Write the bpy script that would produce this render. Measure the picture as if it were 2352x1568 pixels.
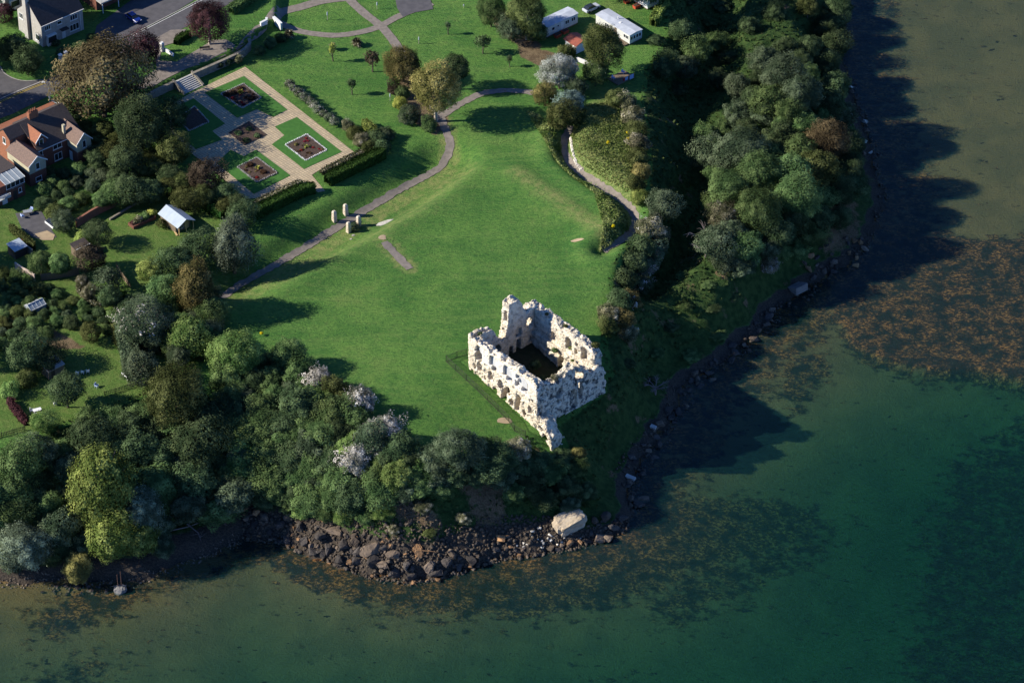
import bpy, bmesh, math, random
import numpy as np
from mathutils import Vector, Matrix

random.seed(7)
RNG = np.random.default_rng(11)
scene = bpy.context.scene
for o in list(bpy.data.objects):
    bpy.data.objects.remove(o, do_unlink=True)

# ------------------------------------------------------------------ camera, sky, sun, exposure
PW, PH = 2352.0, 1568.0
HFOV = math.radians(16.0)
PITCH = math.radians(37.5)
TARGET = np.array([0.0, 0.0, 10.0])
DIST = 711.0
CAM = TARGET + DIST * np.array([0.0, -math.cos(PITCH), math.sin(PITCH)])
cam_data = bpy.data.cameras.new("camera")
cam_data.sensor_width = 36.0
cam_data.lens = 18.0 / math.tan(HFOV / 2)
cam_data.clip_start = 1.0
cam_data.clip_end = 20000.0
cam = bpy.data.objects.new("camera", cam_data)
scene.collection.objects.link(cam)
cam.location = CAM
cam.rotation_euler = (math.radians(90) - PITCH, 0, 0)
scene.camera = cam

SUN_EL = math.radians(29.5)
SUN_DIR = Vector((math.cos(SUN_EL), 0.05, -math.sin(SUN_EL))).normalized()
world = bpy.data.worlds.new("World")
scene.world = world
world.use_nodes = True
wn = world.node_tree.nodes
sky = wn.new("ShaderNodeTexSky")
sky.sky_type = 'NISHITA'
sky.sun_disc = False
sky.sun_elevation = SUN_EL
sky.sun_rotation = math.radians(-90)
sky.dust_density = 0.0
sky.ozone_density = 10.0
sky.air_density = 0.5
bgn = wn["Background"]
bgn.inputs[1].default_value = 0.14
world.node_tree.links.new(sky.outputs[0], bgn.inputs[0])
sun_data = bpy.data.lights.new("sun", 'SUN')
sun_data.energy = 5.0
sun_data.angle = math.radians(0.5)
sun_data.color = (1.0, 0.93, 0.8)
sun = bpy.data.objects.new("sun", sun_data)
scene.collection.objects.link(sun)
sun.location = (-200, 0, 200)
sun.rotation_euler = SUN_DIR.to_track_quat('-Z', 'Y').to_euler()
scene.view_settings.view_transform = 'Standard'
scene.view_settings.look = 'None'
scene.view_settings.gamma = 1.0
scene.view_settings.exposure = 0.7
scene.cycles.max_bounces = 5
scene.cycles.diffuse_bounces = 1
scene.cycles.glossy_bounces = 2
scene.cycles.transparent_max_bounces = 8
scene.cycles.use_fast_gi = False
scene.cycles.sample_clamp_indirect = 4.0

# ------------------------------------------------------------------ maths helpers
FOC = (PW / 2) / math.tan(HFOV / 2)
Fv = np.array([0, math.cos(PITCH), -math.sin(PITCH)])
Uv = np.array([0, math.sin(PITCH), math.cos(PITCH)])
Rv = np.array([1.0, 0, 0])

def ray(px, py):
    d = Fv + Rv * ((px - PW / 2) / FOC) + Uv * ((PH / 2 - py) / FOC)
    return d

def at(px, py, z=14.0):
    """photo point -> world x,y on the level z"""
    d = ray(px, py)
    t = (z - CAM[2]) / d[2]
    p = CAM + d * t
    return float(p[0]), float(p[1])

def project(p):
    q = np.asarray(p, float) - CAM
    f = q @ Fv
    return PW / 2 + FOC * (q @ Rv) / f, PH / 2 - FOC * (q @ Uv) / f

def hash2(ix, iy, seed):
    n = (ix.astype(np.int64) * 374761393 + iy.astype(np.int64) * 668265263 + seed * 1442695041) & 0x7fffffff
    n = ((n ^ (n >> 13)) * 1274126177) & 0x7fffffff
    n = n ^ (n >> 16)
    return (n & 0xffff) / 65535.0

def vnoise(x, y, scale=1.0, seed=0, octaves=1):
    x = np.asarray(x, float) * scale
    y = np.asarray(y, float) * scale
    out = 0.0
    amp, tot = 1.0, 0.0
    for o in range(octaves):
        ix, iy = np.floor(x), np.floor(y)
        fx, fy = x - ix, y - iy
        fx = fx * fx * (3 - 2 * fx)
        fy = fy * fy * (3 - 2 * fy)
        a = hash2(ix, iy, seed + o)
        b = hash2(ix + 1, iy, seed + o)
        c = hash2(ix, iy + 1, seed + o)
        d = hash2(ix + 1, iy + 1, seed + o)
        out = out + amp * (a * (1 - fx) * (1 - fy) + b * fx * (1 - fy) + c * (1 - fx) * fy + d * fx * fy)
        tot += amp
        amp *= 0.5
        x = x * 2.03 + 13.7
        y = y * 2.03 + 7.1
    return out / tot

def sstep(a, b, x):
    t = np.clip((x - a) / (b - a), 0, 1)
    return t * t * (3 - 2 * t)

def inside(poly, x, y):
    c = np.zeros(np.shape(x), bool)
    n = len(poly)
    j = n - 1
    for i in range(n):
        xi, yi = poly[i]
        xj, yj = poly[j]
        if yi != yj:
            c ^= ((yi > y) != (yj > y)) & (x < (xj - xi) * (y - yi) / (yj - yi) + xi)
        j = i
    return c

def dist_line(pts, x, y, closed=False):
    best = np.full(np.shape(x), 1e18)
    n = len(pts)
    for i in range(n if closed else n - 1):
        ax, ay = pts[i]
        bx, by = pts[(i + 1) % n]
        dx, dy = bx - ax, by - ay
        l2 = dx * dx + dy * dy + 1e-12
        t = np.clip(((x - ax) * dx + (y - ay) * dy) / l2, 0, 1)
        best = np.minimum(best, (x - ax - t * dx) ** 2 + (y - ay - t * dy) ** 2)
    return np.sqrt(best)

def px_poly(pts, z=14.0):
    return [at(p[0], p[1], p[2] if len(p) > 2 else z) for p in pts]

# ------------------------------------------------------------------ terrain
SHORE_PX = [(-400, 1420), (-150, 1370), (0, 1340), (150, 1330), (280, 1342), (400, 1305), (550, 1240), (640, 1245), (760, 1290), (850, 1325),
            (940, 1340), (1030, 1318), (1140, 1288), (1250, 1268), (1350, 1250), (1440, 1215), (1470, 1175), (1440, 1130), (1470, 1060),
            (1520, 1000), (1545, 950), (1580, 880), (1655, 835), (1720, 780), (1770, 720), (1855, 660), (1960, 600),
            (2010, 540), (2030, 450), (2005, 350), (1985, 280), (1955, 200), (1925, 120), (1945, 30), (1970, -60), (2050, -250)]
CLIFF_PX = [(-400, 1070), (-150, 1045), (0, 1030), (90, 990), (200, 945), (330, 900), (430, 900), (560, 900), (680, 945), (800, 1010),
            (930, 1060), (1040, 1060), (1150, 1012), (1215, 985, 11.5), (1255, 1005, 9), (1300, 960, 11), (1400, 905, 12.5), (1396, 830), (1375, 740), (1398, 640),
            (1432, 560), (1475, 510), (1478, 460), (1485, 380), (1478, 300), (1465, 230), (1480, 160), (1520, 90), (1530, 0),
            (1560, -100), (1600, -250)]
# castle frame: origin at its west corner, u along the long wall, v across
CW = at(1074.7, 844.7, 13.8)
CA = np.array([0.655, -0.755]); CA /= np.linalg.norm(CA)
CB = np.array([0.76, 0.65]); CB /= np.linalg.norm(CB)
CZ0 = 13.5
def castle_xy(u, v):
    return CW[0] + CA[0] * u + CB[0] * v, CW[1] + CA[1] * u + CB[1] * v

shore = px_poly(SHORE_PX, 0.0)
_s = []
for _i in range(len(shore) - 1):
    (_ax, _ay), (_bx, _by) = shore[_i], shore[_i + 1]
    _n = max(1, int(math.hypot(_bx - _ax, _by - _ay) / 2.2))
    for _k in range(_n):
        _f = _k / _n
        _j = 0.0 if _i in (0, len(shore) - 2) else 1.1
        _s.append((_ax + (_bx - _ax) * _f + random.uniform(-_j, _j), _ay + (_by - _ay) * _f + random.uniform(-_j, _j)))
shore = _s + [shore[-1]]
cliff = px_poly(CLIFF_PX, 14.0)
_k = next(i for i, p in enumerate(CLIFF_PX) if p[0] == 1255)
cliff = cliff[:_k] + [castle_xy(24.6, -.5), castle_xy(24.4, 2.5), castle_xy(20.2, 3.6), castle_xy(19.6, 9), castle_xy(19.0, 17.2), castle_xy(16, 19.5)] + cliff[_k + 3:]
land_poly = [(-9000, shore[0][1])] + shore + [(shore[-1][0] + 200, 9000), (-9000, 9000)]
top_poly = [(-9000, cliff[0][1])] + cliff + [(cliff[-1][0] + 150, 9000), (-9000, 9000)]

CREST_A = px_poly([(520, 705), (600, 662), (700, 615), (860, 545), (960, 480), (1050, 412), (1075, 385)])
CREST_B = px_poly([(1185, 400), (1230, 432), (1290, 470), (1350, 515), (1400, 560)])
MAIN_PATH_PX = [(990, 235), (1010, 270), (1026, 305), (1033, 338), (1024, 365), (1004, 390), (945, 422), (888, 454), (800, 507), (713, 561), (650, 599), (588, 634), (530, 670), (480, 705)]
DITCH = px_poly([(1024, 365), (945, 422), (888, 454), (800, 507), (713, 561), (650, 599), (560, 650)])
CLIFFPATH_PX = [(1310, 290), (1297, 325), (1300, 362), (1340, 402), (1400, 440), (1446, 478), (1460, 508), (1440, 545), (1386, 577)]
SUNK = px_poly(CLIFFPATH_PX)
TERRACE_PX = [(-300, 330), (300, 238), (397, 190), (442, 168), (537, 126), (572, 105), (598, 76), (638, 50), (650, -200), (-300, -200)]
TERR = px_poly(TERRACE_PX, 15.0)
TERR_EDGE = TERR[1:8]
MOUND = px_poly([(1370, 250), (1400, 330), (1430, 420)])

def terrain_z(x, y):
    x = np.asarray(x, float)
    y = np.asarray(y, float)
    in_land = inside(land_poly, x, y)
    in_top = inside(top_poly, x, y)
    dS = dist_line(shore, x, y)
    dC = dist_line(cliff, x, y)
    # plateau
    du = (x - CW[0]) * CA[0] + (y - CW[1]) * CA[1]
    dv = (x - CW[0]) * CB[0] + (y - CW[1]) * CB[1]
    top = 14.0 + 0 * x
    top = top - 3.2 * sstep(-4, 21, du) * sstep(-34, -2, dv) * (1 - 0.25 * sstep(20, 40, dv)) - 2.5 * sstep(20, 25, du) * sstep(-8, 0, dv)
    sgn = np.where(inside(CREST_A + [(-400, 400)], x, y), 1, -1)
    dA = dist_line(CREST_A, x, y)
    dB = dist_line(CREST_B, x, y)
    top = top + np.maximum(1.7 * np.exp(-(dA / 4.6) ** 2) * (1 - .8 * sstep(14, 34, y)), 1.0 * np.exp(-(dB / 4.6) ** 2))
    dD = dist_line(DITCH, x, y)
    top = top - 3.0 * np.exp(-(dD / 6.5) ** 4)
    dP = dist_line(SUNK, x, y)
    top = top - 1.5 * np.exp(-(dP / 2.2) ** 2) + 0.9 * np.exp(-((dP - 4) / 2.5) ** 2)
    top = top + 1.3 * np.exp(-(dist_line(MOUND, x, y) / 6.0) ** 2)
    top = top + 0.5 * (vnoise(x, y, 0.06, 3, 2) - 0.5) * sstep(-20, 0, -dD + 12)
    dT = dist_line(TERR_EDGE, x, y)
    tin = inside(TERR, x, y)
    top = top + 1.5 * sstep(-0.1, 1.0, np.where(tin, dT, -dT))
    # slope between cliff top and shore
    t = dS / (dS + dC + 1e-9)
    jag = (vnoise(x, y, 0.12, 21, 3) - 0.5)
    tt = np.clip(t + 0.16 * jag * (t * (1 - t) * 4), 0, 1)
    lin = 0.10 * sstep(0.0, 0.10, tt) + 0.90 * sstep(0.05, 1.0, tt) * 0.5 + 0.45 * np.clip((tt - 0.05) / 0.95, 0, 1)
    conv = 0.08 * sstep(0, 0.08, tt) + 0.60 * sstep(0.06, 0.30, tt) + 0.06 * np.clip(tt / 0.8, 0, 1) - 0.27 * np.exp(-((tt - .72) / .14) ** 2) + 0.26 * sstep(0.78, 0.99, tt)
    steep = 0.10 * sstep(0, 0.16, tt) + 0.25 * np.clip(tt, 0, 1) + 0.65 * sstep(0.18, 0.85, tt)
    wr = sstep(8, 20, x) * sstep(2, 16, y)           # wooded undercliff on the east side
    ws = sstep(2, 12, x) * (1 - sstep(8, 20, y)) * sstep(-45, -34, y)
    prof = lin * (1 - wr) + conv * wr
    prof = prof * (1 - ws) + steep * ws
    slope = top * np.clip(prof, 0, 1)
    slope = slope + 1.1 * (vnoise(x, y, 0.35, 5, 3) - 0.5) * np.clip(t * (1 - t) * 4, 0, 1)
    # sea bed
    dmax = 0.55 + 4.2 * sstep(50, -45, y) + 2.6 * sstep(20, 110, x) * sstep(20, -40, y)
    bed = -np.minimum((0.05 + 0.08 * sstep(30, -50, y) * (.30 + .70 * sstep(-75, 0, x))) * dS + 0.10 * sstep(0, 3, dS), dmax)
    bed = bed + 0.16 * (vnoise(x, y, 0.2, 31, 3) - 0.5) * sstep(0, 8, dS)
    z = np.where(in_top, top, np.where(in_land, slope, bed))
    return z

STEP = 0.9
gx = np.arange(-175, 185, STEP)
gy = np.arange(-150, 205, STEP)
far_a = np.array([-9000, -3000, -1000, -450, -250, -200])
far_b = np.array([210, 260, 450, 1000, 3000, 9000])
GX = np.concatenate([far_a, gx, far_b])
GY = np.concatenate([far_a, gy, far_b])
XX, YY = np.meshgrid(GX, GY, indexing='ij')
ZZ = terrain_z(XX, YY)

def gz(x, y):
    """height of the built ground at x,y (bilinear on the built grid); accepts arrays"""
    x = np.asarray(x, float)
    y = np.asarray(y, float)
    i = np.clip(np.searchsorted(GX, x) - 1, 0, len(GX) - 2)
    j = np.clip(np.searchsorted(GY, y) - 1, 0, len(GY) - 2)
    fx = (x - GX[i]) / (GX[i + 1] - GX[i])
    fy = (y - GY[j]) / (GY[j + 1] - GY[j])
    return ZZ[i, j] * (1 - fx) * (1 - fy) + ZZ[i + 1, j] * fx * (1 - fy) + ZZ[i, j + 1] * (1 - fx) * fy + ZZ[i + 1, j + 1] * fx * fy

def ground_at(px, py, up=0.0):
    """the ground point p such that p + up appears at the photo point; marches the view ray onto the terrain"""
    d = ray(px, py)
    t0 = (32.0 + up - CAM[2]) / d[2]
    t1 = (-8.0 + up - CAM[2]) / d[2]
    ts = np.linspace(t0, t1, 400)
    P = CAM[None, :] + d[None, :] * ts[:, None]
    h = P[:, 2] - up - gz(P[:, 0], P[:, 1])
    k = np.argmax(h <= 0) if (h <= 0).any() else len(ts) - 1
    if k > 0:
        a, b = h[k - 1], h[k]
        f = a / (a - b + 1e-12)
        p = P[k - 1] * (1 - f) + P[k] * f
    else:
        p = P[0]
    return float(p[0]), float(p[1]), float(gz(p[0], p[1]))

# ------------------------------------------------------------------ scene helpers
ROOT = scene.collection

def tag(o, label=None, cat=None, group=None, kind=None):
    if label: o["label"] = label
    if cat: o["category"] = cat
    if group: o["group"] = group
    if kind: o["kind"] = kind
    return o

def link(name, me, mat=None, parent=None):
    o = bpy.data.objects.new(name, me)
    ROOT.objects.link(o)
    if mat is not None:
        if len(me.materials) == 0:
            me.materials.append(mat)
    if parent is not None:
        o.parent = parent
    return o

def empty(name, loc=(0, 0, 0), rz=0.0, label=None, cat=None, group=None, kind=None):
    o = bpy.data.objects.new(name, None)
    ROOT.objects.link(o)
    o.location = loc
    o.rotation_euler = (0, 0, rz)
    o.empty_display_size = 0.3
    return tag(o, label, cat, group, kind)

def np_mesh(name, verts, faces, smooth=False, attrs=None):
    """faces: (n,k) int array"""
    verts = np.asarray(verts, np.float32)
    faces = np.asarray(faces, np.int32)
    me = bpy.data.meshes.new(name)
    n, k = faces.shape
    me.vertices.add(len(verts))
    me.vertices.foreach_set("co", verts.ravel())
    me.loops.add(n * k)
    me.loops.foreach_set("vertex_index", faces.ravel())
    me.polygons.add(n)
    me.polygons.foreach_set("loop_start", np.arange(0, n * k, k, dtype=np.int32))
    me.polygons.foreach_set("loop_total", np.full(n, k, np.int32))
    if smooth:
        me.polygons.foreach_set("use_smooth", np.ones(n, bool))
    for an, av in (attrs or {}).items():
        a = me.attributes.new(an, 'FLOAT', 'POINT')
        a.data.foreach_set("value", np.asarray(av, np.float32).ravel())
    me.update(calc_edges=True)
    return me

class MB:
    """collects simple solids, in local coordinates, into one mesh"""
    def __init__(self):
        self.v = []
        self.f = []
    def add(self, vs, fs):
        b = len(self.v)
        self.v += [tuple(map(float, p)) for p in vs]
        self.f += [tuple(b + i for i in f) for f in fs]
        return self
    def box(self, x0, x1, y0, y1, z0, z1):
        return self.add([(x0, y0, z0), (x1, y0, z0), (x1, y1, z0), (x0, y1, z0), (x0, y0, z1), (x1, y0, z1), (x1, y1, z1), (x0, y1, z1)],
                        [(0, 3, 2, 1), (4, 5, 6, 7), (0, 1, 5, 4), (1, 2, 6, 5), (2, 3, 7, 6), (3, 0, 4, 7)])
    def frustum(self, cx, cy, z0, z1, a0, b0, a1, b1):
        return self.add([(cx - a0, cy - b0, z0), (cx + a0, cy - b0, z0), (cx + a0, cy + b0, z0), (cx - a0, cy + b0, z0),
                         (cx - a1, cy - b1, z1), (cx + a1, cy - b1, z1), (cx + a1, cy + b1, z1), (cx - a1, cy + b1, z1)],
                        [(0, 3, 2, 1), (4, 5, 6, 7), (0, 1, 5, 4), (1, 2, 6, 5), (2, 3, 7, 6), (3, 0, 4, 7)])
    def prism(self, poly, axis, a, b):
        """extrude a 2-D outline along axis 0 (outline in y,z) or 1 (outline in x,z) or 2 (x,y)"""
        n = len(poly)
        def P(p, t):
            return (t, p[0], p[1]) if axis == 0 else ((p[0], t, p[1]) if axis == 1 else (p[0], p[1], t))
        vs = [P(p, a) for p in poly] + [P(p, b) for p in poly]
        fs = [tuple(range(n)), tuple(range(2 * n - 1, n - 1, -1))]
        fs += [(i, n + i, n + (i + 1) % n, (i + 1) % n) for i in range(n)]
        return self.add(vs, fs)
    def tube(self, pts, radii, n=6, cap=True):
        pts = [Vector(p) for p in pts]
        if not isinstance(radii, (list, tuple)):
            radii = [radii] * len(pts)
        vs, fs = [], []
        for i, p in enumerate(pts):
            d = (pts[min(i + 1, len(pts) - 1)] - pts[max(i - 1, 0)]).normalized()
            up = Vector((0, 0, 1)) if abs(d.z) < 0.9 else Vector((1, 0, 0))
            s = d.cross(up).normalized()
            t = s.cross(d)
            for k in range(n):
                a = 2 * math.pi * k / n
                vs.append(p + (s * math.cos(a) + t * math.sin(a)) * radii[i])
        for i in range(len(pts) - 1):
            for k in range(n):
                fs.append((i * n + k, i * n + (k + 1) % n, (i + 1) * n + (k + 1) % n, (i + 1) * n + k))
        if cap:
            fs.append(tuple(range(n - 1, -1, -1)))
            fs.append(tuple((len(pts) - 1) * n + k for k in range(n)))
        return self.add(vs, fs)
    def bar(self, p, q, w=0.05, h=0.05):
        p, q = Vector(p), Vector(q)
        d = (q - p).normalized()
        up = Vector((0, 0, 1)) if abs(d.z) < 0.95 else Vector((0, 1, 0))
        s = d.cross(up).normalized() * (w / 2)
        t = s.cross(d).normalized() * (h / 2)
        vs = [p - s - t, p + s - t, p + s + t, p - s + t, q - s - t, q + s - t, q + s + t, q - s + t]
        return self.add(vs, [(0, 1, 2, 3), (7, 6, 5, 4), (0, 4, 5, 1), (1, 5, 6, 2), (2, 6, 7, 3), (3, 7, 4, 0)])
    def build(self, name, mat, parent=None, bevel=0.0, loc=None, rz=None):
        me = bpy.data.meshes.new(name)
        me.from_pydata(self.v, [], self.f)
        bm = bmesh.new()
        bm.from_mesh(me)
        bmesh.ops.recalc_face_normals(bm, faces=bm.faces)
        if bevel:
            bmesh.ops.bevel(bm, geom=list(bm.edges), offset=bevel, segments=1, affect='EDGES', profile=0.5)
        bm.to_mesh(me)
        bm.free()
        me.update()
        o = link(name, me, mat, parent)
        if loc is not None: o.location = loc
        if rz is not None: o.rotation_euler = (0, 0, rz)
        return o

# ------------------------------------------------------------------ material helpers
class NT:
    def __init__(self, name):
        self.m = bpy.data.materials.new(name)
        self.m.use_nodes = True
        self.t = self.m.node_tree
        self.t.nodes.clear()
        self.out = self.n("ShaderNodeOutputMaterial")
    def n(self, typ, **kw):
        nd = self.t.nodes.new(typ)
        for k, v in kw.items():
            setattr(nd, k, v)
        return nd
    def l(self, a, b):
        self.t.links.new(a, b)
    def val(self, sock, v):
        if hasattr(v, "is_output") or isinstance(v, bpy.types.NodeSocket):
            self.l(v, sock)
        else:
            sock.default_value = v if not (isinstance(v, tuple) and len(v) == 3 and sock.type == 'RGBA') else (*v, 1.0)
    def math(self, op, a, b=0.0, clamp=False):
        nd = self.n("ShaderNodeMath", operation=op, use_clamp=clamp)
        self.val(nd.inputs[0], a)
        self.val(nd.inputs[1], b)
        return nd.outputs[0]
    def mix(self, fac, a, b, blend='MIX'):
        nd = self.n("ShaderNodeMix", data_type='RGBA', blend_type=blend)
        self.val(nd.inputs[0], fac)
        self.val(nd.inputs[6], a)
        self.val(nd.inputs[7], b)
        return nd.outputs[2]
    def coords(self, kind="Object"):
        if kind == "Position":
            return self.n("ShaderNodeNewGeometry").outputs["Position"]
        return self.n("ShaderNodeTexCoord").outputs[kind]
    def mapping(self, vec, scale=(1, 1, 1), rot=(0, 0, 0), loc=(0, 0, 0)):
        nd = self.n("ShaderNodeMapping")
        self.l(vec, nd.inputs[0])
        nd.inputs[1].default_value = loc
        nd.inputs[2].default_value = rot
        nd.inputs[3].default_value = scale
        return nd.outputs[0]
    def noise(self, vec, scale=1.0, detail=3.0, rough=0.55, dist=0.0):
        nd = self.n("ShaderNodeTexNoise")
        if vec is not None: self.l(vec, nd.inputs["Vector"])
        nd.inputs["Scale"].default_value = scale
        nd.inputs["Detail"].default_value = detail
        nd.inputs["Roughness"].default_value = rough
        nd.inputs["Distortion"].default_value = dist
        return nd.outputs[0]
    def voro(self, vec, scale=1.0, feature='F1', out="Distance"):
        nd = self.n("ShaderNodeTexVoronoi", feature=feature)
        if vec is not None: self.l(vec, nd.inputs["Vector"])
        nd.inputs["Scale"].default_value = scale
        return nd.outputs[out]
    def ramp(self, fac, a, b):
        """smoothstep between a and b"""
        nd = self.n("ShaderNodeMapRange", interpolation_type='SMOOTHSTEP')
        self.val(nd.inputs[0], fac)
        nd.inputs[1].default_value = a
        nd.inputs[2].default_value = b
        return nd.outputs[0]
    def attr(self, name):
        return self.n("ShaderNodeAttribute", attribute_name=name).outputs["Fac"]
    def bump(self, h, strength=0.5, dist=0.1, normal=None):
        nd = self.n("ShaderNodeBump")
        nd.inputs["Strength"].default_value = strength
        nd.inputs["Distance"].default_value = dist
        self.l(h, nd.inputs["Height"])
        if normal is not None: self.l(normal, nd.inputs["Normal"])
        return nd.outputs[0]
    def principled(self, color, rough=0.8, normal=None, spec=0.3, metal=0.0):
        nd = self.n("ShaderNodeBsdfPrincipled")
        self.val(nd.inputs["Base Color"], color)
        self.val(nd.inputs["Roughness"], rough)
        nd.inputs["Specular IOR Level"].default_value = spec
        nd.inputs["Metallic"].default_value = metal
        if normal is not None: self.l(normal, nd.inputs["Normal"])
        self.l(nd.outputs[0], self.out.inputs[0])
        return nd

def simple(name, c, c2=None, scale=2.0, rough=0.8, bump=0.0, bdist=0.03, spec=0.3, metal=0.0, vec="Object", sx=(1, 1, 1)):
    t = NT(name)
    v = t.mapping(t.coords(vec), scale=sx)
    n = t.noise(v, scale, 5, 0.6)
    if c2 is None:
        c2 = tuple(x * 0.7 for x in c)
    f = t.ramp(n, 0.32, 0.68)
    col = t.mix(f, c, c2)
    nrm = t.bump(n, bump, bdist) if bump else None
    t.principled(col, rough, nrm, spec, metal)
    return t.m

M = {}
# ------------------------------------------------------------------ ground sheet: masks
WEED_A = px_poly([(1925, 650), (1990, 580), (2060, 548), (2150, 530), (2250, 555), (2352, 548), (2500, 560), (2500, 860), (2352, 868), (2250, 850), (2150, 850), (2050, 830), (1960, 795), (1915, 720)], -0.3)
WEED_B = px_poly([(720, 1275), (830, 1355), (930, 1375), (1000, 1400), (1120, 1400), (1260, 1395), (1400, 1370), (1520, 1325), (1650, 1275), (1800, 1215), (1900, 1160), (1800, 1130), (1640, 1130), (1520, 1150), (1460, 1200), (1350, 1240), (1100, 1270), (940, 1300)], -0.5)
WEED_C = px_poly([(70, 1405), (170, 1355), (300, 1340), (405, 1320), (430, 1340), (310, 1385), (200, 1440), (80, 1455)], -0.3)
WEED_D = px_poly([(1795, 815), (1870, 790), (1915, 850), (1870, 880), (1840, 940), (1785, 905)], -0.4)
WEED_E = px_poly([(800, 1370), (900, 1395), (1050, 1385), (1170, 1385), (1160, 1415), (1040, 1430), (880, 1430), (810, 1400)], -1.0)
WEED_F = px_poly([(40, 1560), (120, 1510), (230, 1490), (330, 1480), (300, 1530), (180, 1600), (40, 1640)], -1.5)
WEED_G = px_poly([(2170, 1040), (2352, 930), (2600, 900), (2600, 1700), (2150, 1700), (2060, 1480), (2100, 1350), (2110, 1180)], -2.5)
WEED_H = px_poly([(1480, 1250), (1800, 1180), (1950, 1170), (1900, 1260), (1700, 1370), (1560, 1440), (1480, 1400)], -1.5)
WEED_I = px_poly([(1280, 1545), (1500, 1540), (1650, 1640), (1250, 1640)], -2.0)
in_land = inside(land_poly, XX, YY)
in_top = inside(top_poly, XX, YY)
dS = dist_line(shore, XX, YY)
dC = dist_line(cliff, XX, YY)
slope_m = np.where(in_land & ~in_top, sstep(0, 2.5, dC) * sstep(.8, 4, dS), 0.0)
beach_m = np.where(in_land & ~in_top, 1 - np.where(XX > 12, sstep(1.0, 4.0, dS), sstep(3.0, 7.5, dS)), np.where(in_land, 0, 1 - sstep(0, 3, dS)))
sea_m = np.where(in_land, 0.0, 1.0)
weed_and_shade_m = np.zeros_like(XX)
for poly, w in ((WEED_A, 1.45), (WEED_B, 1.25), (WEED_C, .9), (WEED_D, .9), (WEED_E, .6), (WEED_F, .5), (WEED_G, .58), (WEED_H, .6), (WEED_I, .6)):
    d = dist_line(poly, XX, YY, True)
    s = np.where(inside(poly, XX, YY), d, -d)
    weed_and_shade_m = np.maximum(weed_and_shade_m, w * sstep(-5, 6, s))
weed_and_shade_m = np.maximum(weed_and_shade_m, 1.0 * (1 - sstep(3, 9, dS)) * sstep(-62, -44, XX) * sstep(34, 24, XX))
weed_and_shade_m = np.maximum(weed_and_shade_m, .62 * sstep(17, 7, dS) * (XX > 14) * (YY > -40))  # east shore belt: cliff shade on the sea painted in weed colour
weed_and_shade_m = np.where(in_land, 0, weed_and_shade_m)
ZZ = np.where((sea_m > 0.5) & (weed_and_shade_m > 0.5), np.maximum(ZZ, np.where(inside(WEED_A, XX, YY), -0.22, ZZ)), ZZ)
dry_m = np.maximum(0.9 * np.exp(-(dist_line(CREST_B, XX, YY) / 1.8) ** 2), 0.6 * np.exp(-(dist_line([(p[0] - .8, p[1] + 1.2) for p in CREST_A], XX, YY) / 3.2) ** 2))
for pts, wd in ((MAIN_PATH_PX, 1.7), ([(883, 557), (940, 617)], 1.6)):
    dry_m = np.maximum(dry_m, 0.8 * (dist_line(px_poly(pts), XX, YY) < wd + 0.3))
long_poly = px_poly([(1215, 250), (1250, 330), (1290, 390), (1370, 460), (1390, 530), (1370, 575), (1400, 570), (1460, 520), (1480, 470), (1480, 330), (1460, 230), (1400, 215), (1340, 250), (1290, 300)])
long_m = np.where(inside(long_poly, XX, YY), sstep(0, 1.5, dist_line(long_poly, XX, YY, True)), 0)
garden_poly = px_poly([(-300, 470), (150, 470), (370, 430), (560, 520), (590, 600), (500, 800), (330, 910), (90, 990), (-300, 1060)])
garden_m = np.where(inside(garden_poly, XX, YY), 1.0, 0.0)
soil_m = np.zeros_like(XX)
earth_m = np.zeros_like(XX)
for poly in (px_poly([(800, 1195), (900, 1190), (1010, 1225), (1020, 1250), (930, 1240), (820, 1215)], 3.0), px_poly([(1060, 1105), (1150, 1120), (1170, 1180), (1100, 1195), (1050, 1160)], 6.0),
             px_poly([(1240, 1010), (1280, 1030), (1250, 1060), (1225, 1040)], 8.0), px_poly([(1870, 480), (1960, 440), (1990, 520), (1890, 570)], 4.0), px_poly([(550, 1160), (640, 1165), (720, 1180), (720, 1200), (560, 1185)], 2.0)):
    d = dist_line(poly, XX, YY, True)
    earth_m = np.maximum(earth_m, sstep(-2.5, 1.5, np.where(inside(poly, XX, YY), d, -d)))
for poly in (px_poly([(0, 705), (90, 740), (200, 800), (130, 800), (0, 745)]), px_poly([(1190, 108), (1260, 118), (1330, 150), (1270, 165), (1195, 130)]), px_poly([(905, 215), (950, 280), (1000, 310), (1030, 280), (1000, 200), (930, 170)]),
             px_poly([(1100, 20), (1170, 90), (1240, 130), (1240, 100), (1150, 20)])):
    d = dist_line(poly, XX, YY, True)
    soil_m = np.maximum(soil_m, sstep(-1.5, 1, np.where(inside(poly, XX, YY), d, -d)))

nxg, nyg = XX.shape
idx = np.arange(nxg * nyg).reshape(nxg, nyg)
faces = np.stack([idx[:-1, :-1], idx[1:, :-1], idx[1:, 1:], idx[:-1, 1:]], -1).reshape(-1, 4)
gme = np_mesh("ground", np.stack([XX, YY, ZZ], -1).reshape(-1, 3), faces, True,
              dict(slope=slope_m, beach=beach_m, sea=sea_m, weed=weed_and_shade_m, dry=dry_m, longg=long_m, garden=garden_m, soil=soil_m, earth=earth_m))

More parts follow.
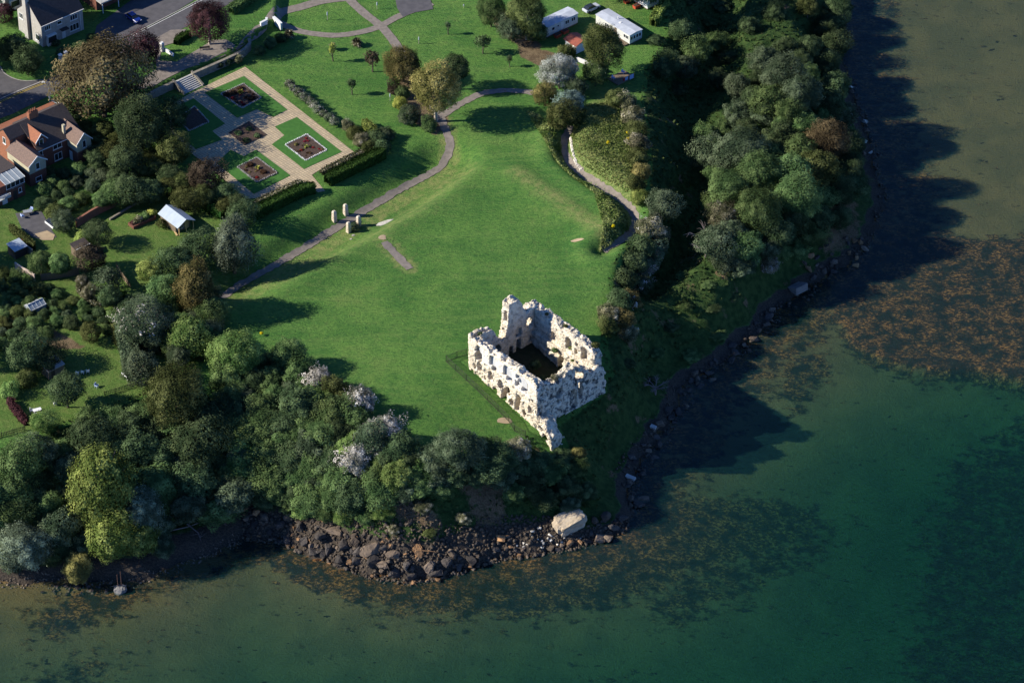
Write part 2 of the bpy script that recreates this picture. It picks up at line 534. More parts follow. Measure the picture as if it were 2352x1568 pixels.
t = NT("ground_cover")
pos0 = t.coords("Position")
pos = t.mapping(pos0, rot=(.55, .4, .2))
def aniso(t, scale, rot=(0, 0, 0), loc=(0, 0, 0)):
    return t.mapping(t.mapping(pos0, scale=scale, rot=rot, loc=loc), rot=(.55, .4, .2))
n_big = t.noise(pos, 0.09, 6, 0.68)
n_mid = t.noise(pos, 0.7, 5, 0.65)
n_fine = t.noise(pos, 3.2, 5, 0.7)
n_tex = t.noise(aniso(t, (1.0, 2.2, 1.0), (0, 0, 0.9)), 1.1, 6, 0.72)
grass = t.mix(t.ramp(n_big, .35, .65), (.066, .165, .034), (.118, .235, .048))
n_mow = t.noise(aniso(t, (.06, .55, 1), (0, 0, -.62)), 1.0, 4, .6)
grass = t.mix(t.math('MULTIPLY', t.ramp(n_mow, .45, .68), .5), grass, (.15, .25, .06))
grass = t.mix(t.math('MULTIPLY', t.ramp(t.noise(pos, .045, 5, .7), .54, .70), .5), grass, (.17, .225, .065))
grass = t.mix(t.math('MULTIPLY', t.ramp(n_tex, .40, .66), .6), grass, (.022, .078, .024))
grass = t.mix(t.math('MULTIPLY', t.ramp(n_mid, .52, .72), .35), grass, (.145, .19, .06))
dryn = t.math('MULTIPLY', t.attr("dry"), t.ramp(n_mid, .25, .75))
grass = t.mix(dryn, grass, (.27, .27, .10))
gard = t.mix(t.ramp(n_mid, .3, .7), (.075, .14, .028), (.14, .18, .05))
grass = t.mix(t.math('MULTIPLY', t.attr("garden"), .75), grass, gard)
longc = t.mix(t.ramp(n_tex, .35, .65), (.085, .15, .035), (.24, .28, .095))
grass = t.mix(t.attr("longg"), grass, longc)
soil = t.mix(t.ramp(n_mid, .3, .7), (.12, .085, .05), (.20, .15, .09))
grass = t.mix(t.ramp(t.math('ADD', t.attr("soil"), t.math('MULTIPLY', t.math('SUBTRACT', n_mid, .5), .6)), .4, .7), grass, soil)
scrub = t.mix(t.ramp(n_mid, .35, .65), (.022, .050, .014), (.055, .095, .026))
earth = t.mix(t.ramp(n_fine, .35, .65), (.13, .085, .05), (.22, .155, .09))
scrub = t.mix(t.ramp(t.noise(pos, .22, 4, .6), .60, .70), scrub, earth)
scrub = t.mix(t.ramp(t.math('ADD', t.math('MULTIPLY', t.attr('earth'), .6), t.math('SUBTRACT', n_mid, .5)), .35, .6), scrub, earth)
slf = t.ramp(t.math('ADD', t.attr("slope"), t.math('MULTIPLY', t.math('SUBTRACT', n_mid, .5), .5)), .35, .65)
col = t.mix(slf, grass, scrub)
rockc = t.mix(t.ramp(n_fine, .3, .7), (.036, .031, .028), (.10, .08, .06))
btf = t.ramp(t.math('ADD', t.attr("beach"), t.math('MULTIPLY', t.math('SUBTRACT', n_mid, .5), .6)), .4, .62)
col = t.mix(btf, col, rockc)
sand = t.mix(t.ramp(t.noise(pos, .12, 3, .5), .35, .65), (.185, .124, .052), (.135, .097, .043))
weed_and_shade_c = t.mix(t.ramp(t.noise(aniso(t, (1, 1.4, 1)), 1.5, 6, .75), .45, .64), (.028, .018, .013), (.36, .165, .05))
weed_and_shade_c = t.mix(t.ramp(t.noise(pos, .35, 4, .6), .40, .60), weed_and_shade_c, (.018, .016, .013))
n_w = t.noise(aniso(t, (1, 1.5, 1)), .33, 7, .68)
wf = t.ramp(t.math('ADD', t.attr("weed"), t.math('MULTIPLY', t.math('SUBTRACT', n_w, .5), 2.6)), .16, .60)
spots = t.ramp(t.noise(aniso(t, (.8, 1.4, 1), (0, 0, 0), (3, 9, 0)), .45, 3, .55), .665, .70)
bed = t.mix(t.math('MAXIMUM', wf, spots), sand, weed_and_shade_c)
seaf = t.ramp(t.attr("sea"), .4, .6)
col = t.mix(seaf, col, bed)
hgt = t.math('ADD', t.math('MULTIPLY', n_tex, .5), t.math('MULTIPLY', n_fine, .35))
hgt = t.math('ADD', hgt, t.math('MULTIPLY', t.attr("weed"), n_w))
nrm = t.bump(hgt, 1.0, 0.8)
t.principled(col, .95, nrm, .1)
M['ground'] = t.m
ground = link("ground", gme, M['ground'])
tag(ground, "green headland lawn, scrubby cliff and seabed around the ruin", "ground", kind="structure")

# ------------------------------------------------------------------ water
t = NT("sea_water")
pos0 = t.coords("Position")
w1 = t.noise(aniso(t, (.16, .85, 1), (0, 0, .42)), 1.4, 4, .6, .3)
w2 = t.noise(aniso(t, (.5, 1.6, 1), (0, 0, .30)), 1.3, 3, .6)
hh = t.math('ADD', t.math('MULTIPLY', w1, 1.0), t.math('MULTIPLY', w2, .5))
nrm = t.bump(hh, 1.0, .9)
nrm_g = t.bump(hh, .5, .12)
tr = t.n("ShaderNodeBsdfTransparent")
tr.inputs[0].default_value = (.93, .97, .95, 1)
df = t.n("ShaderNodeBsdfDiffuse")
df.inputs[0].default_value = (.020, .100, .092, 1)
t.l(nrm, df.inputs["Normal"])
m1 = t.n("ShaderNodeMixShader")
m1.inputs[0].default_value = .14
t.l(tr.outputs[0], m1.inputs[1])
t.l(df.outputs[0], m1.inputs[2])
gl = t.n("ShaderNodeBsdfGlossy")
gl.inputs["Roughness"].default_value = .12
t.l(nrm_g, gl.inputs["Normal"])
lw = t.n("ShaderNodeLayerWeight")
lw.inputs[0].default_value = .5
t.l(nrm_g, lw.inputs["Normal"])
frs = t.math('ADD', t.math('MULTIPLY', t.math('POWER', lw.outputs["Facing"], 5.0), .98), .02)
m2 = t.n("ShaderNodeMixShader")
t.l(frs, m2.inputs[0])
t.l(m1.outputs[0], m2.inputs[1])
t.l(gl.outputs[0], m2.inputs[2])
t.l(m2.outputs[0], t.out.inputs[0])
va = t.n("ShaderNodeVolumeAbsorption")
va.inputs[0].default_value = (.02, .70, .64, 1)
va.inputs[1].default_value = .19
t.l(va.outputs[0], t.out.inputs[1])
M['water'] = t.m
wb = MB().box(-8900, 8900, -8900, 8900, -60, 0.0)
water = wb.build("sea_water", M['water'])
tag(water, "clear green shallow sea around the headland", "sea", kind="structure")
# ------------------------------------------------------------------ draped sheets: paths, roads, paving, beds
def resample(pts, step):
    P = [np.array(p, float) for p in pts]
    out = []
    n = len(P)
    for i in range(n - 1):
        p0, p1, p2, p3 = P[max(i - 1, 0)], P[i], P[i + 1], P[min(i + 2, n - 1)]
        k = max(1, int(np.linalg.norm(p2 - p1) / step))
        for j in range(k):
            s = j / k
            out.append(0.5 * ((2 * p1) + (p2 - p0) * s + (2 * p0 - 5 * p1 + 4 * p2 - p3) * s * s + (3 * p1 - p0 - 3 * p2 + p3) * s ** 3))
    out.append(P[-1])
    return np.array(out)

def world_line(pxs):
    return [ground_at(*p)[:2] for p in pxs]

def ribbon(name, pxs, width, mat, up=0.07, rag=0.2, pts=None, cross=5, step=0.7):
    P = resample(pts if pts is not None else world_line(pxs), step)
    T = np.gradient(P, axis=0)
    T /= np.linalg.norm(T, axis=1)[:, None] + 1e-9
    N = np.stack([-T[:, 1], T[:, 0]], -1)
    vs = []
    for k in range(cross):
        o = (k / (cross - 1) - 0.5) * width
        if k in (0, cross - 1):
            o = o + rag * (RNG.random(len(P)) - 0.5)[:, None] * 2
        vs.append(P + N * o)
    V = np.stack(vs, 1)
    Z = gz(V[..., 0], V[..., 1]) + up
    verts = np.concatenate([V, Z[..., None]], -1).reshape(-1, 3)
    n = len(P)
    idx = np.arange(n * cross).reshape(n, cross)
    f = np.stack([idx[:-1, :-1], idx[1:, :-1], idx[1:, 1:], idx[:-1, 1:]], -1).reshape(-1, 4)
    return link(name, np_mesh(name, verts, f[:, ::-1], True), mat)

def sheet(name, poly, mat, up=0.05, cell=1.8, z=None):
    """drape a world-space polygon over the ground"""
    bm = bmesh.new()
    vs = [bm.verts.new((p[0], p[1], 0)) for p in poly]
    bm.faces.new(vs)
    bmesh.ops.triangulate(bm, faces=bm.faces[:])
    xs = [p[0] for p in poly]
    ys = [p[1] for p in poly]
    for lo, hi, ax in ((min(xs), max(xs), 0), (min(ys), max(ys), 1)):
        v = lo + cell
        while v < hi:
            co = (v, 0, 0) if ax == 0 else (0, v, 0)
            no = (1, 0, 0) if ax == 0 else (0, 1, 0)
            bmesh.ops.bisect_plane(bm, geom=bm.verts[:] + bm.edges[:] + bm.faces[:], plane_co=co, plane_no=no)
            v += cell
    for v in bm.verts:
        v.co.z = (float(gz(v.co.x, v.co.y)) if z is None else z) + up
    bmesh.ops.recalc_face_normals(bm, faces=bm.faces)
    if sum(f.normal.z for f in bm.faces) < 0:
        bmesh.ops.reverse_faces(bm, faces=bm.faces)
    me = bpy.data.meshes.new(name)
    bm.to_mesh(me)
    bm.free()
    return link(name, me, mat)

M['tarmac'] = simple("path_tarmac", (.235, .20, .17), (.165, .143, .122), 1.2, .9, .3, .03, vec="Object")
M['dark_tarmac'] = simple("road_tarmac", (.10, .095, .10), (.075, .072, .078), .8, .9, .2, .02)
M['kerb'] = simple("kerb_stone", (.38, .36, .33), (.28, .27, .25), 2, .85)
M['yellow'] = simple("yellow_line_paint", (.55, .40, .06), (.42, .31, .05), 3, .8)
M['whitepaint'] = simple("white_paint", (.78, .77, .74), (.68, .67, .64), 3, .6)
M['soil'] = simple("bed_soil", (.085, .055, .04), (.045, .03, .024), 2.5, .95, .8, .1)
M['lawn_cut'] = simple("bed_lawn", (.036, .12, .018), (.05, .15, .024), 1.4, .95, .5, .1)
M['sandpatch'] = simple("bare_sand", (.42, .32, .20), (.33, .25, .16), 1.0, .95, .4, .05)
t = NT("paving_flags")
v = t.mapping(t.coords("Object"), scale=(1, 1, 1), rot=(0, 0, -0.708))
br = t.n("ShaderNodeTexBrick")
t.l(v, br.inputs[0])
br.offset = 0.0
br.inputs["Color1"].default_value = (.52, .41, .26, 1)
br.inputs["Color2"].default_value = (.42, .33, .21, 1)
br.inputs["Mortar"].default_value = (.20, .17, .12, 1)
br.inputs["Scale"].default_value = 1.0
br.inputs["Mortar Size"].default_value = .05
br.inputs["Brick Width"].default_value = .62
br.inputs["Row Height"].default_value = .62
nn = t.noise(t.coords("Object"), .7, 5, .65)
col = t.mix(t.math('MULTIPLY', t.ramp(nn, .4, .7), .45), br.outputs[0], (.26, .22, .16))
t.principled(col, .9, t.bump(br.outputs["Fac"], -.3, .02))
M['paving'] = t.m

def struct(o):
    return tag(o, kind="structure")

struct(ribbon("footpath", MAIN_PATH_PX, 1.75, M['tarmac']))
struct(ribbon("footpath", CLIFFPATH_PX, 1.5, M['tarmac']))
struct(ribbon("footpath", [(882, 556), (912, 588), (941, 618)], 1.75, M['tarmac'], rag=.2))
struct(ribbon("footpath", [(622, 45), (645, 30), (690, 17), (735, 4), (775, -2), (815, -6), (850, -20)], 2.6, M['tarmac'], rag=.05))
struct(ribbon("footpath", [(636, 42), (660, 62), (700, 75), (763, 82), (815, 77), (866, 64), (912, 40), (950, 24), (992, 8)], 1.9, M['tarmac'], up=.075, rag=.05))
struct(ribbon("footpath", [(790, -20), (808, 5), (840, 34), (876, 62), (900, 90), (918, 116), (935, 140)], 2.1, M['tarmac'], up=.08, rag=.05))
struct(ribbon("footpath", [(1010, 268), (1040, 250), (1070, 232), (1110, 215), (1170, 208), (1225, 214)], 1.8, M['tarmac'], up=.075))
struct(sheet("parking_tarmac", world_line([(906, -12), (985, -14), (995, 22), (950, 30), (925, 40), (912, 20)]), M['dark_tarmac'], .085))
# roads by the houses (upper left)
struct(sheet("road", world_line([(-120, 330), (-40, 300), (30, 262), (110, 222), (200, 175), (290, 128), (360, 96), (440, 56), (560, -8), (600, -60), (480, -60), (470, -6), (380, 44), (300, 82), (200, 134), (104, 186), (10, 232), (-120, 290)]), M['dark_tarmac'], .06))
struct(sheet("side_road", world_line([(-120, 150), (0, 155), (12, 170), (35, 182), (60, 187), (103, 186), (10, 231), (-120, 289)]), M['dark_tarmac'], .065))
struct(sheet("forecourt_tarmac", world_line([(205, 130), (222, 60), (330, -20), (470, -20), (465, -10), (378, 42), (300, 80)]), M['dark_tarmac'], .07))
struct(sheet("footpath", world_line([(352, 92), (392, 70), (428, 68), (404, 98), (372, 108), (366, 140), (405, 143), (455, 114), (490, 92), (520, 92), (545, 108), (560, 88), (585, 62), (618, 46), (612, 70), (585, 92), (540, 122), (470, 147), (430, 158), (385, 180), (345, 205), (310, 205), (340, 172), (360, 160)]), M['tarmac'], .09))
struct(ribbon("kerb_strip", [(-60, 262), (0, 229), (52, 206), (105, 185)], .3, M['kerb'], up=.13, rag=0))
struct(ribbon("yellow_line", [(-60, 267), (0, 234), (52, 210), (105, 189)], .13, M['yellow'], up=.10, rag=0, cross=2))
struct(ribbon("yellow_line", [(-60, 270), (0, 237), (52, 213), (105, 192)], .13, M['yellow'], up=.10, rag=0, cross=2))
struct(ribbon("kerb_strip", [(0, 153), (10, 169), (33, 182), (60, 187), (103, 184)], .25, M['kerb'], up=.14, rag=0))
struct(ribbon("kerb_strip", [(296, 84), (380, 41), (470, -6), (520, -34)], .22, M['kerb'], up=.13, rag=0))
struct(ribbon("white_line", [(304, 84), (388, 41), (478, -6), (528, -34)], .14, M['whitepaint'], up=.11, rag=0, cross=2))

# paved rose garden
PAVE_PX = [(563, 154), (813, 350), (738, 388), (716, 402), (747, 439), (731, 442), (692, 420), (588, 455), (562, 457), (497, 397), (445, 357), (395, 305), (380, 248), (440, 214)]
struct(sheet("garden_paving", px_poly(PAVE_PX), M['paving'], .06))
struct(sheet("garden_bed_lawn", px_poly([(682, 270), (785, 350), (698, 389), (624, 333), (653, 312), (631, 292)]), M['lawn_cut'], .12))
struct(sheet("garden_bed_lawn", px_poly([(560, 176), (660, 253), (627, 270), (590, 252), (545, 272), (470, 214)]), M['lawn_cut'], .12))
struct(sheet("garden_bed_lawn", px_poly([(588, 345), (667, 403), (583, 446), (497, 375), (530, 345), (560, 360)]), M['lawn_cut'], .12))
struct(sheet("garden_bed_lawn", px_poly([(445, 227), (517, 285), (488, 302), (510, 322), (450, 344), (400, 300), (395, 250)]), M['lawn_cut'], .12))
BEDS = [("red and bronze flower bed edged with white stones nearest the rose bushes", [(705, 310), (751, 346), (702, 370), (655, 334)], 'white'),
        ("dark red flower bed with a yellow spiky plant, closest to the garden steps", [(560, 194), (600, 226), (556, 250), (507, 217)], 'grey'),
        ("flower bed with a spiky plant at the lower corner of the paved garden", [(590, 363), (637, 398), (590, 420), (545, 385)], 'grey'),
        ("bare shaded flower bed beneath the trees beside the paved garden", [(447, 246), (480, 282), (435, 302), (405, 275)], 'grey'),
        ("dark square bed at the crossing of the paved garden paths", [(572, 280), (613, 311), (562, 335), (525, 306)], None)]
bed_objs = []
for lab, pts, edge in BEDS:
    P = px_poly(pts)
    root = empty("flower_bed", (P[0][0], P[0][1], 14.1), label=lab, cat="flower bed")
    so = sheet("soil", [(p[0] - P[0][0], p[1] - P[0][1]) for p in P], M['soil'], 0, 50, z=.08)
    so.parent = root
    if edge:
        mb = MB()
        for i in range(4):
            a, b = np.array(P[i]), np.array(P[(i + 1) % 4])
            L = np.linalg.norm(b - a)
            n = int(L / .42)
            for k in range(n):
                c = a + (b - a) * (k + .5) / n - np.array(P[0]) + RNG.normal(0, .03, 2)
                w = .13 + .06 * random.random()
                mb.frustum(c[0], c[1], .02, .2 + .08 * random.random(), w, w, w * .6, w * .6)
        mb.build("stone_edging", M['whitepaint'] if edge == 'white' else M['kerb'], root)
    bed_objs.append((root, P))

# ------------------------------------------------------------------ castle ruin
def rock_mat(name, c1, c2, c3, dark, voro_s=2.2):
    t = NT(name)
    o = t.coords("Object")
    cell = t.voro(t.mapping(o, scale=(1, 1, 1.5)), voro_s, out="Color")
    sep = t.n("ShaderNodeSeparateColor")
    t.l(cell, sep.inputs[0])
    n1 = t.noise(o, .55, 5, .65)
    n2 = t.noise(o, 3.5, 5, .7)
    col = t.mix(t.ramp(n1, .35, .65), c1, c2)
    col = t.mix(t.math('MULTIPLY', sep.outputs[0], .55), col, c3)
    col = t.mix(t.math('MULTIPLY', t.attr("ashlar"), .85), col, t.mix(t.ramp(n2, .3, .7), (.78, .75, .70), (.64, .60, .53)))
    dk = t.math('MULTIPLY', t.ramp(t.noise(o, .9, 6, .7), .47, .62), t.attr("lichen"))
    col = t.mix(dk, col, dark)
    edge = t.voro(t.mapping(o, scale=(1, 1, 1.5)), voro_s, 'F1')
    holes = t.ramp(t.noise(o, 1.7, 6, .75), .60, .68)
    col = t.mix(t.math('MULTIPLY', holes, .32), col, (.24, .19, .14))
    h = t.math('ADD', t.math('MULTIPLY', n2, .7), t.math('MULTIPLY', edge, -.6))
    h = t.math('ADD', h, t.math('MULTIPLY', holes, -.5))
    t.principled(col, .92, t.bump(h, .9, .2), .15)
    return t.m
M['limestone'] = rock_mat("weathered_limestone", (.72, .63, .48), (.56, .46, .33), (.80, .745, .64), (.10, .11, .11))
M['blocking'] = simple("pale_infill", (.50, .50, .49), (.42, .42, .42), 1.2, .9, .3, .03)

VX = 0.2
u = np.arange(-0.5, 25.75, VX) + VX / 2
v = np.arange(-0.75, 18.25, VX) + VX / 2
w = np.arange(-7.5, 13.5, VX) + VX / 2
U3, V3, W3 = np.meshgrid(u, v, w, indexing='ij')
def n2d(a, b, s, seed, o=3):
    return vnoise(a, b, s, seed, o)
def pw(x, xs, ys):
    return np.interp(x, xs, ys)
rag_uv = (n2d(U3, V3, .9, 71, 3) - .5)
er = n2d(U3 + V3, W3, .9, 51, 3)            # face erosion
er2 = n2d(U3 * 1.0 - V3 * .7, W3, 1.7, 57, 2)
occ = np.zeros(U3.shape, bool)
part = np.zeros(U3.shape, np.int8)
# SW wall (0)
lowskin = np.where(W3 < 4.4 - .06 * U3, .10 + .5 * np.clip(er - .35, 0, 1), .0)
topSW = pw(U3, [0, 1.5, 3, 8, 14, 18.5, 20], [8.1, 8.3, 8.1, 8.0, 8.2, 8.1, 7.5]) + 1.5 * rag_uv - .7 * sstep(1.2, 2.4, V3) * (n2d(U3, V3, .5, 61, 2))
sw = (V3 > lowskin) & (V3 < 1.9) & (U3 > .05 + .3 * np.clip(er - .5, 0, 1)) & (U3 < 20 - .3 * er) & (W3 < topSW)
# NW wall (1)
topNW = pw(V3, [0, 1, 4.6, 5.6, 6.2, 7.6, 8.3, 8.7, 10.9, 11.6, 12.4, 13.4, 14.2, 17], [8.2, 8.5, 8.2, 6.2, 4.6, 4.4, 7.0, 12.1, 12.4, 11.8, 9.6, 8.2, 8.7, 8.5]) + 1.5 * rag_uv
nw = (U3 > .15 * er) & (U3 < 2.2 - .25 * np.clip(er2 - .5, 0, 1)) & (V3 > .05) & (V3 < 17) & (W3 < topNW)
# NE wall (2)
topNE = pw(U3, [0, 3, 9, 15, 18.5, 20], [8.5, 8.3, 8.0, 7.9, 7.6, 6.4]) + 1.4 * rag_uv
thick = np.where(W3 < 3.3, 14.4, 15.1)
ne = (V3 > thick - .2 + .35 * np.clip(er, 0, 1)) & (V3 < 17.1 - .2 * er2) & (U3 > .1) & (U3 < 19.7 - .5 * er) & (W3 < topNE)
# SE wall (3)
topSE = pw(V3, [0, 1, 3, 5.2, 7, 9.2, 9.6, 9.7, 10.3, 10.4, 12, 15, 17, 17.6], [8.0, 7.6, 6.6, 5.9, 6.6, 7.6, 7.4, 2.4, 2.4, 6.5, 5.4, 4.6, 3.9, 2.0]) + 1.6 * rag_uv
se = (U3 > 18.2) & (U3 < 20.2 - .7 * np.clip(er - .3, 0, 1) - .25 * np.clip(er2 - .5, 0, 1)) & (V3 > .05) & (V3 < 17.7 - .6 * er) & (W3 < topSE)
# broken stub past the south corner (4)
topST = pw(U3, [19.5, 20, 21.4, 22.2, 23, 24.2, 25], [1.2, .4, -.2, -.6, -1.6, -2.7, -5.5]) + 2.2 * rag_uv + .6 * sstep(2, .6, V3)
st = (U3 >= 19.5) & (U3 < 24.7 - .9 * er) & (V3 > -.15 + .5 * np.clip(er - .3, 0, 1)) & (V3 < 3.1 - 1.1 * np.clip(er - .2, 0, 1)) & (W3 < topST)
for k, m in ((4, st), (3, se), (2, ne), (1, nw), (0, sw)):
    occ |= m
    part[m] = k
def carve(mask):
    occ[mask] = False
def arch(c, width, z0, z1, a):
    r = width / 2
    zs = z1 - r
    return (np.abs(a - c) < r) & (W3 > z0) & ((W3 < zs) | ((a - c) ** 2 + (W3 - zs) ** 2 < r * r))
ARCHES = [3.2, 7.2, 11.3, 15.4]
for i, c in enumerate(ARCHES):
    carve(arch(c, 1.95, 4.75 if i else 4.2, 7.35, U3) & (V3 < (.8 if i else 1.7)))
carve(((U3 - 2.9) ** 2 + (W3 - 4.4) ** 2 < .9) & (V3 < 1.7))
for c, z, r in ((3.3, 2.3, .95), (6.4, 1.9, .85), (9.2, 1.6, .9), (11.6, 1.3, .95), (14.5, 1.1, 1.0), (17.9, .7, .95),
                (1.9, 1.8, .6), (4.9, .5, .5), (7.7, -.6, .75), (12.6, -.8, .8), (16.1, -1.2, .8), (1.2, .2, .4), (18.6, 3.3, .35), (9.4, 3.6, .25), (13.2, 3.4, .25), (5.3, 3.9, .25), (2.1, 5.8, .3)):
    rr = r * (.75 + .6 * er2)
    carve(((U3 - c) ** 2 * 1.7 + (W3 - z) ** 2 * .8 < rr ** 2) & (V3 < .85 + .4 * er))
# NW wall inside: recesses, doorway, ragged hole, tower window
carve((np.abs(V3 - 11) < .85) & (W3 > 3.6) & (W3 < 5.6) & (U3 > 1.3))
carve((np.abs(V3 - 11) < .55) & (W3 > -.6) & (W3 < 2.9) & (U3 > .9))
carve((np.abs(V3 - 9.2) < .5) & (W3 > -.4) & (W3 < 2.2) & (U3 > 1.0))
carve(((V3 - 14) ** 2 + ((W3 - 5.2) / 1.6) ** 2 < .75 * (.6 + er)))
carve(((V3 - 14.4) ** 2 + ((W3 - 1.6) / 1.4) ** 2 < .16))
carve(((V3 - 5.7) ** 2 + ((W3 - 3.0) / 1.3) ** 2 < .8) & (U3 > .6))
carve((np.abs(U3 - 1.25) < .38) & (W3 > 8.0) & (W3 < 10.4) & (V3 < 9.6))
carve((np.abs(U3 - 1.1) < .3) & (W3 > 5.9) & (W3 < 6.6) & (V3 < 9.2) & (V3 > 7.7))
# NE wall inside windows
for c, wd, z0, z1, dp in ((12.0, 1.8, 3.9, 7.0, 16.3), (16.4, 1.9, 3.9, 7.2, 16.2), (14.1, .9, 4.2, 5.6, 16.0), (14.3, .7, 6.2, 7.2, 15.6), (7.6, 1.2, 3.8, 5.8, 15.6)):
    carve(arch(c, wd, z0, z1, U3) & (V3 < dp))
carve(arch(10.4, 1.6, -1.4, 1.9, U3) & (V3 < 16.2))
carve(arch(14.2, 1.2, -1.8, 1.0, U3) & (V3 < 15.6))
# SE face: blocked doorway, gouges
carve((np.abs(V3 - 9.3) < 1.0) & (W3 > -2.4) & (W3 < .9) & (U3 > 19.3))
for c, z, r in ((3.6, 3.2, .55), (5.4, 1.1, .4), (1.3, 4.9, .45), (12.8, 2.2, .5)):
    carve(((V3 - c) ** 2 + (W3 - z) ** 2 < r * r) & (U3 > 19.2))
carve(((U3 - 21.2) ** 2 + (W3 + 1.7) ** 2 < .5) & (V3 < 1.0))
carve(((U3 - 22.4) ** 2 + (W3 + 3.2) ** 2 < .6) & (V3 < .8))
# loose crumbling along exposed faces
occ &= ~((hash2((U3 * 9.7 + V3 * 3.1).astype(np.int64), (W3 * 7.3 - V3 * 5.3).astype(np.int64), 5) > .985) & (er > .5))

castle = empty("castle_ruin", (CW[0], CW[1], CZ0), math.atan2(CA[1], CA[0]),
               "roofless pale limestone castle ruin with ragged walls at the cliff edge", "castle ruin")
def voxel_part(pid, name, label=None):
    nu, nv, nw_ = occ.shape
    pad = np.zeros((nu + 2, nv + 2, nw_ + 2), bool)
    pad[1:-1, 1:-1, 1:-1] = occ
    sel = occ & (part == pid)
    quads = []
    def cid(i, j, k):
        return (i * (nv + 1) + j) * (nw_ + 1) + k
    dirs = [((1, 0, 0), [(1, 0, 0), (1, 1, 0), (1, 1, 1), (1, 0, 1)]), ((-1, 0, 0), [(0, 0, 0), (0, 0, 1), (0, 1, 1), (0, 1, 0)]),
            ((0, 1, 0), [(0, 1, 0), (0, 1, 1), (1, 1, 1), (1, 1, 0)]), ((0, -1, 0), [(0, 0, 0), (1, 0, 0), (1, 0, 1), (0, 0, 1)]),
            ((0, 0, 1), [(0, 0, 1), (1, 0, 1), (1, 1, 1), (0, 1, 1)]), ((0, 0, -1), [(0, 0, 0), (0, 1, 0), (1, 1, 0), (1, 0, 0)])]
    for d, cs in dirs:
        nb = pad[1 + d[0]:nu + 1 + d[0], 1 + d[1]:nv + 1 + d[1], 1 + d[2]:nw_ + 1 + d[2]]
        i, j, k = np.nonzero(sel & ~nb)
        quads.append(np.stack([cid(i + c[0], j + c[1], k + c[2]) for c in cs], -1))
    q = np.concatenate(quads)
    ids, inv = np.unique(q.ravel(), return_inverse=True)
    f = inv.reshape(-1, 4)
    k = ids % (nw_ + 1)
    j = (ids // (nw_ + 1)) % (nv + 1)
    i = ids // ((nw_ + 1) * (nv + 1))
    P = np.stack([u[0] - VX / 2 + i * VX, v[0] - VX / 2 + j * VX, w[0] - VX / 2 + k * VX], -1).astype(float)
    P0 = P.copy()
    for it in range(1):
        acc = np.zeros_like(P)
        cnt = np.zeros(len(P))
        for a in range(4):
            for b in (f[:, (a + 1) % 4], f[:, (a + 3) % 4]):
                np.add.at(acc, f[:, a], P[b])
                np.add.at(cnt, f[:, a], 1)
        P = P * .5 + .5 * acc / cnt[:, None]
    ash = ((P0[:, 2] > 4.5 - .06 * P0[:, 0]) & (P0[:, 2] < 7.5) & (P0[:, 1] < 1.4) & (P0[:, 0] > 3.5) & (P0[:, 0] < 20)).astype(float)
    ash *= sstep(.72, .55, n2d(P0[:, 0], P0[:, 2], .6, 91, 3)) * .9 + .1
    amp = np.where(ash > .5, .02, .17)[:, None]
    J = np.stack([hash2(ids, ids * 0 + s, 17 + s) - .5 for s in range(3)], -1)
    P = P + J * amp
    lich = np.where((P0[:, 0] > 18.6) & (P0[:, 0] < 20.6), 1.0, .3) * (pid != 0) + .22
    me = np_mesh(name, P, f, False, dict(ashlar=ash, lichen=lich))
    o = link(name, me, M['limestone'], castle)
    if label: o["label"] = label
    return o
voxel_part(0, "wall", "long sunlit wall with four blocked arched windows over a row of robbed-out holes")
voxel_part(1, "wall", "back wall rising to a narrow broken turret beside a deep gap")
voxel_part(2, "wall", "wall with deep window recesses facing into the ruin")
voxel_part(3, "wall", "shaded lichen-streaked wall above the cliff, split by a narrow slot")
voxel_part(4, "broken_buttress", "crumbled stub running past the wall corner towards the cliff")
for i, c in enumerate(ARCHES):
    mb = MB()
    r = 1.15
    z0, z1 = 4.6, 7.35
    poly = [(c - r, z0), (c + r, z0), (c + r, z1 - r)] + [(c + r * math.cos(a), z1 - r + r * math.sin(a)) for a in np.linspace(.2, math.pi - .2, 9)] + [(c - r, z1 - r)]
    if i == 0:
        poly = [(c - .2, z0 + .9), (c + r, z0 + .4), (c + r, z1 - r), (c + .7, z1 - .4), (c - .1, z1 - .2), (c - .6, z1 - 1.0)]
    mb.prism(poly, 1, .62, .9)
    mb.build("window_infill", M['blocking'], castle)
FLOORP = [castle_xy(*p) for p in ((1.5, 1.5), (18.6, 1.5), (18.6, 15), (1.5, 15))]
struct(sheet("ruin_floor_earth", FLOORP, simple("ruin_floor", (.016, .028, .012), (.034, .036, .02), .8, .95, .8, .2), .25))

# fence round the ruin
def cpx(cx, cy):
    return 989.4 + cx * .2404, 659.6 + cy * .2404
M['iron'] = simple("fence_iron", (.035, .05, .035), (.06, .06, .04), 3, .7)
t = NT("fence_mesh")
tr = t.n("ShaderNodeBsdfTransparent")
df = t.n("ShaderNodeBsdfDiffuse")
df.inputs[0].default_value = (.05, .065, .04, 1)
mx = t.n("ShaderNodeMixShader")
mx.inputs[0].default_value = .32
t.l(tr.outputs[0], mx.inputs[1]); t.l(df.outputs[0], mx.inputs[2]); t.l(mx.outputs[0], t.out.inputs[0])
M['mesh'] = t.m
FP = [(345, 645), (250, 672), (147, 712), (237, 795), (340, 890), (443, 985), (545, 1085), (645, 1185), (745, 1282), (800, 1375), (905, 1430)]
fpts = [ground_at(*cpx(*p)) for p in FP]
fence = empty("wire_fence", fpts[2], 0, "low green wire mesh fence on posts running along the sunlit castle wall", "fence")
o0 = np.array(fpts[2])
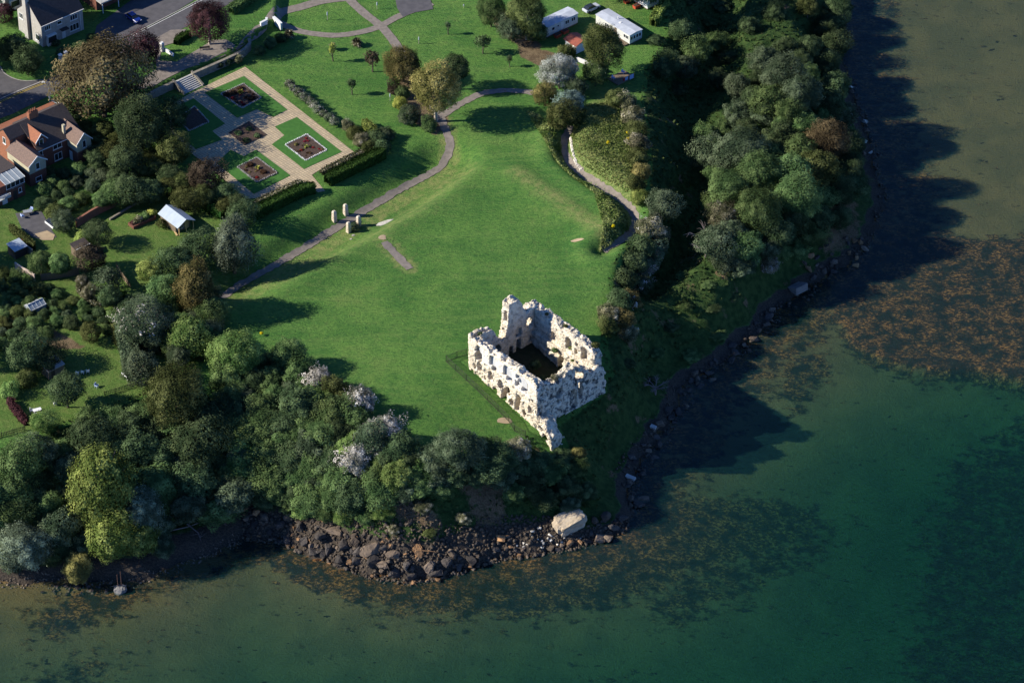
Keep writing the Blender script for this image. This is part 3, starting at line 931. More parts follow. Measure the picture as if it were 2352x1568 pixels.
for i, p in enumerate(fpts):
    q = np.array(p) - o0
    MB().bar((q[0], q[1], q[2] - .2), (q[0], q[1], q[2] + 1.55), .09, .09).build("post", M['iron'], fence)
    if i < len(fpts) - 1:
        r = np.array(fpts[i + 1]) - o0
        mb = MB()
        d = (r - q)[:2]
        nn = np.array([-d[1], d[0]]) / np.linalg.norm(d) * .008
        mb.add([(q[0] - nn[0], q[1] - nn[1], q[2]), (r[0] - nn[0], r[1] - nn[1], r[2]), (r[0] - nn[0], r[1] - nn[1], r[2] + 1.4), (q[0] - nn[0], q[1] - nn[1], q[2] + 1.4)], [(0, 1, 2, 3)])
        mb.build("mesh_panel", M['mesh'], fence)
        MB().bar((q[0], q[1], q[2] + 1.42), (r[0], r[1], r[2] + 1.42), .05, .05).build("rail", M['iron'], fence)
        MB().bar((q[0], q[1], q[2] + .1), (r[0], r[1], r[2] + .1), .07, .05).build("rail", M['iron'], fence)
g0 = ground_at(*cpx(700, 1275))
struct(sheet("bare_earth_patch", [(g0[0] + a * 1.4 * math.cos(k), g0[1] + a * .9 * math.sin(k)) for k, a in ((i * .6283, .8 + .4 * random.random()) for i in range(10))], M['sandpatch'], .05, .6))
g0 = ground_at(1328, 551)
struct(sheet("bare_earth_patch", [(g0[0] + a * 1.3 * math.cos(k) + .2 * math.sin(k), g0[1] + a * .5 * math.sin(k) - .3 * math.cos(k)) for k, a in ((i * .6283, .8 + .4 * random.random()) for i in range(10))], M['sandpatch'], .05, .6))
g0 = ground_at(878, 545)
struct(sheet("bare_earth_patch", [(g0[0] + a * .9 * math.cos(k), g0[1] + a * .9 * math.sin(k)) for k, a in ((i * .6283, .7 + .5 * random.random()) for i in range(10))], M['sandpatch'], .05, .5))

# four stone pillars beside the path
t_pil = rock_mat("pillar_stone", (.55, .47, .36), (.46, .38, .28), (.66, .60, .50), (.15, .14, .11), 3.0)
PIL = [((794, 492), "pale stone gate pillar standing farthest up the slope beside the path"),
       ((768, 507), "pale stone gate pillar on the hedge side of the path, above the shaded bank"),
       ((824, 519), "flint-faced stone pillar standing in the shrub beside the path"),
       ((801, 533), "smooth tapered stone pillar nearest the castle lawn by the path edge")]
for i, (p, lab) in enumerate(PIL):
    g = ground_at(*p)
    root = empty("stone_pillar", g, math.radians(40), lab, "stone pillar", "four stone pillars beside the footpath")
    MB().frustum(0, 0, -.4, 2.15, .45, .45, .38, .38).build("shaft", t_pil, root, .04)
    MB().frustum(0, 0, 2.15, 2.5, .40, .40, .22, .22).build("cap", t_pil, root, .03)
# ------------------------------------------------------------------ foliage: leaf-built crowns shared between plants
def unit(n):
    d = RNG.normal(size=(n, 3))
    return d / np.linalg.norm(d, axis=1)[:, None]

def leaf_quads(P, Nn, size, tint, elong=1.35):
    n = len(P)
    a = unit(n)
    T = np.cross(Nn, a)
    T /= np.linalg.norm(T, axis=1)[:, None] + 1e-9
    B = np.cross(Nn, T)
    s = (size * (0.6 + 0.8 * RNG.random(n)))[:, None]
    c = [P - T * s * .5 * elong - B * s * .12, P - B * s * .5, P + T * s * .5 * elong + B * s * .12, P + B * s * .5]
    V = np.stack(c, 1).reshape(-1, 3)
    F = np.arange(n * 4).reshape(n, 4)
    return V, F, np.repeat(tint, 4)

def crown_mesh(name, lumps, leaves, leaf, amp=.2, sig=.34, style='round', low=-.75, rag=.07):
    """leaves on a lumpy closed crown surface, some of them deeper inside"""
    K = unit(lumps)
    kr = amp * (.35 + .65 * RNG.random(lumps))
    kt = RNG.random(lumps)
    d = unit(int(leaves * 1.6))
    d = d[d[:, 2] > low][:leaves]
    n = len(d)
    ang2 = 2 - 2 * np.clip(d @ K.T, -1, 1)
    g = np.exp(-ang2 / (sig * sig))
    top = np.argmax(g * (.5 + kr[None, :] / amp), 1)
    bump = (g * kr[None, :]).max(1)
    L = unit(7)
    lob = (np.exp(-(2 - 2 * np.clip(d @ L.T, -1, 1)) / .45) * (RNG.random(7) - .45)[None, :]).sum(1)
    rad = (1 - amp * .75 + bump) * (1 + .6 * lob)
    el = d[:, 2]
    if style == 'cone':
        rad = rad * (1 - .30 * np.clip(el, 0, 1) ** 2 * (1 - np.clip(el, 0, 1)) - .22 * np.abs(el) * (el > 0))
        rad = np.where(el > .8, rad * 1.18, rad)
    if style == 'spread':
        rad = rad * (1 - .25 * np.clip(el, 0, 1))
    deep = RNG.random(n)
    rr = rad * np.where(deep < .78, 1 + RNG.normal(0, rag, n), .62 + .33 * RNG.random(n))
    P = d * rr[:, None]
    Nn = d + .75 * (d - .9 * K[top]) * 1.2 + np.array([0, 0, .2]) + unit(n) * .55
    Nn /= np.linalg.norm(Nn, axis=1)[:, None]
    tint = np.clip(.55 * kt[top] + .28 * RNG.random(n) + .7 * (bump / amp - .35), 0, 1)
    V, F, tt = leaf_quads(P, Nn, leaf, tint)
    return np_mesh(name, V, F, False, dict(tint=tt))

CROWN = {}
for k in range(3):
    CROWN['big', k] = crown_mesh("crown_big", 90, 17000, .040, .26, .22)
    CROWN['med', k] = crown_mesh("crown_medium", 60, 8000, .056, .30, .26)
    CROWN['bush', k] = crown_mesh("crown_bush", 30, 3600, .08, .34, .34, low=-.45)
    CROWN['dome', k] = crown_mesh("crown_dome", 70, 8500, .052, .36, .25, low=-.3)
    CROWN['cone', k] = crown_mesh("crown_cone", 90, 14000, .043, .26, .20, 'cone', rag=.09)
    CROWN['spread', k] = crown_mesh("crown_spread", 30, 2000, .085, .4, .30, 'spread', rag=.16)
    CROWN['small', k] = crown_mesh("crown_small", 12, 560, .20, .3, .5, rag=.14)
    CROWN['blossom', k] = crown_mesh("blossom_sprays", 40, 2200, .05, .5, .2, low=-.15, rag=.06)

def trunk_mesh(limbs=5, lean=0.0):
    mb = MB()
    mb.tube([(0, 0, -.08), (lean * .3, 0, .3), (lean * .8, .02, .62), (lean, .03, .95)], [.05, .04, .032, .014], 7)
    for i in range(limbs):
        a = i * 2.4 + random.random()
        z = .35 + .08 * i
        r = .32 + .1 * random.random()
        mb.tube([(lean * z, 0, z), (lean * z + r * .5 * math.cos(a), r * .5 * math.sin(a), z + .2), (lean * z + r * math.cos(a), r * math.sin(a), z + .45)], [.024, .016, .007], 5)
    me = bpy.data.meshes.new("trunk")
    me.from_pydata(mb.v, [], mb.f)
    me.update()
    return me
TRUNKS = [trunk_mesh(5), trunk_mesh(4, .12), trunk_mesh(6)]

def leaf_mat(name, dark, light, third=None, thr=.8, trans=.22):
    t = NT(name)
    ti = t.attr("tint")
    oi = t.n("ShaderNodeObjectInfo").outputs["Random"]
    pn = t.noise(t.coords("Position"), .33, 3, .6)
    f = t.math('ADD', t.math('MULTIPLY', ti, .75), t.math('MULTIPLY', t.math('SUBTRACT', pn, .5), 1.1))
    col = t.mix(t.ramp(f, .05, .85), dark, light)
    if third:
        col = t.mix(t.ramp(ti, thr, thr + .06), col, third)
    br = t.math('ADD', t.math('MULTIPLY', oi, .5), .75)
    col = t.mix(1.0, col, t.n("ShaderNodeCombineColor").outputs[0], 'MULTIPLY') if False else col
    hv = t.n("ShaderNodeHueSaturation")
    t.l(br, hv.inputs["Value"])
    t.l(t.math('ADD', t.math('MULTIPLY', oi, .03), .485), hv.inputs["Hue"])
    t.l(col, hv.inputs["Color"])
    df = t.n("ShaderNodeBsdfDiffuse")
    t.l(hv.outputs[0], df.inputs[0])
    tl = t.n("ShaderNodeBsdfTranslucent")
    t.l(hv.outputs[0], tl.inputs[0])
    mx = t.n("ShaderNodeMixShader")
    mx.inputs[0].default_value = trans
    t.l(df.outputs[0], mx.inputs[1])
    t.l(tl.outputs[0], mx.inputs[2])
    t.l(mx.outputs[0], t.out.inputs[0])
    return t.m

LEAF = {
    'dark': leaf_mat("leaves_dark_green", (0.036, 0.061, 0.028), (0.118, 0.164, 0.072)),
    'mid': leaf_mat("leaves_mid_green", (0.051, 0.091, 0.033), (0.173, 0.246, 0.088)),
    'bright': leaf_mat("leaves_bright_green", (0.073, 0.136, 0.037), (0.255, 0.348, 0.106)),
    'lime': leaf_mat("leaves_lime", (0.097, 0.145, 0.035), (0.340, 0.399, 0.108)),
    'olive': leaf_mat("leaves_olive", (.045, .058, .020), (.155, .175, .062)),
    'brown': leaf_mat("leaves_bronze", (.062, .048, .026), (.225, .175, .088)),
    'dullbrown': leaf_mat("leaves_dull_brown", (0.041, 0.033, 0.023), (0.134, 0.105, 0.069)),
    'purple': leaf_mat("leaves_purple", (0.027, 0.015, 0.017), (0.112, 0.053, 0.061)),
    'silver': leaf_mat("leaves_silver_green", (0.078, 0.101, 0.066), (0.308, 0.367, 0.248)),
    'white': leaf_mat("leaves_silver_white", (.14, .16, .12), (.62, .64, .58)),
    'glauc': leaf_mat("leaves_blue_green", (0.066, 0.102, 0.084), (0.288, 0.383, 0.323)),
    'gold': leaf_mat("leaves_golden_willow", (.13, .13, .04), (.55, .48, .17)),
    'goldolive': leaf_mat("leaves_golden_olive", (0.081, 0.081, 0.029), (0.320, 0.273, 0.100)),
    'grey': leaf_mat("leaves_grey_green", (.040, .062, .034), (.155, .195, .110)),
    'pale': leaf_mat("leaves_pale_scrub", (0.069, 0.075, 0.039), (0.353, 0.330, 0.199), (.5, .46, .36), .86),
    'blossom': leaf_mat("old_blossom_white", (.36, .33, .28), (.72, .68, .62)),
    'seed': leaf_mat("leaves_under_seed_heads", (.12, .12, .085), (.60, .56, .50)),
    'yellow': leaf_mat("leaves_yellow_green", (0.176, 0.212, 0.045), (0.563, 0.563, 0.134)),
}
WORDC = dict(dark="dark green", mid="mid green", bright="bright green", lime="lime green", olive="olive green", brown="bronze", dullbrown="dull brown",
             purple="purple", silver="silvery green", white="silver white", glauc="blue-green", gold="golden", goldolive="golden olive", grey="grey-green", pale="pale seedy", blossom="white", seed="whitish", yellow="yellow-green")
M['bark'] = simple("tree_bark", (.12, .095, .07), (.07, .055, .042), 3, .95)
M['palebark'] = simple("pale_bark", (.42, .38, .32), (.28, .25, .20), 3, .95)
PX_M = 2 * DIST * math.tan(HFOV / 2) / PW
PLANTS = []     # (object, U, V, r, label or None, colour, form)
SHAPEN = [0]
def add_plant(U, V, rpx, col, form='med', asp=.9, label=None, cat=None, group=None, name=None, trunk=True, blossom=0, hfac=None, bark='bark', hole=None, where=None):
    d = 1.0
    r = rpx * PX_M
    hc = {'bush': .38, 'dome': .25, 'small': 1.1}.get(form, .92) * r * asp + (.1 if form in ('bush', 'dome') else .22) * r if hfac is None else hfac * r
    gx_, gy_, gz_ = ground_at(U, V, hc)
    nm = name or ("tree" if r > 2.6 and form not in ('bush', 'small') else "shrub")
    root = empty(nm, (gx_, gy_, gz_), random.random() * 6.28)
    SHAPEN[0] += 1
    me = CROWN[form, SHAPEN[0] % 3]
    o = bpy.data.objects.new("crown" if nm.endswith("tree") else "foliage", me)
    ROOT.objects.link(o)
    o.parent = root
    if len(me.materials) == 0: me.materials.append(LEAF[col])
    o.material_slots[0].link = 'OBJECT'
    o.material_slots[0].material = LEAF[col]
    o.location = (0, 0, hc)
    o.scale = (r, r * random.uniform(.9, 1.08), r * asp)
    if blossom:
        me2 = CROWN['blossom', SHAPEN[0] % 3]
        b = bpy.data.objects.new("blossom", me2)
        ROOT.objects.link(b)
        b.parent = root
        if len(me2.materials) == 0: me2.materials.append(LEAF['blossom'])
        b.location = (0, 0, hc + .06 * r)
        b.scale = (r * blossom * 1.1, r * blossom * 1.1, r * asp * blossom * 1.1)
    if trunk:
        tm = TRUNKS[SHAPEN[0] % 3]
        k = bpy.data.objects.new("trunk" if nm.endswith("tree") else "stem", tm)
        ROOT.objects.link(k)
        k.parent = root
        if len(tm.materials) == 0: tm.materials.append(M['bark'])
        if bark != 'bark':
            k.material_slots[0].link = 'OBJECT'
            k.material_slots[0].material = M[bark]
        hh = hc + .35 * r * asp
        k.scale = (max(hh, r) * .9, max(hh, r) * .9, hh)
    tag(root, label, cat or ("tree" if nm.endswith("tree") else "shrub"), group)
    PLANTS.append(dict(o=root, U=U, V=V, r=r, label=label, col=col, form=form, where=where, nm=nm))
    return root

# ---- the trees and shrubs one can tell apart
T = add_plant
T(232, 172, 112, 'brown', 'big', .95, "huge bronze-brown tree hiding the road junction beside the lamp post", name="broadleaf_tree")
T(320, 288, 68, 'dark', 'big', 1.0, "dark green tree at the foot of the huge bronze tree, towards the paved garden", name="broadleaf_tree")
T(395, 262, 42, 'dark', 'med', 1.0, "slim dark tree shading the corner flower bed of the paved garden", name="broadleaf_tree")
T(290, 372, 45, 'dark', 'med', .9, "dark tree in shade between the brick house and the paved garden", name="broadleaf_tree")
T(398, 345, 45, 'olive', 'med', .85, "olive green tree at the shaded side of the paved garden", name="broadleaf_tree")
T(470, 402, 42, 'dullbrown', 'med', 1.0, "grey-brown leafy tree at the lower corner of the paved garden", name="broadleaf_tree")
T(478, 47, 56, 'purple', 'big', .9, "purple-leaved tree with pale split trunks beside the road", name="purple_tree", hfac=1.3, bark='palebark')
T(332, 112, 44, 'purple', 'med', .95, "dark purple tree peeping out behind the huge bronze tree", name="purple_tree")
T(10, 28, 26, 'purple', 'med', 1.0, "small purple tree against the gable of the white house", name="purple_tree")
T(30, 110, 46, 'dark', 'med', .8, "dark green shrub mass below the white house at the picture's edge", name="shrub")
T(62, 142, 40, 'dark', 'med', .8, "dark rounded shrub at the road corner below the white house", name="shrub")
T(535, 560, 56, 'silver', 'cone', 1.35, "tall silvery willow beside the blue-roofed summerhouse", name="willow_tree")
T(452, 655, 54, 'goldolive', 'cone', 1.35, "tall golden willow below the silvery willow", name="willow_tree")
T(452, 570, 46, 'dark', 'med', .9, "dark green tree between the summerhouse and the golden willow", name="broadleaf_tree")
T(405, 600, 44, 'dark', 'med', .9, "dark tree at the lower edge of the garden lawn with the summerhouse", name="broadleaf_tree")
T(345, 622, 36, 'lime', 'med', .85, "bright lime shrub between dark trees below the garden lawn", name="shrub")
T(375, 665, 42, 'mid', 'med', .85, None)
T(95, 600, 27, 'mid', 'med', 1.1, "round clipped tree, first of a touching pair in the left gardens", name="round_tree")
T(138, 607, 29, 'mid', 'med', 1.1, "round dark tree, touching its twin by the grey shed roof", name="round_tree")
T(210, 592, 34, 'dullbrown', 'med', .9, "dusky brown tree leaning over the grey lean-to roof", name="broadleaf_tree")
T(250, 640, 38, 'grey', 'spread', .9, "thin grey apple tree with bare pale branches", name="apple_tree", bark='palebark')
T(190, 650, 18, 'pale', 'med', 1.2, None)
T(203, 672, 16, 'pale', 'med', 1.2, None)
T(222, 528, 34, 'dark', 'med', .75, "low dark green apple tree casting a shadow on the garden lawn", name="apple_tree", hfac=1.2)
T(190, 548, 22, 'lime', 'bush', .9, "yellow-green bush on the corner of the garden wall", name="shrub")
T(145, 512, 28, 'grey', 'med', .8, None)
T(262, 440, 36, 'mid', 'med', .9, None)
T(235, 458, 26, 'mid', 'med', .9, "green climber mound on the end of the brick garden wall", name="shrub")
T(300, 435, 40, 'dark', 'med', .9, None)
T(345, 438, 34, 'dark', 'med', .9, None)
T(125, 488, 24, 'olive', 'bush', .9, None)
T(330, 742, 66, 'grey', 'big', .75, "wide grey-green thicket of old seed heads below the apple tree", name="shrub", blossom=.9)
T(432, 768, 46, 'bright', 'med', 1.0, "ivy-smothered bright green tree beside the shaded end of the lawn", name="ivy_tree")
T(402, 905, 72, 'olive', 'big', .95, "large domed olive-brown tree above the wooded slope", name="broadleaf_tree")
T(322, 845, 42, 'grey', 'med', 1.0, "grey-green clipped hedge tree at the edge of the bench lawn", name="hedge_tree")
T(540, 812, 62, 'bright', 'big', .8, "bright green vine-covered mound at the lawn edge with yellow flowers", name="shrub")
T(662, 812, 40, 'mid', 'med', .9, "rounded green bush at the tip of the thicket on the lawn", name="shrub")
T(235, 1105, 80, 'lime', 'cone', 1.2, "tall pale lime-green poplar rising from the lower left wood", name="poplar_tree")
T(328, 1175, 46, 'silver', 'cone', 1.3, "silvery white willow beside the lime-green poplar", name="willow_tree")
T(55, 1255, 58, 'silver', 'big', .95, "silver-grey willow at the beach on the far left", name="willow_tree")
T(252, 1235, 54, 'lime', 'med', 1.0, "lower lime-green willow bough mass above the concrete block", name="willow_tree")
T(320, 1235, 44, 'lime', 'med', .9, "yellow-lime willow overhanging the driftwood", name="willow_tree")
T(178, 1305, 36, 'goldolive', 'med', 1.0, "small golden green willow on the beach edge", name="willow_tree")
T(130, 1215, 46, 'grey', 'med', .9, None)
T(28, 1165, 42, 'mid', 'med', .9, None)
T(112, 1160, 36, 'mid', 'med', 1.0, None)
T(92, 1040, 44, 'grey', 'med', .8, "grey bramble mound at the end of the picket fence lawn", name="shrub")
T(205, 1000, 50, 'dark', 'med', .9, None)
T(205, 965, 34, 'mid', 'med', .9, None)
T(98, 968, 28, 'bright', 'med', .9, "bright round bush beside the white garden table", name="shrub")
T(22, 898, 25, 'bright', 'bush', .9, "round bright bush at the end of the purple hedge", name="shrub")
T(152, 892, 48, 'dark', 'med', .7, "dark spreading apple tree in front of the grey shed", name="apple_tree", hfac=1.1)
T(55, 808, 50, 'dark', 'med', .8, "large dark apple tree above the grey shed", name="apple_tree")
T(100, 815, 40, 'dark', 'med', .8, None)
T(60, 870, 26, 'olive', 'bush', .9, None)
T(210, 762, 24, 'olive', 'med', 1.0, "small olive fruit tree on the shaded path above the bench lawn", name="apple_tree")
# park group with the golden willow
T(925, 148, 52, 'goldolive', 'big', .85, "domed olive shrub behind the golden willow at the end of the tarmac path", name="shrub")
T(1045, 158, 42, 'dark', 'med', .95, "rounded dark evergreen behind the golden willow", name="evergreen_tree", hfac=1.5)
T(1000, 205, 64, 'gold', 'big', .95, "golden weeping willow on two pale leaning trunks", name="willow_tree", hfac=1.5, bark='palebark')
T(905, 205, 20, 'dullbrown', 'bush', 1.1, None)
T(918, 238, 18, 'yellow', 'bush', 1.0, "yellow-green shrub in the border under the golden willow", name="shrub")
T(940, 268, 30, 'grey', 'bush', .9, "grey-green shrub in the border under the golden willow", name="shrub")
T(985, 290, 22, 'mid', 'bush', 1.0, "round green shrub at the path bend under the golden willow", name="shrub")
T(925, 215, 20, 'mid', 'bush', 1.0, None)
T(855, 132, 18, 'dullbrown', 'small', 1.0, "leaning young tree with thin brownish crown on the park lawn", name="young_tree", hfac=2.4)
T(808, 192, 11, 'dark', 'small', 1.2, "small staked dark sapling alone in the middle of the park lawn", name="young_tree", hfac=3.0)
T(764, 112, 9, 'yellow', 'small', 1.6, "slender yellow-green sapling below the curved path", name="young_tree", hfac=4.2)
T(1109, 95, 17, 'dark', 'small', .8, "small dark round-headed tree on the lawn near the pines", name="young_tree", hfac=2.2)
T(1029, 58, 7, 'grey', 'small', 1.3, "thin sapling between the two tarmac paths", name="young_tree", hfac=4)
T(1171, 135, 7, 'grey', 'small', 1.2, "tiny sapling near the long tree shadow on the park lawn", name="young_tree", hfac=3.5)
# pines and caravan trees
T(1128, 25, 42, 'mid', 'big', 1.0, "green conifer at the top beside the park lawn, farthest from the caravans", name="conifer_tree")
T(1178, 62, 38, 'grey', 'med', 1.0, "grey-green shrub tree at the border beside the conifers", name="broadleaf_tree")
T(1210, 28, 48, 'olive', 'big', 1.1, "tall pine with bare pale trunk beside the blue caravan", name="pine_tree", hfac=1.7, bark='palebark')
T(1235, 75, 26, 'mid', 'med', 1.0, None)
T(1385, 105, 56, 'olive', 'big', 1.0, "broad dark pine between the two caravans and the terrace", name="pine_tree", hfac=1.6, bark='palebark')
T(1368, 165, 40, 'mid', 'med', .9, None)
T(1285, 165, 50, 'white', 'big', .75, "silver-white poplar thicket beside the caravan hedge", name="poplar_tree", hfac=1.0)
T(1312, 232, 34, 'glauc', 'med', .9, "blue-grey shrub below the silver-white poplar", name="shrub")
T(1252, 216, 36, 'goldolive', 'med', .85, "round olive-brown bush at the end of the shaded footpath", name="shrub")
T(1292, 265, 42, 'olive', 'med', .8, "second round olive-brown bush above the cliff path", name="shrub")
T(1325, 200, 28, 'grey', 'med', .9, None)
T(1300, 122, 24, 'olive', 'bush', 1.0, "olive grassy shrub along the hedge by the red-roofed hut", name="shrub")
# hedge along the cliff top
for i, (U, V, r, c) in enumerate([(1415, 228, 30, 'olive'), (1440, 238, 28, 'pale'), (1455, 268, 30, 'pale'), (1462, 300, 30, 'olive'), (1470, 332, 28, 'pale'), (1466, 362, 28, 'olive'), (1472, 395, 26, 'goldolive'), (1462, 425, 24, 'olive'), (1470, 455, 24, 'lime')]):
    T(U, V, r, c, 'bush', .8, None, where="cliff hedge")
T(1520, 468, 40, 'grey', 'med', .9, "grey-green rounded bush where the cliff path bends", name="shrub")
for U, V, r, c, b in [(1490, 525, 34, 'pale', .9), (1515, 540, 26, 'pale', 0), (1475, 568, 36, 'dark', 0), (1505, 575, 34, 'grey', .8), (1455, 602, 34, 'dark', 0), (1485, 612, 34, 'grey', .85), (1440, 645, 34, 'dark', 0), (1468, 650, 32, 'grey', .9), (1425, 690, 30, 'dark', 0), (1452, 692, 26, 'goldolive', .8), (1400, 722, 30, 'pale', 0), (1430, 735, 32, 'goldolive', 0), (1398, 752, 26, 'olive', 0), (1440, 765, 26, 'pale', 0)]:
    T(U, V, r, c, 'bush', .75, None, blossom=b, where="cliff edge")
# east wood
for U, V, r, c, f in [(1800, 180, 62, 'grey', 'big'), (1840, 215, 58, 'grey', 'big'), (1700, 345, 66, 'grey', 'big'), (1640, 360, 50, 'grey', 'med'), (1745, 400, 62, 'mid', 'big'), (1680, 430, 58, 'mid', 'big'), (1905, 325, 56, 'brown', 'big'), (1880, 385, 52, 'olive', 'med'), (1740, 480, 60, 'mid', 'big'), (1830, 455, 60, 'mid', 'big'), (1665, 500, 40, 'pale', 'med'), (1790, 535, 48, 'dark', 'med'), (1600, 120, 40, 'mid', 'med'), (1640, 95, 30, 'mid', 'med'), (1565, 70, 34, 'dark', 'med'), (1530, 150, 36, 'dark', 'med'), (1575, 150, 32, 'grey', 'med'), (1650, 180, 30, 'dark', 'med'), (1695, 195, 34, 'grey', 'med'), (1720, 60, 30, 'dark', 'dome'), (1855, 15, 34, 'olive', 'med'), (1780, 30, 34, 'dark', 'dome'), (1860, 105, 34, 'dark', 'med'), (1905, 60, 44, 'dark', 'big'), (1900, 150, 42, 'dark', 'big'), (1905, 235, 40, 'dark', 'med'), (1945, 380, 44, 'dark', 'big'), (1925, 440, 46, 'dark', 'big'), (1880, 500, 40, 'dark', 'med'), (1925, 20, 42, 'dark', 'big'), (1912, 105, 42, 'dark', 'med'), (1918, 195, 44, 'dark', 'med'), (1935, 265, 42, 'grey', 'med'), (1950, 330, 42, 'dark', 'med'), (1955, 425, 40, 'dark', 'med'), (1930, 500, 36, 'dark', 'med')]:
    T(U, V, r, c, f, .85, None, where="east wood")
T(1765, 610, 26, 'pale', 'bush', .8, "pale sunlit seed-head bush just above the broken concrete steps", name="shrub", blossom=.95)
T(1330, 1042, 20, 'goldolive', 'bush', .6, None)
# front thicket with white seed heads
for U, V, r, c, b in [(735, 880, 32, 'seed', 1.1), (830, 930, 34, 'seed', 1.1), (890, 992, 36, 'seed', 1.1), (816, 1062, 36, 'seed', 1.12), (862, 1040, 24, 'seed', 1.0), (850, 985, 22, 'seed', 1.0), (770, 905, 40, 'olive', 0), (745, 930, 36, 'bright', 0)]:
    T(U, V, r, c, 'dome', 1.1, None, blossom=b, where="front thicket", hfac=(.85 if b else None))
T(1055, 1030, 58, 'grey', 'big', .75, "wide grey-green thorn bush below the lawn, nearest the ruin's fence", name="shrub")
T(1130, 1050, 56, 'dark', 'big', .75, "dark thorn bush directly below the ruin", name="shrub")
T(1190, 1030, 30, 'pale', 'med', .8, "pale seed-head bush between the thorn bush and the ruin stub", name="shrub", blossom=.9)

# ---- thickets: individual bushes filling the wooded slopes
def fill(poly_px, spacing, rng, cols, forms, where, asp=(.65, .95), avoid=.62):
    us = [p[0] for p in poly_px]
    vs = [p[1] for p in poly_px]
    placed = 0
    tries = 0
    while tries < 6000:
        tries += 1
        U = random.uniform(min(us), max(us))
        V = random.uniform(min(vs), max(vs))
        if not inside(poly_px, np.array(U), np.array(V)): continue
        r = random.uniform(*rng)
        if any((p['U'] - U) ** 2 + ((p['V'] - V) * 1.35) ** 2 < (spacing * (p['r'] / PX_M + r) / 2) ** 2 for p in PLANTS): continue
        T(U, V, r, random.choice(cols), random.choice(forms), random.uniform(*asp), None, where=where, name="shrub" if r < 38 else None)
        placed += 1
    return placed
n1 = fill([(505, 850), (640, 830), (790, 930), (930, 1010), (1000, 1060), (1010, 1100), (940, 1130), (880, 1150), (700, 1150), (560, 1130), (510, 1000)], .92, (30, 56),
          ['mid', 'bright', 'mid', 'mid', 'dark', 'grey', 'mid', 'dark'], ['dome'], "front thicket", (.75, 1.0))
n2 = fill([(0, 1060), (110, 1030), (340, 930), (520, 960), (560, 1150), (480, 1180), (400, 1175), (300, 1130), (150, 1140), (0, 1130)], 1.0, (34, 60), ['dark', 'dark', 'mid', 'grey', 'mid'], ['dome', 'med'], "lower left wood")
n2 += fill([(0, 1130), (170, 1130), (390, 1180), (380, 1260), (200, 1260), (100, 1290), (0, 1290)], 1.1, (30, 48), ['dark', 'dark', 'mid', 'grey'], ['dome'], "lower left wood")
n3 = fill([(1760, 110), (1900, 100), (1945, 260), (1965, 420), (1900, 520), (1800, 600), (1720, 640), (1640, 580), (1640, 480), (1610, 330), (1720, 230)], 1.15, (30, 52), ['dark', 'mid', 'grey', 'mid', 'dark', 'mid'], ['dome', 'dome', 'med'], "east wood")
n3 += fill([(1500, 60), (1560, -10), (1900, -10), (1900, 100), (1760, 110), (1700, 200), (1600, 220), (1500, 180)], 2.2, (22, 38), ['dark', 'dark', 'mid'], ['dome'], "dark upper end of the east wood", (.4, .6))
n4 = fill([(1500, 620), (1560, 600), (1700, 660), (1660, 760), (1600, 830), (1540, 860), (1460, 900), (1430, 820), (1460, 700)], 3.2, (16, 26), ['dark', 'mid'], ['dome'], "shaded cliff", (.3, .45))
for U, V, r, c in [(700, 1172, 26, 'bright'), (745, 1178, 28, 'mid'), (790, 1185, 26, 'bright'), (835, 1185, 26, 'mid'), (660, 1160, 26, 'mid'), (610, 1155, 26, 'dark'), (880, 1180, 26, 'bright'), (150, 122, 26, 'dark'), (188, 112, 24, 'dark'), (215, 88, 18, 'dark'), (128, 100, 14, 'dark'), (60, 60, 20, 'dark'), (1040, 1085, 44, 'dark'), (1095, 1085, 46, 'dark'), (1150, 1090, 44, 'grey'), (1200, 1070, 40, 'dark'), (1240, 1060, 36, 'dark'), (1215, 1110, 40, 'dark'), (1265, 1090, 38, 'mid'), (1290, 1055, 30, 'dark'), (1300, 1120, 36, 'dark'), (1250, 1140, 34, 'dark'), (1180, 1130, 34, 'mid'), (1010, 1120, 34, 'mid'), (1320, 1080, 30, 'mid'), (1345, 1130, 30, 'dark'), (1310, 1160, 26, 'grey'), (970, 1165, 22, 'pale'), (1065, 1190, 20, 'pale'), (905, 1215, 16, 'pale'), (985, 1225, 16, 'olive')]:  # dark shrubs by the white house are added to deepen the shade there
    T(U, V, r, c, 'dome', .7, None, where="cliff foot")
n5 = 0
n6 = fill([(0, 620), (70, 640), (170, 690), (260, 720), (300, 790), (250, 770), (140, 750), (100, 770), (0, 790)], 1.45, (14, 27), ['mid', 'olive', 'dark', 'grey', 'mid'], ['dome', 'bush'], "left gardens")
n9 = fill([(110, 400), (240, 370), (260, 430), (200, 470), (100, 480)], 1.4, (16, 28), ['dark', 'grey', 'mid'], ['dome', 'bush'], 'gardens behind the brick house')
n7 = fill([(250, 680), (400, 690), (480, 640), (500, 720), (490, 790), (470, 830), (350, 800), (290, 760)], 1.15, (24, 38), ['mid', 'grey', 'dark'], ['dome', 'med'], "left gardens")
n8 = fill([(140, 250), (330, 320), (400, 400), (520, 440), (590, 500), (560, 520), (470, 470), (380, 450), (300, 440), (230, 400), (210, 330)], 1.2, (22, 38), ['dark', 'dark', 'olive'], ['med'], "trees by the brick house")
print("fills", n1, n2, n3, n4, n5, n6, n7, n8, len(PLANTS))

for U, V, r, c in [(-75, 70, 75, 'dark'), (-95, 190, 70, 'dark'), (20, -60, 70, 'dark'), (130, -95, 80, 'dark'), (-80, 560, 55, 'mid'), (-70, 640, 50, 'dark'), (-60, 780, 55, 'dark'), (-70, 1130, 60, 'dark'), (1560, -60, 60, 'olive'), (1400, -50, 50, 'olive'), (1480, -40, 60, 'dark')]:  # unseen trees added outside the frame, the left ones to shade the border
    T(U, V, r, c, 'big', 1.0, None, where="picture's edge")
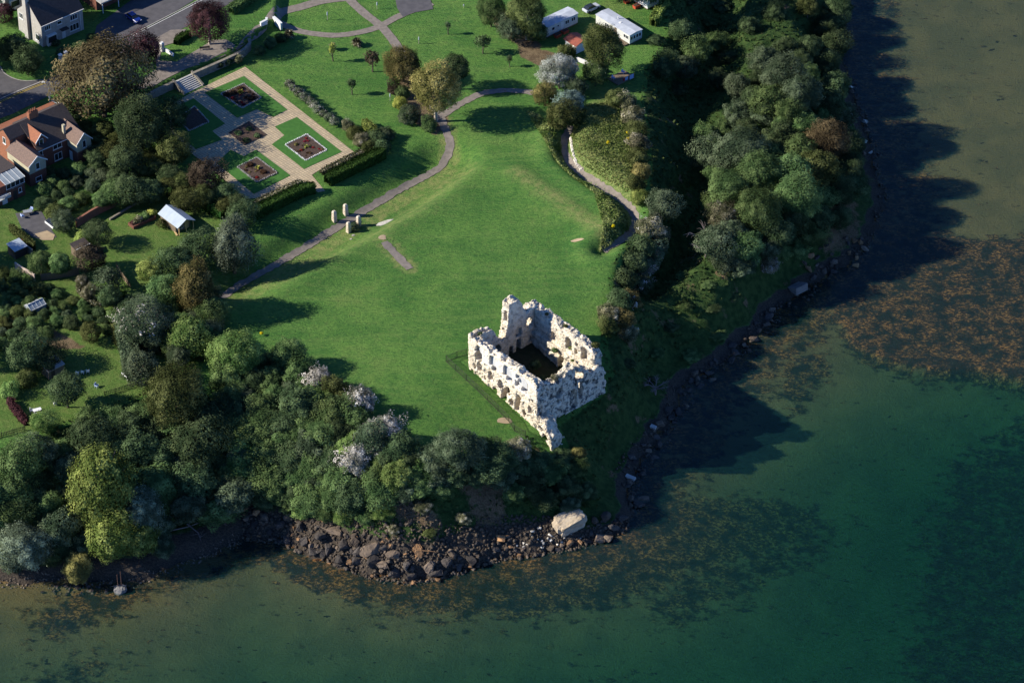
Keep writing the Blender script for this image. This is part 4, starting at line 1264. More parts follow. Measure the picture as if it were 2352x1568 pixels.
# ---- undergrowth and long grass: what nobody could count
def scatter_leaves(name, poly_px, n, size, mat, z_up=(0, .5), z_ref=None, world_poly=None, elong=1.3, up=.6, label=None, dens=None):
    W = world_poly if world_poly is not None else px_poly(poly_px, 14.0)
    xs = [p[0] for p in W]
    ys = [p[1] for p in W]
    X = RNG.uniform(min(xs), max(xs), n * 4)
    Y = RNG.uniform(min(ys), max(ys), n * 4)
    k = inside(W, X, Y)
    if dens is not None:
        k &= RNG.random(len(X)) < dens(X, Y)
    X, Y = X[k][:n], Y[k][:n]
    P = np.stack([X, Y, gz(X, Y) + RNG.uniform(z_up[0], z_up[1], len(X)) * (.3 + vnoise(X, Y, .5, 77, 2))], -1)
    Nn = unit(len(X)) + np.array([0, 0, up])
    Nn /= np.linalg.norm(Nn, axis=1)[:, None]
    tint = np.clip(vnoise(X, Y, .4, 33, 3) * 1.2 - .3 + .5 * RNG.random(len(X)), 0, 1)
    V, F, tt = leaf_quads(P, Nn, size, tint, elong)
    o = link(name, np_mesh(name, V, F, False, dict(tint=tt)), mat)
    return tag(o, label, "undergrowth", kind="stuff")
slope_world = shore + [(shore[-1][0], 250), (-200, 250)]
def on_slope(X, Y):
    it = inside(top_poly, X, Y)
    il = inside(land_poly, X, Y)
    d = dist_line(shore, X, Y)
    return np.where(il & ~it & (d > 6), .35 + 1.3 * np.clip(vnoise(X, Y, .25, 44, 3) - .33, 0, 1), 0)
scatter_leaves("undergrowth", None, 52000, .5, leaf_mat("undergrowth_leaves", (.026, .046, .016), (.085, .11, .038)), (0, .55), world_poly=[(-125, -110), (75, -110), (110, 240), (0, 240), (20, 0), (-125, 0)], dens=on_slope,
               label="tangled undergrowth of brambles and ivy covering the cliff slopes")
M['longgrass'] = leaf_mat("long_grass_blades", (.11, .17, .04), (.34, .37, .14), trans=.35)
scatter_leaves("long_grass", [(1208, 255), (1250, 330), (1285, 385), (1365, 455), (1385, 530), (1375, 578), (1405, 560), (1445, 520), (1440, 490), (1395, 450), (1335, 410), (1292, 365), (1288, 320), (1240, 270)], 14000, .24, M['longgrass'], (0, .6), elong=2.6, up=.4,
               label="long pale grass on the bank between the lawn and the cliff path")
scatter_leaves("long_grass", [(1330, 260), (1400, 245), (1450, 260), (1465, 330), (1460, 430), (1440, 450), (1400, 425), (1345, 385), (1312, 345), (1310, 310)], 9000, .2, M['longgrass'], (0, .35), elong=2.2, up=.7,
               label="long green and straw grass on the mound beside the cliff path")

# ---- hedges
def hedge(name, pxs, width, height, col, label, leaf=.2, dens=60, up=0, cat="hedge", rough=.12, blossom=None):
    P = resample(world_line(pxs), .4)
    T_ = np.gradient(P, axis=0)
    T_ /= np.linalg.norm(T_, axis=1)[:, None]
    Nn = np.stack([-T_[:, 1], T_[:, 0]], -1)
    o0 = np.array([P[0][0], P[0][1], float(gz(*P[0]))])
    # solid core
    prof = [(-.42, -.3), (-.44, .5), (-.36, .9), (.36, .9), (.44, .5), (.42, -.3)]
    vs = []
    for p, nn in zip(P, Nn):
        for a, h in prof:
            q = p + nn * a * width
            vs.append((q[0] - o0[0], q[1] - o0[1], float(gz(*p)) - o0[2] + h * height))
    m = len(prof)
    fs = [(i * m + k, i * m + (k + 1) % m, (i + 1) * m + (k + 1) % m, (i + 1) * m + k) for i in range(len(P) - 1) for k in range(m)]
    L = len(P) * .4
    n = int(L * (width + 2 * height) * dens)
    i = RNG.integers(0, len(P), n)
    sgn = RNG.random(n)
    s = RNG.uniform(0, width + 2 * height * .95, n)
    a = np.where(s < height, -.5 * width, np.where(s < height + width, s - height - .5 * width, .5 * width))
    h = np.where(s < height, s, np.where(s < height + width, height, np.clip(2 * height + width - s, 0, None)))
    a = a + RNG.normal(0, rough, n)
    h = h + RNG.normal(0, rough, n) + .25 * (vnoise(P[i][:, 0], P[i][:, 1], .6, 12, 2) - .5)
    endc = np.minimum(i, len(P) - 1 - i) * .4
    sh = np.clip(endc / (width * .6), .55, 1)
    X = P[i] + Nn[i] * (a * sh)[:, None] + T_[i] * RNG.uniform(-.25, .25, n)[:, None]
    Z = gz(X[:, 0], X[:, 1]) + h * (.75 + .25 * sh)
    Q = np.stack([X[:, 0] - o0[0], X[:, 1] - o0[1], Z - o0[2]], -1)
    nr = np.stack([Nn[i][:, 0] * np.sign(a) * (s < height) + Nn[i][:, 0] * (s > height + width), Nn[i][:, 1] * np.sign(a), (s > height) * (s < height + width) * 1.0], -1) + unit(n) * .6
    nr /= np.linalg.norm(nr, axis=1)[:, None] + 1e-6
    V, F, tt = leaf_quads(Q, nr, leaf, RNG.random(n))
    allv = np.concatenate([np.array(vs), V])
    allf = np.concatenate([np.array(fs), F + len(vs)])
    tint = np.concatenate([np.zeros(len(vs)), tt])
    o = link(name, np_mesh(name, allv, allf, False, dict(tint=tint)), LEAF[col])
    o.location = o0
    return tag(o, label, cat)
LEAF['hedge'] = leaf_mat("hedge_leaves", (.020, .048, .012), (.055, .105, .024), trans=.1)
LEAF['purplehedge'] = leaf_mat("purple_hedge_leaves", (.035, .014, .018), (.085, .04, .045), trans=.1)
hedge("clipped_hedge", [(752, 424), (790, 404), (835, 382), (880, 360)], 2.4, 2.2, 'hedge', "clipped green hedge on the path side of the paved garden, nearer the golden willow")
hedge("clipped_hedge", [(722, 440), (690, 448), (645, 470), (600, 492), (575, 505)], 2.4, 2.2, 'hedge', "clipped green hedge on the path side of the paved garden, nearer the gardens")
hedge("low_border_shrubs", [(738, 400), (770, 385), (810, 364), (835, 352)], 1.3, .9, 'pale', "low loose border of pale shrubs along the upper paved edge", .24, 45, cat="border shrubs")
hedge("low_border_shrubs", [(692, 422), (660, 436), (620, 456), (585, 472)], 1.3, .9, 'pale', "low loose border of pale shrubs along the lower paved edge", .24, 45, cat="border shrubs")
hedge("square_hedge", [(838, 288), (850, 302), (862, 314)], 1.9, 1.7, 'lime', "short block of clipped pale green hedge behind the flowering shrubs")
hedge("clipped_hedge", [(405, 445), (440, 462), (480, 482), (515, 500)], 2.2, 2.0, 'hedge', "long clipped hedge behind the blue-roofed summerhouse")
hedge("clipped_hedge", [(405, 104), (416, 92), (436, 84)], 1.6, 1.4, 'hedge', "short curved hedge on the grass island beside the purple tree")
hedge("boundary_hedge", [(530, 32), (560, 12), (595, -12)], 2.2, 1.9, 'mid', "green hedge between the road and the park at the top")
hedge("purple_hedge", [(22, 925), (38, 948), (52, 966), (62, 975)], 1.3, 1.3, 'purplehedge', "purple-red hedge between two lawns at the far left")
hedge("clipped_hedge", [(180, 668), (195, 685), (216, 702), (236, 700)], 1.0, .9, 'pale', "low straggling hedge across the lawn below the apple tree", .2, 45)
hedge("clipped_hedge", [(236, 700), (262, 690), (288, 682)], 1.3, 1.3, 'hedge', "dark curved hedge closing the apple tree lawn")
hedge("boundary_hedge", [(280, 775), (292, 800), (300, 830), (306, 866)], 3.2, 3.4, 'grey', "tall grey-green clipped hedge beside the bench lawn", .25)
hedge("wall_hedge", [(25, 528), (45, 545), (66, 562), (78, 574)], 1.0, 1.5, 'olive', "shaggy olive hedge over the patio wall by the red parasol", .22)
hedge("boundary_hedge", [(55, 642), (66, 658), (78, 668)], 1.2, 1.6, 'bright', "short bright green hedge at the end of the garden wall", .22)
hedge("rough_hedge", [(1500, 60), (1512, 40), (1530, 18)], 2.0, 2.0, 'lime', "pale sunlit hedge end beside the white caravan corner", .25)

# ---- rose and flowering shrubs along the paved garden
def rosebush(U, V, r, label, group):
    T(U, V, r, 'grey', 'small', .8, label, "rose bush", group, "rose_bush", blossom=.98)
for i, (U, V) in enumerate([(665, 193), (675, 203), (686, 212), (697, 222), (710, 232)]):
    rosebush(U, V, 13, "white-flowering rose bush in the row farther from the clipped hedges, beside the paved path", "rose bushes in the upper bed")
for i, (U, V) in enumerate([(722, 242), (732, 252), (744, 262), (756, 270), (766, 278)]):
    rosebush(U, V, 13, "white-flowering rose bush in the row nearer the clipped hedges, beside the paved path", "rose bushes in the lower bed")
for U, V, r, c in [(800, 292, 18, 'pale'), (815, 308, 22, 'olive'), (830, 325, 24, 'pale'), (845, 340, 20, 'olive'), (868, 320, 28, 'dark'), (888, 310, 22, 'grey'), (880, 340, 22, 'dark')]:
    T(U, V, r, c, 'bush', .85, None, where="garden corner")
T(645, 88, 16, 'dark', 'bush', .9, None)
T(620, 100, 18, 'dark', 'bush', .9, None)
T(597, 118, 16, 'dark', 'bush', .9, None)
T(550, 135, 12, 'pale', 'small', .8, None)
T(525, 142, 10, 'dark', 'small', .8, None)
T(505, 150, 10, 'dark', 'small', .8, None)
# ------------------------------------------------------------------ buildings
M['render_wall'] = simple("pale_roughcast", (.42, .40, .37), (.34, .32, .29), 1.5, .9, .4, .02)
M['brick'] = simple("red_brick", (.19, .075, .05), (.125, .055, .04), 3.0, .9, .3, .02)
M['orange_tile'] = simple("orange_hung_tile", (.30, .115, .06), (.22, .09, .05), 3.0, .85, .4, .02)
M['buff'] = simple("buff_render", (.46, .42, .30), (.38, .35, .25), 1.0, .85)
M['roof_tile'] = simple("brown_roof_tile", (.20, .13, .10), (.12, .085, .07), 2.5, .85, .5, .03, sx=(1, 1, 3))
M['slate'] = simple("dark_roof", (.075, .06, .055), (.05, .042, .04), 2.5, .8, .4, .03)
M['glass'] = simple("window_glass", (.02, .025, .03), (.03, .035, .04), .5, .08, spec=.6)
M['darkglass'] = M['glass']
M['whitetrim'] = simple("white_trim", (.74, .74, .72), (.66, .66, .64), 2, .5)
M['metalroof'] = simple("blue_grey_roof", (.40, .46, .52), (.34, .40, .46), .6, .5, sx=(1, 4, 1))
M['caravan'] = simple("caravan_cream", (.62, .62, .56), (.52, .53, .50), 1.0, .5)
M['caravan_roof'] = simple("caravan_roof", (.50, .53, .58), (.40, .43, .48), .8, .55)
M['red_felt'] = simple("red_felt_roof", (.30, .085, .055), (.22, .07, .05), 2, .85)
M['wood'] = simple("weathered_wood", (.20, .15, .10), (.13, .10, .07), 4, .85)
M['newwood'] = simple("fresh_timber", (.60, .42, .20), (.48, .33, .16), 3, .8)
M['darkwood'] = simple("dark_wood", (.06, .05, .04), (.045, .035, .03), 4, .85)
M['concrete'] = simple("pale_concrete", (.45, .44, .42), (.34, .33, .31), 1.2, .9, .3, .03)
M['plastic'] = simple("white_plastic", (.80, .80, .80), (.74, .74, .74), 2, .45)
M['redcloth'] = simple("red_fabric", (.42, .02, .03), (.32, .015, .025), 2, .8)
M['bluepaint'] = simple("blue_car_paint", (.01, .03, .20), (.01, .025, .17), 1, .25, spec=.6)
M['bluecloth'] = simple("pale_blue_cloth", (.40, .50, .75), (.34, .43, .66), 2, .8)
M['tyre'] = simple("tyre_rubber", (.02, .02, .02), (.03, .03, .03), 3, .8)
M['steel'] = simple("galvanised_steel", (.45, .46, .47), (.36, .37, .38), 3, .45, metal=.4)
M['greenhouse'] = simple("greenhouse_glass", (.30, .34, .36), (.24, .28, .30), .8, .15, spec=.6)
M['orangeplastic'] = simple("orange_red_plastic", (.55, .09, .04), (.45, .07, .035), 2, .6)

ANG = math.atan2(.65, .76)
E1 = np.array([math.cos(ANG), math.sin(ANG)])
E2 = np.array([-E1[1], E1[0]])

def window(parent, x, y, z, w, h, face, panes=2, sill=True, d=.06):
    """face 'y-': in a wall facing -y at plane y; 'x-': facing -x at plane x"""
    def bx(mb, a0, a1, z0, z1, p0, p1):
        if face == 'y-': mb.box(x + a0, x + a1, y - p1, y - p0, z + z0, z + z1)
        else: mb.box(x - p1, x - p0, y + a0, y + a1, z + z0, z + z1)
    mb = MB()
    bx(mb, -w / 2, w / 2, 0, .09, -.02, d)
    bx(mb, -w / 2, w / 2, h - .09, h, -.02, d)
    bx(mb, -w / 2, -w / 2 + .09, .09, h - .09, -.02, d)
    bx(mb, w / 2 - .09, w / 2, .09, h - .09, -.02, d)
    for k in range(1, panes):
        a = -w / 2 + w * k / panes
        bx(mb, a - .045, a + .045, .09, h - .09, -.02, d)
    f = mb.build("window", M['whitetrim'], parent)
    mb = MB()
    bx(mb, -w / 2 + .09, w / 2 - .09, .09, h - .09, -.02, .02)
    mb.build("pane", M['glass'], f)
    if sill:
        mb = MB()
        bx(mb, -w / 2 - .08, w / 2 + .08, -.12, -.01, -.02, .14)
        mb.build("sill", M['whitetrim'], f)
    return f

def gable_roof_x(mb, x0, x1, y0, y1, ze, zr, t=.14, ov=.3, yr=None):
    """ridge along x"""
    ym = (y0 + y1) / 2 if yr is None else yr
    s0 = (zr - ze) / (ym - y0)
    s1 = (zr - ze) / (y1 - ym)
    mb.prism([(y0 - ov, ze - ov * s0), (ym, zr), (y1 + ov, ze - ov * s1), (y1 + ov, ze - ov * s1 + t), (ym, zr + t * 1.1), (y0 - ov, ze - ov * s0 + t)], 0, x0 - ov * .5, x1 + ov * .5)

def gable_roof_y(mb, x0, x1, y0, y1, ze, zr, t=.14, ov=.3):
    """ridge along y"""
    xm = (x0 + x1) / 2
    s = (zr - ze) / (xm - x0)
    mb.prism([(x0 - ov, ze - ov * s), (xm, zr), (x1 + ov, ze - ov * s), (x1 + ov, ze - ov * s + t), (xm, zr + t * 1.1), (x0 - ov, ze - ov * s + t)], 1, y0 - ov, y1)

def bargeboard_y(mb, x0, x1, y, ze, zr, ov=.3):
    xm = (x0 + x1) / 2
    s = (zr - ze) / (xm - x0)
    for sg in (-1, 1):
        xa = xm + sg * (xm - x0 + ov)
        mb.prism([(xm, zr - .12), (xm, zr + .17), (xa, ze - ov * s + .15), (xa, ze - ov * s - .12)], 1, y - ov - .09, y - ov - .01)

# white rendered house, top left
gx1, gy1, gz1 = ground_at(98.5, 108.5)
h1 = empty("rendered_house", (gx1, gy1, gz1), ANG, "pale roughcast two-storey house with dark roof and gable chimney at the top left", "house")
L1, W1, EV1, RD1 = 10.8, 9.0, 5.5, 9.4
mb = MB().box(0, L1, 0, W1, -1, EV1)
mb.prism([(0, EV1), (W1, EV1), (W1 / 2, RD1)], 0, 0.002, L1 - .002)
mb.build("wall", M['render_wall'], h1)
mb = MB(); gable_roof_x(mb, 0, L1, 0, W1, EV1, RD1, .16, .3)
rf1 = mb.build("roof", M['slate'], h1)
MB().box(-.75, .15, W1 / 2 - .2, W1 / 2 + 1.1, -.5, RD1 + 1.1).box(-.5, -.2, W1 / 2 + .1, W1 / 2 + .4, RD1 + 1.1, RD1 + 1.6).build("chimney", M['render_wall'], rf1)
mb = MB().box(-.1, L1 + .1, -.46, -.34, EV1 - .2, EV1 - .08); mb.build("gutter", M['whitetrim'], h1)
window(h1, 1.6, 0, 3.7, 1.5, 1.15, 'y-', 3); window(h1, 4.7, 0, 3.9, 1.2, .8, 'y-', 1); window(h1, 8.4, 0, 3.5, 1.9, 1.3, 'y-', 3)
window(h1, 8.4, 0, .9, 2.4, 1.6, 'y-', 3)
window(h1, 0, 7.6, 3.6, 1.4, 1.4, 'x-', 2); window(h1, 0, 1.6, .9, 1.7, 1.5, 'x-', 1)
bay = MB().box(1.0, 3.4, -.7, 0, -.3, 2.5).build("bay_window", M['whitetrim'], h1)
MB().box(1.15, 3.25, -.74, -.68, .8, 2.2).build("pane", M['glass'], bay)
pc = MB().box(4.6, 6.4, -1.1, 0, 2.5, 2.7).build("porch", M['slate'], h1)
MB().box(5.1, 6.0, -.06, .02, 0, 2.1).build("door", M['whitetrim'], h1)
MB().box(9.95, 10.07, -.14, -.02, .1, EV1 - .3).build("drainpipe", M['whitetrim'], h1)

# unseen copy beyond the top edge, added to throw shade over the forecourt
def copy_tree(o, parent=None):
    c = o.copy(); ROOT.objects.link(c)
    if parent is not None: c.parent = parent
    for ch_ in list(o.children): copy_tree(ch_, c)
    return c
h1_shade_copy = copy_tree(h1)
h1_shade_copy.location = (gx1 + E2[0] * 17 + E1[0] * 2, gy1 + E2[1] * 17 + E1[1] * 2, gz1)
tag(h1_shade_copy, "unseen copy of the roughcast house, added beyond the top edge for its shade")
# red brick semi, left
px_, py_ = at(175.9, 327.9, 14 + 5.4)
org = np.array([px_, py_]) - E1 * 10.5 - E2 * (-6.5)
h2 = empty("brick_house", (org[0], org[1], 14.0), ANG, "red brick house with brown tiled gables, orange dormer and tall chimney pots", "house")
mb = MB().box(-.75, 14, 1.1, 7.0, -1, 7.2)
mb.prism([(1.1, 7.2), (5.1, 7.2), (3.1, 8.6)], 0, -.752, 3)
mb.build("wall", M['orange_tile'], h2)
MB().box(2.5, 10.6, -3.0, 1.09, -1, 4.9).build("front_wall", M['brick'], h2)
mb = MB()
mb.prism([(-3.35, 4.85), (3.1, 8.65), (7.4, 6.1), (7.4, 6.25), (3.1, 8.82), (-3.35, 5.0)], 0, 3.0, 14.1)
gable_roof_x(mb, -.75, 3.0, 1.1, 5.1, 7.25, 8.65, .15, .25)
rf2 = mb.build("roof", M['slate'], h2)  # dark colour carries the shade of the slope turned from the sun
ch = MB().box(5.4, 7.6, 2.6, 3.5, 7, 10.1).build("chimney", M['orange_tile'], rf2)
for k in range(4):
    MB().tube([(5.7 + .5 * k, 3.05, 10.1), (5.7 + .5 * k, 3.05, 10.7)], [.17, .13], 8).build("chimney_pot", M['orange_tile'], ch)
MB().box(10.2, 10.75, -2.4, -1.8, 4.5, 7.6).build("chimney", M['buff'], rf2)
# right wing
wr_ = MB().box(10.5, 14.0, -6.5, 1.09, -1, 2.9).build("wing_wall", M['brick'], h2)
mb = MB().box(10.49, 14.01, -6.51, 1.08, 2.9, 5.2); mb.prism([(10.49, 5.2), (14.01, 5.2), (12.25, 7.0)], 1, -6.51, 1.0)
mb.build("wing_upper_wall", M['buff'], h2)
mb = MB(); gable_roof_y(mb, 10.5, 14, -6.5, 3.0, 5.2, 7.05); mb.build("wing_roof", M['roof_tile'], h2)
mb = MB(); bargeboard_y(mb, 10.5, 14, -6.5, 5.2, 7.05); mb.build("bargeboard", M['whitetrim'], h2)
window(h2, 12.3, -6.51, 3.5, .9, 1.7, 'y-', 1); window(h2, 12.9, -6.5, 1.2, .6, .9, 'y-', 1)
# left wing
MB().box(-1.6, 2.5, -6.8, 1.09, -1, 3.0).build("wing_wall", M['brick'], h2)
mb = MB().box(-1.61, 2.51, -6.81, 1.08, 3.0, 5.2); mb.prism([(-1.61, 5.2), (2.51, 5.2), (.45, 6.7)], 1, -6.81, 1.0)
mb.build("wing_upper_wall", M['buff'], h2)
mb = MB(); gable_roof_y(mb, -1.6, 2.5, -6.8, 1.1, 5.2, 6.75); mb.build("wing_roof", M['roof_tile'], h2)
mb = MB(); bargeboard_y(mb, -1.6, 2.5, -6.8, 5.2, 6.75); mb.build("bargeboard", M['whitetrim'], h2)
window(h2, .5, -6.81, 3.5, 1.0, 1.6, 'y-', 1); window(h2, .5, -6.8, .6, 1.5, 1.1, 'y-', 1)
# dormer
mb = MB().box(3.3, 5.9, -2.4, 2.0, 4.5, 6.7); mb.prism([(3.3, 6.7), (5.9, 6.7), (4.6, 8.1)], 1, -2.4, 2.0)
dm = mb.build("dormer", M['brick'], h2)
mb = MB(); gable_roof_y(mb, 3.3, 5.9, -2.4, 2.6, 6.7, 8.15, .12, .25); mb.build("roof", M['orange_tile'], dm)
mb = MB(); bargeboard_y(mb, 3.3, 5.9, -2.4, 6.7, 8.15, .25); mb.build("bargeboard", M['whitetrim'], dm)
window(h2, 4.6, -2.4, 5.4, 1.0, 1.4, 'y-', 1)
window(h2, -.75, 3.1, 5.2, 1.0, 1.5, 'x-', 1)
window(h2, 3.6, -3.0, 3.3, 1.5, 1.2, 'y-', 2); window(h2, 8.0, -3.0, 3.3, 2.2, 1.2, 'y-', 2); window(h2, 8.0, -3.0, .5, 1.9, 1.7, 'y-', 2)
MB().box(10.4, 10.48, -4.6, -3.6, 0, 2.1).build("door", M['whitetrim'], h2)
MB().box(2.52, 10.5, -3.46, -3.34, 4.7, 4.84).build("gutter", M['whitetrim'], h2)

# neighbour with glazed balcony room
px_, py_ = at(54.7, 404.5, 14 + 4.6)
h3 = empty("balcony_house", (px_, py_, 14.0), ANG, "house with a white glazed sun room and balcony at the left edge of the picture", "house")
MB().box(-8, 0, 0, 9, -1, 4.4).build("wall", M['brick'], h3)
MB().box(-8.2, .2, 3.2, 9.2, 5.0, 5.2).box(-8, 0, 3.21, 9, 4.4, 5.0).build("flat_roof", M['slate'], h3)
sr = MB().box(-4.4, 0, 0, .1, 2.6, 3.2).box(-4.4, 0, 0, .1, 4.25, 4.4).build("sun_room", M['whitetrim'], h3)
mb = MB()
for k in range(5):
    mb.box(-4.4 + k * 1.08, -4.3 + k * 1.08, -.03, .09, 3.2, 4.25)
mb.box(-4.5, .1, -.06, .16, 3.1, 3.2).build("frame", M['whitetrim'], sr)
MB().box(-4.3, -.08, -.012, .02, 3.2, 4.25).build("pane", M['glass'], sr)
mb = MB(); mb.prism([(-.2, 4.45), (3.2, 5.0), (3.2, 5.08), (-.2, 4.53)], 0, -4.6, .15); gr = mb.build("glass_roof", M['greenhouse'], sr)
mb = MB()
for k in range(5):
    mb.prism([(-.22, 4.54), (3.2, 5.09), (3.2, 5.15), (-.22, 4.60)], 0, -4.62 + k * 1.18, -4.54 + k * 1.18)
mb.build("rafter", M['whitetrim'], gr)
bl = MB().box(-8, -4.4, -1.6, 0, 2.3, 2.5).build("balcony", M['concrete'], h3)
mb = MB().box(-8, -4.4, -1.6, -1.53, 3.3, 3.38)
for k in range(12):
    mb.box(-8 + k * .32, -7.95 + k * .32, -1.6, -1.55, 2.5, 3.3)
mb.build("railing", M['whitetrim'], bl)
window(h3, -1.2, 0, 1.2, .8, 1.1, 'y-', 1)
MB().box(-2.9, -2.0, -.05, .02, 0, 2.1).build("door", M['darkwood'], h3)
MB().box(-5.6, -4.4, -.05, .02, 0, 2.2).build("door", M['whitetrim'], h3)

# dark house with balcony behind the parked car
px_, py_, pz_ = ground_at(292, 6)
h4 = empty("balcony_house", (px_, py_, pz_), ANG, "shaded brick house with balcony and white posts behind the blue car", "house")
MB().box(-7, 9, 1.6, 9, -1, 5.6).build("wall", M['brick'], h4)
mb = MB(); gable_roof_x(mb, -7, 9, 1.6, 9, 5.6, 8.2); mb.build("roof", M['slate'], h4)
bl = MB().box(-7, 2, -.4, 1.59, 2.5, 2.8).build("balcony", M['concrete'], h4)
mb = MB().box(-7, 2, -.4, -.34, 3.6, 3.68)
for k in range(20):
    mb.box(-7 + k * .46, -6.95 + k * .46, -.4, -.35, 2.8, 3.6)
mb.build("railing", M['bluecloth'], bl)
for x in (-6.6, -2.4, 1.8):
    MB().box(x - .08, x + .08, -.3, -.14, 0, 2.5).build("post", M['whitetrim'], h4)
window(h4, -4, 1.6, 3.4, 2.0, 1.5, 'y-', 2); window(h4, 5, 1.6, 3.2, 2.0, 1.3, 'y-', 2)
MB().box(3.2, 6.6, 1.52, 1.62, 0, 2.3).build("garage_door", M['whitetrim'], h4)

# blue car
px_, py_, pz_ = ground_at(307, 47)
car = empty("parked_car", (px_, py_, pz_ + .07), ANG - math.pi / 2, "blue parked car in the shaded forecourt of the balcony house", "car")
mb = MB(); mb.prism([(-2.05, .3), (2.0, .3), (2.05, .62), (1.95, .82), (.95, .92), (-1.6, .95), (-2.05, .85)], 1, -.83, .83); mb.build("body", M['bluepaint'], car, .06)
mb = MB(); mb.add([(-1.75, -.76, .93), (.95, -.76, .93), (.95, .76, .93), (-1.75, .76, .93), (-1.2, -.6, 1.42), (.25, -.6, 1.42), (.25, .6, 1.42), (-1.2, .6, 1.42)], [(0, 1, 5, 4), (1, 2, 6, 5), (2, 3, 7, 6), (3, 0, 4, 7), (4, 5, 6, 7)])
mb.build("window", M['glass'], car)
MB().box(-1.22, .27, -.62, .62, 1.41, 1.47).build("roof", M['bluepaint'], car, .02)
for x in (-1.3, 1.3):
    for y in (-.8, .8):
        wv = MB().tube([(x, y - .1, .32), (x, y + .1, .32)], .32, 14).build("wheel", M['tyre'], car)
        MB().tube([(x, y - .115, .32), (x, y + .115, .32)], .18, 10).build("rim", M['steel'], wv)
for y in (-.6, .6):
    MB().box(1.93, 2.06, y - .18, y + .18, .62, .76).build("headlight", M['whitetrim'], car)

# lamp post
px_, py_, pz_ = ground_at(116, 247)
lp = empty("street_lamp", (px_, py_, pz_), 0, "grey street lamp post by the road in front of the bronze tree", "street lamp")
MB().tube([(0, 0, 0), (0, 0, 1.2), (0, 0, 6.0)], [.13, .09, .07], 8).build("post", M['steel'], lp)
MB().tube([(0, 0, 5.9), (-.3, 0, 6.25), (-.8, 0, 6.35)], [.06, .05, .05], 6).build("arm", M['steel'], lp)
MB().frustum(-1.0, 0, 6.25, 6.45, .38, .16, .3, .1).build("lamp_head", M['whitetrim'], lp)
MB().box(-.2, .2, -.04, .04, 2.3, 2.8).build("sign_plate", M['whitetrim'], lp)

# road railing by the brick house
g0, g1 = ground_at(120, 246), ground_at(146, 266)
rl = empty("guard_rail", g0, 0, "white two-bar guard rail on the low wall above the brick house", "guard rail")
d = np.array(g1) - np.array(g0)
MB().bar((0, 0, .5), (d[0], d[1], .5), .35, 1.0).build("low_wall", M['concrete'], rl)
for k in (0, .5, 1):
    MB().bar((d[0] * k, d[1] * k, .9), (d[0] * k, d[1] * k, 2.0), .09, .09).build("post", M['whitetrim'], rl)
for h in (1.55, 1.95):
    MB().bar((0, 0, h), (d[0], d[1], h), .08, .1).build("bar", M['whitetrim'], rl)

# gate piers by the road, low white wall
for (U, V), lab in (((140, 142), "pale gate pier half hidden by the bronze tree, lower of the pair"), ((152, 136), "pale gate pier half hidden by the bronze tree, upper of the pair")):
    g = ground_at(U, V)
    r_ = empty("gate_pier", g, ANG, lab, "gate pier")
    MB().frustum(0, 0, -.3, 1.7, .33, .33, .33, .33).build("shaft", M['concrete'], r_)
    MB().frustum(0, 0, 1.7, 1.95, .42, .42, .3, .3).build("cap", M['whitetrim'], r_)
g = ground_at(373, 118)
r_ = empty("gate_pier", g, ANG, "white gate pier beside the dark purple tree at the park entrance", "gate pier")
MB().frustum(0, 0, -.3, 2.0, .36, .36, .34, .34).build("shaft", M['concrete'], r_)
MB().frustum(0, 0, 2.0, 2.3, .42, .42, .28, .28).build("cap", M['whitetrim'], r_)
MB().bar((.4, -.4, .4), (.6, -3.2, .3), .3, .9).build("side_wall", M['whitetrim'], r_)

# retaining wall, steps, bench
def wall_line(name, pxs, z_lo, z_hi, th, mat, label, zb=14.0, cat="wall"):
    P = resample(px_poly(pxs, zb + z_hi), 1.5)
    T_ = np.gradient(P, axis=0); T_ /= np.linalg.norm(T_, axis=1)[:, None]
    Nn = np.stack([-T_[:, 1], T_[:, 0]], -1) * th / 2
    root = empty(name, (P[0][0], P[0][1], zb), 0, label, cat)
    for nm, a, b, k in (("wall_face", z_lo, z_hi - .12, 1.0), ("coping", z_hi - .12, z_hi, 1.35)):
        vs, fs = [], []
        for p, n_ in zip(P - P[0], Nn * k):
            vs += [(p[0] - n_[0], p[1] - n_[1], a), (p[0] + n_[0], p[1] + n_[1], a), (p[0] + n_[0], p[1] + n_[1], b), (p[0] - n_[0], p[1] - n_[1], b)]
        for i in range(len(P) - 1):
            for c in range(4):
                fs.append((i * 4 + c, i * 4 + (c + 1) % 4, i * 4 + 4 + (c + 1) % 4, i * 4 + 4 + c))
        fs += [(0, 1, 2, 3), tuple((len(P) - 1) * 4 + c for c in (3, 2, 1, 0))]
        mb = MB(); mb.add(vs, fs); mb.build(nm, mat, root)
    return root
M['stonewall'] = simple("rubble_wall_stone", (.27, .24, .19), (.17, .155, .125), 2.0, .9, .7, .06)
wall_line("retaining_wall", [(442, 168), (490, 147), (537, 126), (562, 111), (574, 98), (572, 88)], -.3, 1.85, .5, M['stonewall'], "curved stone retaining wall above the paved garden, right of the steps")
wall_line("retaining_wall", [(300, 236), (350, 210), (397, 188)], -.3, 1.75, .5, M['stonewall'], "shaded stone retaining wall under the bronze tree, left of the steps")
wall_line("white_wall", [(598, 52), (612, 45), (612, 40)], .5, 2.4, .4, M['whitetrim'], "short white wall end at the head of the curved path")
wall_line("white_wall", [(628, 38), (642, 50), (646, 54)], .3, 2.0, .45, M['whitetrim'], "white coped parapet where the upper steps meet the curved path")
a0 = np.array(at(397, 188, 15.5)); a1 = np.array(at(442, 167, 15.5)); b0 = np.array(at(420, 215, 14.0))
dx = (a1 - a0); wd = np.linalg.norm(dx); dx /= wd
dn = np.array([dx[1], -dx[0]])
st_ = empty("garden_steps", (a0[0], a0[1], 14.0), math.atan2(dx[1], dx[0]), "wide pale stone steps down from the upper path into the paved garden", "steps")
run = 3.6
